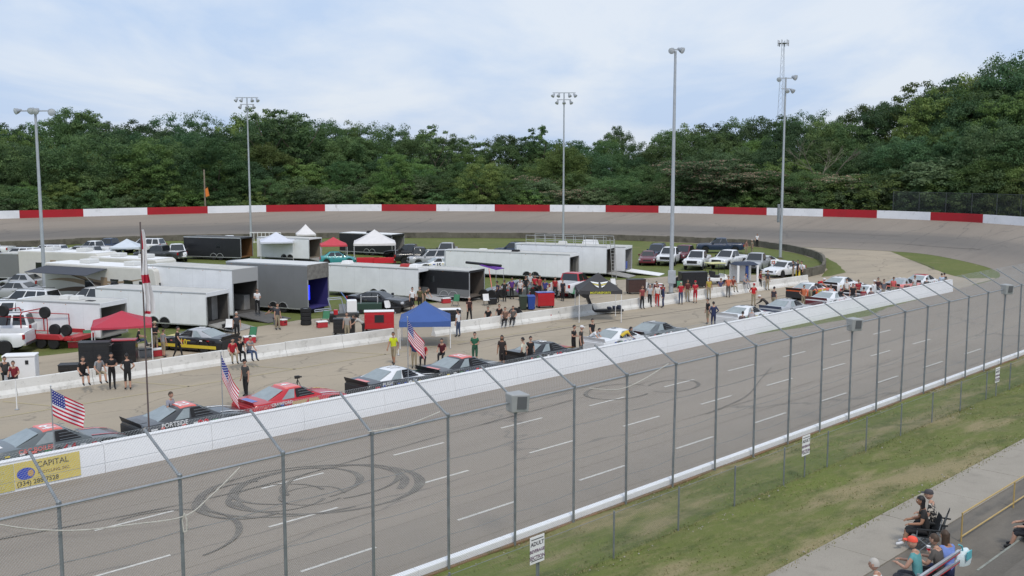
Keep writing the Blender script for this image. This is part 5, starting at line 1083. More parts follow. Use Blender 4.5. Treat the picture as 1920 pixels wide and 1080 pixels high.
wheel(t, -1.4, .4, 1.02, .36, .25, None, -1); wheel(t, -.7, .5, 1.02, .34, .25, None, -1)
# ================================================================ PEOPLE
def limbs(pose):
    """joint positions of a 1.75 m figure facing +x; returns nodes {name: (x,y,z,r)}, edges, head pose, hands"""
    n = {}; sit = pose in ('sit', 'chair', 'sitpoint', 'bench'); bend = pose == 'bend'
    hz = .93 if not sit else .10                # pelvis height (sitting: above the seat)
    lean = .42 if bend else (.10 if sit else .02); th = math.asin(min(.95, lean / .52)) if bend else lean / .52
    up = lambda d: (d * math.sin(th), d * math.cos(th))
    def T(d, y, r, fx=0.0): x, z = up(d); return (x + fx, y, hz + z, r)
    n['pel'] = (0, 0, hz, .125); n['wst'] = T(.16, 0, .118); n['chs'] = T(.36, 0, .135); n['nk0'] = T(.53, 0, .065); n['nk1'] = T(.60, 0, .052, .01)
    hd = up(.72)
    for s, k in ((1, 'l'), (-1, 'r')):
        n['sh'+k] = T(.475, .165*s, .066)
        sx, _, sz, _ = n['sh'+k]
        E_, H_ = {'stand': ((.0,.05,-.29),(.05,.02,-.26)), 'hips': ((-.10,.15,-.24),(.14,-.13,-.16)), 'phone': ((.02,.06,-.28),(.22,-.10,.02)), 'fold': ((.04,.08,-.26),(.20,-.20,.02)),
                  'walk': ((-.12*s,.05,-.27),(.10 - .06*s,.01,-.23)), 'bend': ((.16,.05,-.23),(.20,-.04,-.12)), 'sit': ((.03,.07,-.27),(.20,-.04,-.10)), 'chair': ((.06,.07,-.26),(.23,-.05,-.04)),
                  'bench': ((.10,.08,-.25),(.20,-.10,.03)), 'sitpoint': ((.22,.03,-.12),(.24,-.02,.04)) if s < 0 else ((.03,.07,-.27),(.20,-.04,-.10)), 'point': ((.24,.03,-.12),(.25,-.02,.02)) if s < 0 else ((0,.05,-.29),(.05,.02,-.26)),
                  'lean': ((-.05,.10,-.27),(.18,-.05,-.10))}[pose]
        e = (sx+E_[0], .165*s+E_[1]*s, sz+E_[2]); h = (e[0]+H_[0], e[1]+H_[1]*s, e[2]+H_[2]); dr = (Vector(h)-Vector(e)).normalized(); hh = Vector(h) + dr*.07
        n['el'+k] = (*e, .044); n['wr'+k] = (*h, .030); n['hd'+k] = (*hh, .034)
        n['hp'+k] = (0, .09*s, hz-.04, .098)
        if sit:
            kx = .44; n['kn'+k] = (kx, .12*s, hz-.02, .066); fz = {'chair': -.34, 'bench': -.36}.get(pose, -.42) ; off = .12*s if pose == 'chair' else 0
            n['an'+k] = (kx + (.10 if k == 'l' else .02), .12*s, hz+fz, .044); n['to'+k] = (n['an'+k][0]+.16, .13*s, hz+fz-.045, .038)
        else:
            st = .22*s if pose == 'walk' else (.05*s if pose != 'bend' else 0); kb = .05 if pose != 'walk' else .07
            n['kn'+k] = (st*.45+kb-.02, .095*s, .50, .066); n['an'+k] = (st, .10*s, .095, .043); n['to'+k] = (st+.16, .115*s, .045, .040)
    E_ = [('pel','wst'),('wst','chs'),('chs','nk0'),('nk0','nk1')]
    for k in 'lr': E_ += [('chs','sh'+k),('sh'+k,'el'+k),('el'+k,'wr'+k),('wr'+k,'hd'+k),('pel','hp'+k),('hp'+k,'kn'+k),('kn'+k,'an'+k),('an'+k,'to'+k)]
    return n, E_, Vector((hd[0]+.025, 0, hz+hd[1])), th
PM = {}
REG = ['skin', 'shirt', 'pants', 'shoe']
def person_mesh(pose, sleeve='short', leg='long'):
    key = (pose, sleeve, leg)
    if key in PM: return PM[key]
    n, ed, hd, th = limbs(pose); names = list(n); ix = {k: i for i, k in enumerate(names)}
    me = bpy.data.meshes.new('tmp'); me.from_pydata([n[k][:3] for k in names], [(ix[a], ix[b]) for a, b in ed], []); o = bpy.data.objects.new('tmp_body', me); COL.objects.link(o)
    md = o.modifiers.new('skin', 'SKIN'); md.use_smooth_shade = True
    for k in names:
        sv = me.skin_vertices[0].data[ix[k]]; r = n[k][3]
        sv.radius = (r*1.18, r*.86) if k in ('pel','wst','chs') else ((r, r)); sv.use_root = (k == 'pel')
    ss = o.modifiers.new('sub', 'SUBSURF'); ss.levels = 1; ss.render_levels = 1
    dg = bpy.context.evaluated_depsgraph_get(); bm_ = bpy.data.meshes.new_from_object(o.evaluated_get(dg)); bpy.data.objects.remove(o)
    vs = [v.co.copy() for v in bm_.vertices]; fs = [tuple(p.vertices) for p in bm_.polygons]; bpy.data.meshes.remove(bm_)
    # widen the torso a little sideways
    region = []
    def seg(p, a, b):
        a = Vector(a); b = Vector(b); d = b - a; t = max(0, min(1, (p-a).dot(d)/d.length_squared)); return (p-(a+d*t)).length, t
    for f in fs:
        c = sum((vs[i] for i in f), Vector())/len(f); best = None
        for a, b in ed:
            dd, t = seg(c, n[a][:3], n[b][:3]); dd /= (n[a][3]+n[b][3])
            if best is None or dd < best[0]: best = (dd, a, b, t)
        _, a, b, t = best; r = 1
        if b[:2] in ('wr',): r = 1 if sleeve == 'long' else 0
        elif b[:2] == 'hd': r = 0
        elif b[:2] == 'el': r = (0 if (sleeve == 'none' or (sleeve == 'short' and t > .62)) else 1)
        elif b == 'nk1': r = 0
        elif b == 'nk0': r = 1 if t < .75 else 0
        elif b[:2] == 'hp' or (a == 'pel' and b == 'wst' and t < .25): r = 2
        elif b[:2] == 'kn': r = 2
        elif b[:2] == 'an': r = (2 if leg == 'long' or t < .12 else 0) if t < .9 else 3
        elif b[:2] == 'to': r = 3
        region.append(r)
    mb = MB(); mb.v = [tuple(v) for v in vs]; mb.f = fs; mb.m = region
    # head: shaped ellipsoid with brow, nose, chin and ears
    def head(u, v):
        a = 2*math.pi*u; b = math.pi*(v-.5); x = .098*math.cos(b)*math.cos(a); y = .076*math.cos(b)*math.sin(a); z = .122*math.sin(b)
        if z < 0: x *= 1 - .22*(z/-.122)**2 * (1 if x < 0 else .4); y *= 1 - .30*(z/-.122)**2
        if abs(math.sin(a)) < .35 and x > 0 and -.045 < z < .02: x += .020*(1-abs(math.sin(a))/.35)*(1-abs(z+.015)/.04)
        return Vector((x, y, z)) + hd
    mb.grid(head, 16, 12, mi=0)
    for s in (1, -1): mb.box(hd.x-.02, hd.x+.02, hd.y+s*.078-.008, hd.y+s*.078+.008, hd.z-.03, hd.z+.03, 0)
    for s in (1, -1): mb.box(hd.x+.078, hd.x+.090, hd.y+s*.034-.012, hd.y+s*.034+.012, hd.z+.004, hd.z+.016, 3)
    mb.box(hd.x+.080, hd.x+.092, hd.y-.022, hd.y+.022, hd.z-.062, hd.z-.054, 2 if False else 0)
    for k, s in (('l', 1), ('r', -1)):                      # fingers and thumb, slightly curled
        w_ = Vector(n['wr'+k][:3]); h = Vector(n['hd'+k][:3]); d = (h-w_).normalized(); sd = d.cross(ZV) if abs(d.z) < .9 else Vector((1,0,0)); sd.normalize(); dn = d.cross(sd).normalized()
        for q in range(4):
            o_ = h + sd*(.020*(q-1.5)); L_ = (.070,.082,.078,.060)[q]; p1 = o_ + d*L_*.5 + dn*.006; p2 = p1 + d*L_*.42 + dn*.022
            mb.cyl(o_ - d*.01, p1, .0095, .0085, 5, True, 0); mb.cyl(p1, p2, .0085, .007, 5, True, 0)
        tb = w_.lerp(h, .35) + sd*.03; mb.cyl(tb, tb + d*.045 + sd*.03, .011, .008, 5, True, 0)
    me = mb.mesh('person', [None]*4, smooth=True, ang=70)
    hairm = MB()
    def cap(u, v):
        a = 2*math.pi*u; b = math.pi*.5*v; lo = -.15 if math.cos(a) < .35 else .42; zz = lo + (1-lo)*math.sin(b); cc = math.sqrt(max(0, 1-zz*zz)) if zz > 0 else 1.0
        return Vector((.108*cc*math.cos(a) - .004, .087*cc*math.sin(a), .134*zz)) + hd
    hairm.grid(cap, 18, 7); hair = hairm.mesh('hair', [None], smooth=True)
    longm = MB(); longm.grid(cap, 18, 7); longm.loft([[hd + Vector((-.03+.075*math.cos(t), .092*math.sin(t), z)) for t in [1.2 + k*.55 for k in range(8)]] for z in (.05, -.05, -.15, -.26)], closed=False, cap=False); lng = longm.mesh('hair', [None], smooth=True)
    cm = MB()
    def hat(u, v):
        a = 2*math.pi*u; b = math.pi*.5*v; zz = .28 + .74*math.sin(b); cc = math.cos(b)**.55
        return Vector((.112*cc*math.cos(a), .090*cc*math.sin(a), .134*zz)) + hd
    cm.grid(hat, 18, 6); cm.prism([(hd.x+.085, hd.y-.075), (hd.x+.165, hd.y-.05), (hd.x+.19, hd.y), (hd.x+.165, hd.y+.05), (hd.x+.085, hd.y+.075)], hd.z+.036, hd.z+.048, 'z'); hatm = cm.mesh('cap', [None], smooth=True)
    PM[key] = (me, hair, lng, hatm); return PM[key]
CL = {}
def cloth(c): 
    k = 'cloth_%d_%d_%d' % tuple(int(x*1000) for x in c); return mat(k, c, .85, var=.12, vscale=14, bump=.1)
SK1 = mat('skin_light', (.48,.28,.20), .55, spec=.3); SK2 = mat('skin_tan', (.36,.19,.12), .55, spec=.3); SK3 = mat('skin_brown', (.13,.065,.04), .55, spec=.3)
HB = mat('hair_black', (.012,.010,.010), .6); HBR = mat('hair_brown', (.06,.035,.02), .6); HW = mat('hair_grey', (.45,.42,.38), .7)
BK, WT, GY, RD, NV_, KH, JN, MR = (.012,.012,.014), (.66,.66,.67), (.26,.265,.28), (.42,.015,.03), (.02,.03,.085), (.30,.25,.17), (.045,.07,.14), (.09,.012,.02)
def place(o, slots):
    for i, m in enumerate(slots): o.material_slots[i].link = 'OBJECT'; o.material_slots[i].material = m
def person(px, py, pose, face, shirt, pants, label, top='hair', topm=None, skin=SK1, sleeve='short', leg='long', shoe=None, seat=None, h=1.75, group=None, at=None, g=0.0):
    """px,py: top of the head in the photo. seat: height of what is sat on; g: ground height"""
    me, hair, lng, hat = person_mesh(pose, sleeve, leg); k = h/1.75
    n, _, hd, _ = limbs(pose); zt = (hd.z+.13)*k; sit = pose in ('sit','chair','bench','sitpoint')
    if at == 'wall':                             # crouching close behind the white wall
        at = Pn(px, py, 35.22); seat = at.z - zt
    z0 = (seat if sit else g)
    p = at or G(px, py, zt + z0); f = rad(face); off = Vector((hd.x*k*math.cos(f), hd.x*k*math.sin(f), 0))
    o = link('person', me, None, (p.x-off.x, p.y-off.y, z0), face); o.scale = (k, k, k); tag(o, label, 'person', group)
    place(o, [skin, cloth(shirt), cloth(pants), cloth(shoe or (.02,.02,.022))])
    hm = {'hair': hair, 'long': lng, 'cap': hat}[top]; c = link('cap' if top == 'cap' else 'hair', hm, o); place(c, [topm or HB])
    return o
CAPB = cloth(BK); CAPW = cloth(WT); CAPR = cloth(RD); CAPT = cloth((.42,.36,.24)); CAPO = mat('cap_orange', (.85,.09,.05), .7)
TC = -100   # facing the camera
WG = 'people sitting on the pit barrier'
person(155,668,'sit',-50,BK,BK,'person in black with bare folded arms sitting on the barrier by the toolboxes',skin=SK1,leg='short',seat=.76,top='hair',topm=HBR)
person(186,665,'sit',-45,GY,KH,'person in grey shirt and shorts sitting on the barrier between two in black',leg='short',seat=.76,topm=HBR)
person(208,661,'fold',-60,BK,BK,'person in black leaning back on the barrier with arms folded',topm=HB)
person(237,662,'hips',120,BK,BK,'person in black and red team shirt with back turned beside the barrier',leg='short',topm=HB,skin=SK1)
person(333,612,'walk',0,BK,BK,'person all in black walking past the yellow nosed race car',topm=HB)
person(290,602,'phone',-40,BK,KH,'person in pale cap and khaki shorts looking at a phone',top='cap',topm=CAPT,leg='short')
person(306,616,'stand',60,GY,KH,'person in grey shirt standing behind the one in a pale cap',h=1.6,topm=HBR,leg='short')
person(262,610,'chair',20,BK,JN,'person in dark shirt seated under the edge of the near red canopy',seat=.45,topm=HB)
person(436,633,'sit',-60,RD,KH,'person in red shirt and khaki trousers sitting on the barrier',seat=.76,topm=HB)
person(450,630,'sit',-55,BK,BK,'person in black cap and black clothes sitting on the barrier',seat=.76,top='cap',topm=CAPB)
person(469,629,'sitpoint',-40,GY,JN,'person in jeans sitting on the barrier and pointing ahead',seat=.76,topm=HB)
person(458,673,'stand',-120,(.05,.05,.05),BK,'person in charcoal shirt and black trousers standing alone on the pit road',top='cap',topm=CAPB)
person(443,584,'stand',-80,(.04,.04,.045),BK,'person in dark overalls standing at the foot of a trailer ramp',top='hair',topm=HW)
person(320,734,'phone',-15,(.30,.30,.34),JN,'person in pale grey shirt looking down behind the dark grey race car',topm=HBR)
person(482,541,'phone',-60,WT,BK,'person in white standing inside the tall white stacker trailer',g=.42,topm=HBR)
person(505,570,'bend',160,BK,BK,'person in black bending over beside the silver stacker trailer',topm=HB)
person(737,622,'walk',-105,(.55,.62,.02),KH,'person in bright yellow shirt walking beside the blue canopy',leg='short',topm=HBR,skin=SK2)
person(890,622,'phone',-95,(.02,.11,.06),(.03,.10,.06),'person in green shirt and green shorts standing by the black race cars',leg='short',topm=HB,skin=SK1)
person(941,628,'stand',-100,(.03,.022,.02),(.025,.02,.02),'person with long dark hair in brown black clothes on the pit road',top='long',leg='short',topm=HB,skin=SK2)
person(980,632,'hips',150,(.55,.52,.42),BK,'person in cream shirt watching the black and red race car',topm=HB,skin=SK1)
person(995,630,'stand',-60,BK,BK,'person in black shirt beside the one in cream',topm=HB)
person(1077,609,'fold',-30,BK,BK,'slim person in black with arms folded near the white race car',topm=HB)
person(1091,610,'stand',-20,(.045,.04,.035),(.05,.045,.04),'broad person in charcoal with pale cap near the white race car',top='cap',topm=CAPW,h=1.8)
person(1111,597,'walk',-60,BK,KH,'person in black shirt and tan shorts walking behind the white race car',leg='short',topm=HB)
person(1124,612,'bend',-30,WT,JN,'person in white shirt stooping over the white race car',topm=HB,h=1.7, at=G(1124,626,1.1))
person(1183,613,'bend',10,(.62,.45,.05),BK,'person in yellow shirt crouched at the tail of the grey race car',topm=HB,at=G(1183,620,1.25))
person(1219,532,'stand',-80,(.42,.42,.44),BK,'person in light grey top and black trousers beside the racing suit',topm=HW)
person(1233,531,'stand',-95,(.60,.58,.55),(.55,.03,.02),'person in red and white racing suit beside the concrete barrier',topm=HBR,sleeve='long',shoe=RD)
person(1243,533,'stand',180,NV_,NV_,'person in navy suit beside the red racing suit',topm=HB,sleeve='long')
person(1231,527,'stand',-90,MR,BK,'person in dark red shirt behind the concrete barrier',topm=HBR)
person(1277,528,'lean',-95,RD,JN,'person in red shirt and jeans leaning on the barrier by the light pole',topm=HW)
person(1304,526,'phone',-110,RD,RD,'person in long red shirt standing with hands together at the barrier',leg='short',top='cap',topm=CAPR)
person(1327,559,'stand',-160,BK,KH,'person in black tee and tan shorts talking on the pit road',leg='short',topm=HB)
person(1338,565,'hips',100,NV_,NV_,'person in navy racing suit seen from behind on the pit road',topm=HB,sleeve='long')
person(1393,583,'chair',60,(.05,.012,.015),NV_,'person in maroon shirt leaning at the plain white race car',topm=HB,skin=SK2,at='wall')
person(1410,577,'chair',70,(.40,.36,.37),KH,'person in pale grey shirt leaning at the plain white race car',topm=HW,at='wall')
person(1414,531,'hips',-80,(.50,.015,.02),KH,'person in bright red shirt and khaki trousers standing apart',top='cap',topm=CAPR)
person(1424,553,'bend',150,(.03,.025,.022),BK,'person in dark jacket and white cap bending over a race car',top='cap',topm=CAPW,sleeve='long')
person(1366,517,'lean',-100,(.62,.16,.08),(.10,.09,.08),'person in orange shirt and grey trousers leaning on the barrier',topm=HBR)
person(1376,517,'sit',-70,(.25,.05,.035),KH,'person in rust shirt perched on the barrier beside the orange shirt',topm=HBR,seat=.76)
person(1399,512,'sit',-50,(.32,.33,.36),(.30,.30,.32),'person in pale grey sitting on the barrier by the white awning',topm=HB,seat=.76)
person(1427,506,'lean',-40,(.16,.015,.02),BK,'person in dark red shirt and black trousers at the end of the barrier',topm=HB)
person(1400,450,'stand',-60,(.20,.10,.08),KH,'person in brown shirt standing behind the silver pickup',topm=HBR)
person(1410,449,'stand',200,KH,KH,'person in khaki standing on the lawn among friends',topm=HW)
person(1420,438,'stand',-90,WT,BK,'person in white shirt and black trousers near the infield wall',topm=HB)
person(1487,488,'hips',160,BK,KH,'person in black shirt talking beside the white sedan',topm=HB)
person(1496,487,'stand',190,(.05,.05,.06),BK,'person in dark grey shirt talking beside the white sedan',topm=HB)
person(1503,489,'stand',200,WT,BK,'person in white shirt and black trousers beside the yellow can',topm=HB)
person(1546,518,'bend',-20,(.50,.02,.03),BK,'person in red shirt and white cap leaning into a race car',top='cap',topm=CAPW, at=G(1546,519,1.6))
person(1558,533,'stand',120,(.50,.50,.52),BK,'person in pale shirt beside the black tailed race car',topm=HBR)
person(1578,537,'bend',20,BK,BK,'person in black stooping between two race cars',topm=HB,at=G(1580,540,1.5))
person(1600,531,'stand',-100,BK,BK,'person in black standing by the red and white bonnet',topm=HB)
person(1620,538,'chair',60,(.25,.02,.03),BK,'person in dark red beside the purple striped race car',topm=HB,at='wall')
person(1633,539,'chair',100,(.10,.02,.02),BK,'person in black and red beside the purple striped race car',topm=HBR,at='wall')
person(1640,525,'stand',-60,WT,WT,'person all in white with white cap among the crew',top='cap',topm=CAPW,sleeve='long')
person(1647,520,'stand',-100,(.05,.015,.018),BK,'person in black and maroon behind the one in white',topm=HB)
person(1700,527,'chair',90,MR,BK,'person in maroon beside the leading white race car',topm=HBR,at='wall')
person(1738,520,'chair',60,BK,BK,'person in black at the end of the white wall',topm=HB,at='wall')
person(1766,512,'chair',80,(.42,.50,.60),JN,'person in light blue shirt where the white wall ends',topm=HB,at='wall')
person(1771,511,'chair',60,BK,BK,'person in black beside the light blue shirt',topm=HB,at='wall')
person(773,538,'stand',-60,WT,BK,'person in white tee and black shorts beside the black coupe',leg='short',topm=HB)
person(787,537,'stand',-90,(.08,.07,.03),BK,'person in olive shirt beside the tyre rack',topm=HBR)
person(803,540,'bend',-50,(.10,.09,.05),KH,'person bending at the trailer ramp behind the blue canopy',topm=HBR)
person(858,579,'stand',150,WT,JN,'person in white shirt and jeans at the barrier gap',topm=HB)
person(880,556,'walk',-70,(.05,.02,.018),BK,'person in maroon brown shirt and black trousers walking near the barrier',topm=HW)
person(793,640,'chair',-90,RD,BK,'person in red seated in the shade of the blue canopy',seat=.45,topm=HB)
person(776,634,'stand',-90,NV_,KH,'person in navy standing under the blue canopy',topm=HB,h=1.6)
person(828,634,'chair',-100,MR,BK,'person in maroon seated at the edge of the blue canopy',seat=.45,topm=HB)
for q in [(915,574,BK,'person in black sitting behind the barrier beside the big tyre'),(936,570,(.03,.02,.02),'person in brown black sitting second along behind the barrier'),(947,575,(.20,.12,.09),'person in tan shirt sitting between two in black behind the barrier'),(962,573,(.16,.14,.13),'person in grey brown sitting next to the big upright tyre')]:
    person(q[0], q[1], 'chair', -100, q[2], BK, q[3], seat=.45, topm=HBR)
CR = 'crowd by the purple awning'
for q in [(932,526,(.03,.02,.05),'person in dark purple at the edge of the crowd by the purple awning',160),(946,524,(.02,.02,.02),'person in black with back turned in the crowd by the purple awning',80),(960,520,(.10,.03,.20),'person in purple shirt in the crowd by the purple awning',-60),(975,522,(.55,.52,.52),'person in off white shirt in the crowd by the purple awning',-120),
          (986,516,BK,'person in black cap in the crowd by the purple awning',-90),(994,511,(.50,.50,.50),'tall person in pale grey in the crowd by the purple awning',-80),(1003,515,RD,'person in red shirt in the crowd by the purple awning',-100),(1012,516,(.35,.05,.05),'person in faded red shirt in the crowd by the purple awning',-60),
          (1022,522,(.05,.05,.2),'person in royal blue shirt in the crowd by the purple awning',-120),(1041,519,(.30,.015,.02),'person in red and black jacket beside the red roofed pickup',-80)]:
    person(q[0], q[1], 'stand' if q[0] % 2 else 'hips', q[4], q[2], BK, q[3], topm=R.choice((HB, HBR, HB)), skin=R.choice((SK1, SK2)))
person(8,668,'chair',-60,(.05,.05,.05),BK,'person in charcoal seated beside the white cooler box',seat=.5,topm=HBR)
person(24,676,'chair',-80,(.22,.02,.03),BK,'person in red and black seated beside the white cooler box',seat=.5,topm=HBR)
person(1186,545,'sit',-90,(.08,.03,.03),BK,'person in brown crouched by the drinks cart',seat=.4,topm=HB, at=G(1240,552,1.2)) if False else None
EX = [(1452,537,'stand',40,(.05,.04,.05),'person in dark shirt at the tail of the orange race car'),(1508,534,'hips',-70,(.45,.12,.05),'person in burnt orange beside the orange race car'),(1530,531,'bend',30,(.10,.10,.12),'person in slate leaning beside the white and red race car'),(1588,522,'stand',-120,(.62,.60,.58),'person in cream standing beyond the white and red race car'),
      (1610,524,'phone',-90,(.30,.02,.03),'person in crimson looking at a phone beyond the crew'),(1658,523,'hips',-80,(.12,.12,.14),'person in dark grey near the coral race car'),(1676,519,'stand',-100,(.55,.10,.10),'person in salmon red near the coral race car'),(1716,516,'stand',-60,(.5,.5,.5),'person in light grey past the leading race cars'),
      (1290,524,'stand',-80,(.10,.02,.02),'person in oxblood shirt behind the barrier by the pit cart'),(1330,520,'stand',-90,(.40,.30,.05),'person in mustard shirt by the golf cart'),(1352,521,'chair',-90,(.10,.10,.2),'person in indigo seated by the golf cart'),(1440,506,'stand',-60,(.04,.04,.05),'person in black beyond the end of the barrier'),
      (1205,535,'stand',-60,(.25,.05,.05),'person in brick red by the drinks cart'),(1055,523,'stand',-120,(.02,.02,.03),'person in black beside the tailgate of the red roofed pickup'),(520,568,'stand',-40,(.05,.05,.06),'person in black near the silver stacker trailer wheels'),(650,585,'stand',-90,(.30,.28,.26),'person in beige behind the black tool cart'),
      (663,590,'bend',180,(.40,.38,.36),'person in pale shirt stooping behind the black tool cart')]
for q in EX: person(q[0], q[1], q[2], q[3], q[4], BK if q[0] % 2 else KH, q[5], topm=R.choice((HB, HBR)), skin=R.choice((SK1, SK2, SK1)), seat=.45)
# ================================================================ CANOPIES
def canopy(c, size, eave, peak, rz, m, label, val=.22, legs=None, sag=.06, name='canopy_tent', valm=None):
    t = thing(name, label, 'canopy', (c[0], c[1], 0), rz, 'pop up canopies in the pits'); h = size/2; lm = legs or M_PURE
    crn = [(-h,-h),(h,-h),(h,h),(-h,h)]
    for i in range(4):
        a = Vector((*crn[i], eave)); b = Vector((*crn[(i+1) % 4], eave)); p = Vector((0, 0, peak))
        def fn(u, v):
            q = a.lerp(b, u).lerp(p, v); q.z -= sag*4*v*(1-v)*(peak-eave) + .05*math.sin(math.pi*u)*(1-v); return q
        MB().grid(fn, 6, 7).build('roof_panel', m, t, smooth=True)
        mid = (a+b)/2; dn = Vector((mid.x, mid.y, 0)).normalized()*.012
        MB().grid(lambda u, v: a.lerp(b, u) + dn*(1+v) - ZV*(val*v + .05*math.sin(math.pi*u)*(1-v)), 6, 1).build('valance', valm or m, t)
        MB().cyl((crn[i][0]*.98, crn[i][1]*.98, 0), (crn[i][0]*.98, crn[i][1]*.98, eave), .024, n=6).build('leg', lm, t)
        MB().box(crn[i][0]*.98-.05, crn[i][0]*.98+.05, crn[i][1]*.98-.05, crn[i][1]*.98+.05, 0, .012).build('foot_plate', M_STEEL, t)
        MB().cyl((*[k*.97 for k in crn[i]], eave-.05), (0, 0, peak-.10), .014, n=5).build('roof_strut', M_STEEL, t)
    return t
fab = lambda n_, c: mat('fabric_'+n_, c, .75, var=.06, vscale=2)
canopy(G(795, 652, 0) + Vector((0, 1.2, 0)), 3.0, 1.62, 2.62, 4, fab('blue', (.045,.10,.30)), 'blue pop up canopy set low on the pit road', val=.34)
tb = canopy(G(1124, 605, 0) + Vector((0, 1.5, 0)), 2.95, 2.22, 3.3, 2, fab('charcoal', (.045,.043,.045)), 'charcoal canopy with winged emblem and yellow lettering', val=.26)
for k, sgn in enumerate((1, -1)):       # winged emblem on the front slope
    for j in range(3):
        pts = [(sgn*(.05+.02*j), .62-.17*j), (sgn*(.62-.12*j), .74-.17*j), (sgn*(.50-.12*j), .60-.17*j), (sgn*.10, .50-.17*j)]
        fx = lambda a, b: Vector((a, -1.475 + 1.475*b*.93 - .02, 2.22 + (3.3-2.22)*b*.82 + .02))
        MB().add([fx(a, b*.72 + .05) for a, b in pts], [(0,1,2,3)]).build('emblem_wing', (M_PURE, mat('emblem_gold', (.5,.42,.12), .6), M_PURE)[j], tb)
text('MOTORSPORTS', .20, mat('yellow_print', (.62,.60,.04), .6), tb, frame((0,-1.503,1.99), (1,0,0), (0,0,1)), align='CENTER', font_w=2)
canopy(G(192, 690, 0) + Vector((.3, 2.2, 0)), 3.05, 2.10, 2.75, 20, fab('red', (.42,.035,.06)), 'red pop up canopy over black toolboxes', val=.14)
canopy(G(626, 493, 0), 2.9, 2.1, 2.9, 12, fab('far_red', (.50,.05,.07)), 'small red canopy above the teal car', val=.18)
canopy(G(703, 492, 0), 4.6, 2.3, 3.7, 8, fab('white', (.66,.64,.64)), 'large white canopy over red tables far back', val=.25)
canopy(G(519, 489, 0), 3.6, 2.3, 3.3, 15, fab('pale_blue', (.60,.62,.70)), 'pale blue white canopy beside the white trailer', val=.2)
canopy(G(574, 470, 0), 2.4, 2.2, 3.4, 15, fab('cream', (.70,.68,.68)), 'small white peaked canopy beyond the trailers', val=.2)
canopy(G(240, 500, 0), 3.0, 2.2, 3.0, 10, fab('grey_white', (.55,.60,.66)), 'white and blue canopy behind the limp flag', val=.2)
# purple awning on the black trailer
t = thing('side_awning', 'purple awning with dark roll beside the short black trailer', 'awning', G(912, 552, 0), -28)
MB().hexa([(-.6,-.1,2.42),(1.0,-.1,2.10),(1.0,1.3,2.10),(-.6,1.3,2.42)], [(-.6,-.1,2.46),(1.0,-.1,2.14),(1.0,1.3,2.14),(-.6,1.3,2.46)]).build('awning_cloth', fab('purple', (.13,.03,.30)), t)
MB().cyl((-2.2,.4,2.56), (1.2,.4,2.42), .11, n=10).build('dark_roll', M_PLAST, t, smooth=True)
for x in (-1.4, .3): MB().cyl((x,-.1,2.2), (x+.9,-1.0,.02), .035, n=6).build('prop_pole', M_CORAL, t)
for y in (-.05, 1.25): MB().cyl((.95,y,0),(.95,y,2.12),.02,n=6).build('pole', M_ALU, t)
# ================================================================ PADDOCK EQUIPMENT
def cart(p, rz, label, m, L_=1.6, Wd=.75, Hh=1.25, top=None, cat='tool cart', name='tool_cart', drawers=3, inset=None):
    t = thing(name, label, cat, p, rz, None); MB().box(-L_/2, L_/2, -Wd/2, Wd/2, .14, Hh).build('cabinet', m, t, bevel=.02)
    for k in range(drawers):
        for j in (-1, 1): MB().box(j*L_/4-L_/4+.04, j*L_/4+L_/4-.04, -Wd/2-.014, -Wd/2+.002, .2+k*(Hh-.3)/drawers, .17+(k+1)*(Hh-.3)/drawers).build('drawer', m, t, bevel=.006)
    if inset: MB().box(-.30, .30, -Wd/2-.026, -Wd/2-.010, Hh*.45, Hh*.85).build('inset_panel', inset, t)
    MB().box(-L_/2-.02, L_/2+.02, -Wd/2-.02, Wd/2+.02, Hh, Hh+.045).build('worktop', top or M_PLAST, t, bevel=.01)
    for x in (-L_/2+.12, L_/2-.12):
        for y in (-Wd/2+.1, Wd/2-.1): MB().lathe([(.02,-.03),(.075,-.03),(.075,.03),(.02,.03)], 10, 'y', (x, y, .075)).build('castor', M_TYRE, t)
    MB().tube([(L_/2,-Wd/2+.1,Hh-.15),(L_/2+.12,-Wd/2+.1,Hh-.12),(L_/2+.12,Wd/2-.1,Hh-.12),(L_/2,Wd/2-.1,Hh-.15)], .014, 6).build('push_handle', M_CHROME, t)
    return t
cart(G(709, 622, 0)+Vector((0,.6,0)), 8, 'bright red pit cart with dark centre panel behind the barrier', M_RED, 1.9, .8, 1.25, inset=M_PLAST, top=M_PURE)
cart(G(643, 630, 0)+Vector((0,.6,0)), 6, 'black tool cart with red base strip behind the barrier', M_BLACK, 1.35, .7, 1.0)
cart(G(1022, 579, 0)+Vector((0,.8,0)), 15, 'red pit cart with blue cover behind the barrier', M_RED, 1.3, .8, 1.15, top=M_BLUE)
cart(G(1302, 541, 0)+Vector((0,.9,0)), 12, 'black pit cart next to the golf cart', M_BLACK, 2.4, 1.0, 1.35)
cart(G(170, 702, 0)+Vector((0,.7,0)), 10, 'tall black toolbox under the near red canopy', M_BLACK, 1.5, .7, 1.55, drawers=4)
cart(G(222, 690, 0)+Vector((0,.9,0)), 10, 'black toolbox with red end beside the taller toolbox', M_BLACK, 1.3, .7, 1.35, top=M_RED)
cart(G(122, 704, 0)+Vector((0,.6,0)), 12, 'low black crate beside the near red canopy', M_BLACK, 1.0, .7, .45, drawers=1)
cart(G(1190, 553, 0)+Vector((.2,.9,0)), 12, 'dark brown drinks cart behind the racing suit', mat('cart_brown', (.06,.03,.025), .5), 1.5, .8, 1.2, top=M_PLAST)
cart(G(820, 612, 0)+Vector((.2,1.0,0)), 8, 'black workbench with red boxes behind the blue canopy', M_BLACK, 2.6, .8, 1.0, top=M_PURE, inset=M_RED)
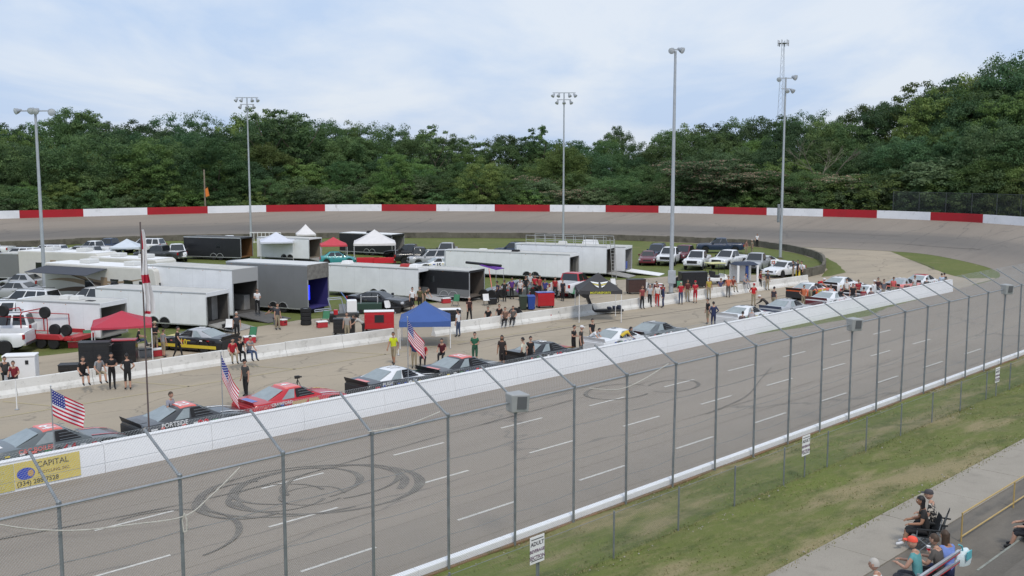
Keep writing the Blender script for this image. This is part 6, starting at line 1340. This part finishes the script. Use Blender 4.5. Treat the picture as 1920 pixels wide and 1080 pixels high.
# white cooler box at the barrier
t = thing('cooler_box', 'tall white cooler box behind the barrier', 'cooler', G(28, 720, 0)+Vector((0,.7,0)), 12); MB().box(-.75,.75,-.4,.4,.05,1.25).build('cabinet', M_PURE, t, bevel=.04); MB().box(-.77,.77,-.42,.42,1.26,1.36).build('lid', M_PURE, t, bevel=.03); MB().box(.3,.45,-.42,-.40,.9,1.1).build('latch', M_PLAST, t)
# bins
for px, m_, lab in ((981, mat('bin_green', (.03,.045,.03), .6), 'dark green wheelie bin behind the barrier'), (996, mat('bin_blue', (.02,.06,.28), .6), 'blue wheelie bin between green bin and red cart')):
    t = thing('wheelie_bin', lab, 'bin', G(px, 583, 0)+Vector((0,.6,0)), 8, 'bins behind the barrier')
    MB().hexa([(-.22,-.26,.06),(.22,-.26,.06),(.22,.26,.06),(-.22,.26,.06)], [(-.29,-.34,1.0),(.29,-.34,1.0),(.29,.34,1.0),(-.29,.34,1.0)]).build('bucket', m_, t, bevel=.03)
    MB().hexa([(-.31,-.37,1.0),(.31,-.37,1.0),(.31,.37,1.0),(-.31,.37,1.0)], [(-.28,-.33,1.08),(.28,-.33,1.08),(.28,.37,1.10),(-.28,.37,1.10)]).build('lid', m_, t, bevel=.02)
    for x in (-.26, .26): MB().lathe([(.02,-.03),(.1,-.03),(.1,.03),(.02,.03)], 12, 'y', (x, .27, .1)).build('castor', M_TYRE, t)
# tyres
def tyre(p, label, lay='up', rz=60, r=.42, z=0, group='loose race tyres'):
    t = thing('race_tyre', label, 'tyre', (p[0], p[1], z + (r if lay == 'up' else .15)), rz, group)
    if lay != 'up': t.rotation_euler = (math.pi/2, 0, 0)
    h = .14
    MB().lathe([(r*.55,-h*.9),(r*.9,-h),(r,-h*.7),(r,h*.7),(r*.9,h),(r*.55,h*.9),(r*.5,0)], 22).build('tread', M_TYRE, t, smooth=True)
    MB().lathe([(.03,h*.2),(r*.3,h*.3),(r*.52,h*.7),(r*.56,h*.8),(r*.56,-h*.8),(r*.4,-h*.3),(.03,-h*.2)], 16).build('rim', M_DKSTEEL, t, smooth=True); return t
tyre(G(966, 607, 0), 'big upright tyre leaning against the concrete barrier', rz=25, r=.55)
for k in range(4): tyre(G(574, 609, 0), 'black tyre in the stack of four by the silver stacker trailer', 'flat', z=k*.285, r=.36, group='stack of four tyres')
for px, py in ((862, 563), (907, 562), (922, 563)): tyre(G(px, py, 0), 'black tyre standing by the short black trailer', rz=-20, group='tyres by the short black trailer')
for px, py in ((1266, 541), (1276, 538)): tyre(G(px, py, 0)+Vector((0,.8,0)), 'black tyre behind the barrier near the tall light pole', rz=10, group='tyres behind the barrier')
# grey buggy with ladder frame and white tank
t = thing('utility_cart', 'small pit buggy with metal frame and white tank', 'buggy', G(640, 607, 0)+Vector((0,1.3,0)), 12)
MB().box(-1.1,1.0,-.5,.5,.35,.62).build('chassis', M_DGREY, t, bevel=.03)
for x in (-.8, .7):
    for y in (-.5, .5): wheel(t, x, y, .26, .26, .18, None, 1 if y > 0 else -1)
MB().box(-.75,-.45,-.51,-.2,.5,.85).build('red_motor', M_RED, t, bevel=.03); MB().hexa([(.15,-.4,.62),(.85,-.4,.62),(.85,.4,.62),(.15,.4,.62)], [(.18,-.4,1.45),(.85,-.4,1.45),(.85,.4,1.45),(.18,.4,1.45)]).build('white_tank', M_PURE, t, bevel=.04)
fr_ = mat('frame_silver', (.40,.44,.52), .4, .5)
for y in (-.45, .45): MB().tube([(-2.0,y,.75),(-.9,y,.85),(-1.1,y,1.55),(-.2,y,1.6),(.0,y,.7)], .03, 6).build('frame_tube', fr_, t)
MB().tube([(-2.0,-.45,.75),(-2.0,.45,.75)], .03, 6).build('frame_tube', fr_, t); MB().tube([(-.2,.2,2.0),(.5,.2,1.0)], .035, 6).build('blue_pole', mat('pole_blue', (.15,.25,.5), .5), t)
for k in range(5): MB().box(-.35,.1,-.3+k*.15,-.28+k*.15,.62,1.15).build('rack_slat', M_STEEL, t)
# green pit cart with silver hoops
t = thing('flat_cart', 'dark green flat cart with silver hoop rails by the black coupe', 'cart', G(690, 590, 0)+Vector((0,.8,0)), 5)
MB().box(-.9,.9,-.4,.4,.25,.75).build('bed', mat('cart_green', (.02,.05,.035), .6), t, bevel=.03)
for x in (-.6, .6): MB().tube([(x,-.3,.75),(x,-.3,1.3),(x,.3,1.3),(x,.3,.75)], .03, 6).build('hoop_rail', M_ALU, t)
MB().tube([(-.6,0,1.2),(.6,0,1.2)], .025, 6).build('cross_rail', M_ALU, t)
for x in (-.6, .6): wheel(t, x, -.36, .16, .16, .12, None, -1)
# golf cart with yellow roof
t = thing('golf_cart', 'golf cart with pale yellow roof behind the concrete barrier', 'golf cart', G(1343, 535, 0)+Vector((0,1.0,0)), 20)
MB().box(-1.1,1.1,-.55,.55,.3,.62).build('body', M_PURE, t, bevel=.06); MB().box(-.2,.3,-.5,.5,.62,.85).build('seat', M_PLAST, t, bevel=.04); MB().box(-.3,-.18,-.5,.5,.8,1.2).build('backrest', M_PLAST, t, bevel=.03); MB().hexa([(.7,-.5,.6),(1.1,-.5,.6),(1.1,.5,.6),(.7,.5,.6)], [(.75,-.45,.95),(.95,-.45,.9),(.95,.45,.9),(.75,.45,.95)]).build('front_cowl', M_PURE, t, bevel=.04)
MB().box(-.75,.85,-.6,.6,1.88,1.97).build('roof', mat('pale_yellow', (.60,.58,.28), .5), t, bevel=.04)
for x in (-.65, .75):
    for y in (-.5, .5): MB().cyl((x,y,.6),(x*.95,y,1.9), .02, n=6).build('roof_post', M_PLAST, t)
for x in (-.75, .75):
    for y in (-.5, .5): wheel(t, x, y, .22, .22, .18, None, 1 if y > 0 else -1)
# white booth awning
t = thing('sales_booth', 'small white booth with navy roof where people sit on the barrier', 'booth', G(1402, 532, 0)+Vector((0,1.6,0)), 14); t.scale = (.85, .85, .85)
for x in (-1.15, 1.15):
    for y in (-.9, .9): MB().box(x-.12, x+.12, y-.06, y+.06, 0, 1.9).build('corner_panel', M_PURE, t, bevel=.01)
MB().hexa([(-1.3,-1.0,1.88),(1.3,-1.0,1.88),(1.3,1.0,1.88),(-1.3,1.0,1.88)],[(-.9,-.6,2.2),(.9,-.6,2.2),(.9,.6,2.2),(-.9,.6,2.2)]).build('roof', mat('booth_navy', (.03,.04,.07), .7), t, bevel=.06); MB().box(-.25,.1,-.85,-.78,.2,1.85).build('blue_banner', mat('banner_navy', (.02,.05,.2), .7), t); MB().box(-1.0,1.0,.85,.9,.0,1.85).build('back_panel', M_PURE, t)
# yellow fuel can, red extinguisher, small yellow board
t = thing('fuel_can', 'yellow fuel can standing beside the white sedan', 'fuel can', G(1497, 520, 0), 20); MB().box(-.25,.25,-.18,.18,0,.72).build('can', M_YEL, t, bevel=.05); MB().cyl((.1,0,.7),(.16,0,.84),.04,.03).build('spout', M_PLAST, t); MB().tube([(-.15,0,.72),(-.12,0,.82),(.02,0,.82),(.05,0,.72)], .02, 6).build('handle', M_YEL, t)
t = thing('fuel_jug', 'red fuel jug on the ground against the concrete barrier', 'fuel jug', G(1030, 600, 0), 10); MB().lathe([(.0,0),(.19,.0),(.19,.38),(.12,.5),(.05,.54),(.05,.64),(.0,.64)], 12, 'z').build('bottle', mat('jug_red', (.45,.015,.03), .5), t, smooth=True); MB().tube([(.1,0,.42),(.2,0,.48),(.1,0,.56)], .02, 6).build('handle', mat('jug_red', (.45,.015,.03), .5), t)
for px, py, lab in ((1330, 548, 'black triangular stand against the barrier near the golf cart'),):
    t = thing('jack_stand', lab, 'stand', G(px, py, 0), 20)
    for a in (0, 2.1, 4.2): MB().cyl((.28*math.cos(a), .28*math.sin(a), 0), (0, 0, .7), .035, n=6).build('leg', M_PLAST, t)
    MB().lathe([(.0,.66),(.07,.68),(.07,.74),(.0,.76)], 10, 'z').build('cap', M_PLAST, t)
for k, (px, py) in enumerate(((1043, 597), (1053, 596), (1069, 592))):
    t = thing('floor_jack', 'low black floor jack lying at the foot of the barrier', 'jack', G(px, py, 0), 30+k*40, 'floor jacks along the barrier')
    MB().hexa([(-.35,-.12,.03),(.3,-.16,.03),(.3,.16,.03),(-.35,.12,.03)], [(-.3,-.1,.14),(.25,-.12,.2),(.25,.12,.2),(-.3,.1,.14)]).build('frame', M_PLAST, t, bevel=.01); MB().cyl((-.3,0,.12),(-.75,0,.55),.02,n=6).build('handle', M_DKSTEEL, t); MB().lathe([(.02,-.14),(.05,-.14),(.05,.14),(.02,.14)], 8, 'y', (.25,0,.05)).build('roller', M_STEEL, t)
# reclining black lounger with folded tarp under the charcoal canopy
t = thing('camp_lounger', 'black reclined lounger lying under the charcoal canopy', 'lounger', G(1140, 588, 0), 8)
MB().box(-1.2,1.1,-.35,.35,.16,.34).build('mattress', M_PLAST, t, bevel=.06); MB().hexa([(-1.25,-.35,.25),(-1.05,-.35,.25),(-1.05,.35,.25),(-1.25,.35,.25)], [(-1.75,-.35,1.5),(-1.55,-.35,1.5),(-1.55,.35,1.5),(-1.75,.35,1.5)]).build('backrest', M_PLAST, t, bevel=.05)
MB().lathe([(.0,-.36),(.3,-.36),(.3,.36),(.0,.36)], 14, 'y', (-1.75,0,1.5)).build('sun_hood', M_PLAST, t, smooth=True)
for x in (-1.0, .95):
    for y in (-.3, .3): MB().cyl((x,y,0),(x,y,.2),.02,n=6).build('leg', M_STEEL, t)
for k, x in enumerate((.1, .5, .85)): MB().box(x-.15, x+.13, -.25, .2, .34, .5+.05*k).build('folded_cloth', mat('cloth_navy', (.03,.035,.06), .9), t, bevel=.05)
# railing panel by the far light pole
t = thing('metal_railing', 'white metal railing standing beside the slim far light pole', 'railing', G(498, 456, 0), -4)
for z in (.15, 1.5): MB().cyl((-2.2,0,z),(2.2,0,z),.05,n=6).build('rail', M_PURE, t)
for k in range(9): MB().cyl((-2.2+k*.55,0,0),(-2.2+k*.55,0,1.5),.045,n=6).build('upright', M_PURE, t)
# red tables under the white canopy
for px, lab in ((690, 'red covered table under the large white canopy'), (722, 'second red covered table beside the pickups')):
    t = thing('folding_table', lab, 'table', G(px, 496, 0), 8, 'tables under the white canopy'); MB().box(-1.2,1.2,-.4,.4,.70,.76).build('table_top', M_REDP, t, bevel=.02); MB().grid(lambda u, v: (-1.21+2.42*u, -.41-.02*math.sin(u*20), .75-.55*v), 16, 2).build('table_cloth', M_REDP, t)
    for x in (-1.05, 1.05):
        for y in (-.33, .33): MB().cyl((x,y,0),(x,y,.7),.02,n=6).build('leg', M_STEEL, t)
# small paddock clutter: folding chairs, ice chests, plastic crates, gas bottles
RC = random.Random(21); IC = [('red', (.45,.03,.04)), ('blue', (.04,.12,.40)), ('white', (.7,.7,.7)), ('green', (.05,.2,.1)), ('grey', (.25,.26,.27)), ('black', (.02,.02,.022)), ('orange', (.6,.2,.03))]
NEAR = [('beside the small white trailer', 150, 650), ('near the low white trailer ramp', 420, 625), ('below the tall white stacker trailer', 520, 612), ('by the stack of tyres', 590, 612), ('behind the red pit cart', 730, 590), ('beside the black coupe', 660, 580), ('by the white trailer ramp', 845, 572),
        ('next to the short black trailer', 900, 570), ('in front of the crowd', 985, 552), ('under the white pickup tailgate', 1060, 556), ('near the viewing deck ladder', 1165, 545), ('by the long white ramps', 1215, 540), ('beside the tall light pole', 1248, 548), ('beside the drinks cart', 1212, 552), ('by the near red canopy', 268, 668), ('behind the people on the barrier', 455, 642)]
for i, (wh, px, py) in enumerate(NEAR):
    for j in range(2):
        nm_, c_ = IC[(i*2 + j*3 + i//3) % 7]; m_ = mat('clutter_'+nm_, c_, .6, var=.08); p = G(px + RC.uniform(-14, 14) + j*16, py + RC.uniform(-4, 4)); rz = RC.uniform(-40, 40); kind = (i + j) % 3
        if kind == 0:
            t = thing('ice_chest', '%s ice chest with pale lid %s' % (nm_, wh), 'ice chest', p, rz); MB().box(-.34,.34,-.2,.2,0,.36).build('tub', m_, t, bevel=.03); MB().box(-.36,.36,-.22,.22,.361,.43).build('lid', M_PURE, t, bevel=.02)
            for x in (-.36, .36): MB().box(x-.02, x+.02, -.08, .08, .22, .28).build('handle', M_PLAST, t)
        elif kind == 1:
            t = thing('folding_chair', '%s fabric folding chair %s' % (nm_, wh), 'chair', p, rz - 90); MB().grid(lambda u, v: (-.22+.44*u, -.24+.48*v, .42-.03*math.sin(math.pi*u)), 4, 2).build('seat', m_, t); MB().grid(lambda u, v: (-.2-.14*u, -.24+.48*v, .42+.46*u), 4, 2).build('backrest', m_, t)
            for y in (-.25, .25): MB().tube([(.22,y,0),(-.2,y,.44),(-.34,y,.9)], .012, 5).build('frame_tube', M_PLAST, t); MB().tube([(-.24,y,0),(.22,y,.44)], .012, 5).build('frame_tube', M_PLAST, t)
        else:
            t = thing('storage_tote', '%s storage tote with black lid %s' % (nm_, wh), 'storage tote', p, rz); MB().hexa([(-.28,-.2,0),(.28,-.2,0),(.28,.2,0),(-.28,.2,0)], [(-.34,-.25,.42),(.34,-.25,.42),(.34,.25,.42),(-.34,.25,.42)]).build('tub', m_, t, bevel=.02); MB().box(-.36,.36,-.27,.27,.42,.47).build('lid', M_PLAST, t, bevel=.015)
# ladder against the deck trailer
t = thing('step_ladder', 'tall aluminium ladder against the trailer with the viewing deck', 'ladder', G(1152, 524, 0), 66); 
for y in (-.22, .22): MB().cyl((0,y,0),(-.8,y,3.9),.03,n=6).build('stile', M_ALU, t)
for k in range(11): MB().cyl((-.8*(k+.7)/12,-.22,3.9*(k+.7)/12),(-.8*(k+.7)/12,.22,3.9*(k+.7)/12),.02,n=6).build('rung', M_ALU, t)
# tripod camera behind red car, white stake
t = thing('camera_tripod', 'small black camera on a pole above the red race car', 'camera', G(541, 757, 0)+Vector((0,2.0,0)), 30); hz = Pd(541, 705, t.location.y).z
MB().cyl((0,0,.35),(0,0,hz-.1),.02,n=6).build('centre_post', M_PLAST, t); MB().box(-.14,.10,-.06,.06,hz-.12,hz+.02).build('camera_body', M_PLAST, t, bevel=.02); MB().cyl((.1,0,hz-.05),(.2,0,hz-.05),.04,n=8).build('lens', M_PLAST, t)
for a in (0, 2.1, 4.2): MB().cyl((.3*math.cos(a),.3*math.sin(a),0),(0,0,.7),.015,n=5).build('leg', M_PLAST, t)
t = thing('marker_stake', 'thin white stake on the pit road by the long barrier', 'stake', G(32, 768, 0)); MB().cyl((0,0,0),(0,0,1.25),.022,n=6).build('rod', M_PURE, t); MB().lathe([(.0,1.25),(.03,1.26),(.0,1.30)], 8, 'z').build('tip', M_PURE, t); MB().box(-.08,.08,-.08,.08,0,.02).build('base', M_STEEL, t)
t = thing('marker_stake', 'thin white stake beside the person in yellow', 'stake', G(747, 666, 0)); MB().cyl((0,0,0),(0,0,1.5),.022,n=6).build('rod', M_PURE, t); MB().box(-.08,.08,-.08,.08,0,.02).build('base', M_STEEL, t)
# sign card propped on the barrier
t = thing('sponsor_card', 'white lettered card hung on the concrete barrier', 'sign', G(896, 618, 0)+Vector((0,-.05,0)), 42); MB().box(-.55,.55,-.02,.0,.08,.72).build('board', M_PURE, t, bevel=.004)
MB().box(-.40,.0,-.026,-.021,.12,.36).build('dark_mark', M_BLK, t); MB().box(-.42,.42,-.026,-.021,.52,.60).build('blue_stripe', M_BLUE, t)
# ================================================================ GRANDSTAND SPECTATORS
bz = 1.285
bench = thing('stadium_bench', 'aluminium stadium bench with backrest that the spectators sit on', 'bench', W(0, 8.1, 0), 45); S1 = 21.5
for y0 in (.05, .24): MB().box(8, S1, y0, y0+.17, 1.93, 1.97).build('seat_plank', M_ALU, bench, bevel=.008)
for z0 in (2.14, 2.35): MB().box(8, S1, -.15, -.09, z0, z0+.055).build('back_plank', M_ALU, bench, bevel=.008); MB().box(8, S1, -.145, -.095, z0-.022, z0).build('red_edge', M_REDP, bench)
for k in range(8):
    s = S1 - .15 - k*1.8; MB().box(s-.03, s+.03, -.10, .35, 1.62 if False else 1.285, 1.93).build('support', M_DKSTEEL, bench); MB().box(s-.03, s+.03, -.10, -.05, 1.93, 2.42).build('back_support', M_DKSTEEL, bench)
def spec(px, py, *a, **k): return person(px, py, *a, **k)
TEAL = (.10,.30,.31)
spec(1711,1006,'bench',140,TEAL,(.05,.05,.06),'person in orange cap and teal tank top on the stadium bench',top='cap',topm=CAPO,skin=SK1,sleeve='none',leg='short',seat=1.93)
spec(1752,1000,'bench',135,(.085,.075,.068),BK,'person with dark brown hair in brown grey shirt holding a paper cup',top='hair',topm=HBR,skin=SK1,seat=1.93,leg='short')
spec(1772,993,'bench',110,(.16,.24,.55),NV_,'person in cornflower blue shirt leaning along the stadium bench',top='long',topm=HBR,skin=SK2,seat=1.93)
spec(1639,1046,'bench',150,WT,JN,'person with pale grey hair and white top at the bench end',top='hair',topm=HW,skin=SK1,seat=1.93)
FL = mat('cloth_floral', (.02,.02,.022), .85, col2=(.62,.56,.48), vscale=17, thr=(.50,.56))
p = spec(1742,918,'chair',150,BK,BK,'person in dark cap and floral black shirt in a camping chair',top='cap',topm=mat('cap_charcoal', (.06,.055,.06), .8),seat=bz+.43,skin=SK1); p.material_slots[1].material = FL
spec(1727,929,'chair',165,(.022,.02,.02),(.02,.02,.022),'person in plain black shirt and white trainers in front of the floral shirt',top='long',topm=HB,seat=bz+.43,skin=SK2,leg='short',shoe=WT)
spec(1932,934,'chair',160,(.03,.015,.02),(.018,.02,.026),'person in black shorts and black sneakers on a folding chair by the handrail',top='hair',topm=HB,seat=bz+.43,skin=SK1,leg='short')
def camp_chair(o, label):
    f = o.rotation_euler.z; t = thing('camping_chair', label, 'chair', (o.location.x, o.location.y, bz), math.degrees(f), None); fb_ = mat('chair_fabric', (.022,.024,.026), .9, var=.2)
    MB().grid(lambda u, v: (-.24+.50*u, -.27+.54*v, .415-.03*math.sin(math.pi*u)*math.sin(math.pi*v)), 5, 5).build('seat', fb_, t, smooth=True)
    MB().grid(lambda u, v: (-.13-.16*u-.04*math.sin(math.pi*v), -.27+.54*v, .40+.50*u), 5, 5).build('backrest', fb_, t, smooth=True)
    for y in (-.28, .28):
        MB().tube([(.26,y,0),(-.20,y,.45),(-.30,y,.90)], .012, 6).build('frame_tube', M_DKSTEEL, t); MB().tube([(-.30,y,0),(.26,y,.42),(.24,y,.62)], .012, 6).build('frame_tube', M_DKSTEEL, t); MB().box(-.34,.26,y-.03,y+.03,.60,.63).build('armrest', fb_, t, bevel=.01)
    return t
for o in [q for q in bpy.data.objects if q.get('category') == 'person' and ('floral' in q['label'] or 'folding chair' in q['label'])]:
    camp_chair(o, 'black camping chair holding the person in the floral shirt' if 'and floral' in o['label'] else ('black folding chair beside the yellow handrail' if 'sneakers' in o['label'] else 'black camping chair holding the person in plain black'))
# yellow handrail
MY = mat('handrail_yellow', (.46,.33,.13), .5, var=.12, vscale=6); t = thing('handrail', 'yellow metal handrail beside the seated spectators', 'handrail', W(25.0, 9.25, bz), 45)
for s in (0, 3.6, 7.2): MB().cyl((s,0,0),(s,0,.74),.021,n=8).build('post', MY, t, smooth=True)
for z in (.14, .74): MB().cyl((-.02,0,z),(8.5,0,z),.021,n=8).build('rail', MY, t, smooth=True)
# tote bag hung on the bench end, paper cup
t = thing('tote_bag', 'white and aqua tote bag hanging from the bench end', 'bag', G(1808, 1042, 2.05), 45)
MB().loft([[((.23+.02*math.sin(3*a+z*9))*math.cos(a)*f, .12*math.sin(a)*f, z) for a in [k*.5236 for k in range(12)]] for f, z in ((.4,-.22),(.95,-.18),(1.12,-.04),(.92,.08),(.55,.15))]).build('bag_body', mat('bag_white', (.62,.72,.74), .7, var=.08, vscale=8), t, smooth=True)
MB().tube([(-.10,0,.12),(-.16,0,.26),(-.30,.02,.33)], .018, 6).build('strap', mat('bag_aqua', (.12,.45,.50), .7), t); MB().box(-.20,.05,-.14,-.12,-.02,.16).build('aqua_patch', mat('bag_aqua', (.12,.45,.50), .7), t)
t = thing('paper_cup', 'white and red paper cup held up by a spectator', 'cup', G(1741, 1029, 2.3), 0); MB().lathe([(.0,-.07),(.032,-.07),(.043,.06),(.045,.065),(.0,.066)], 12, 'z').build('cup', M_PURE, t, smooth=True); MB().lathe([(.036,-.03),(.0405,.02),(.0405,.021),(.036,-.029)], 12, 'z').build('red_band', M_REDP, t)
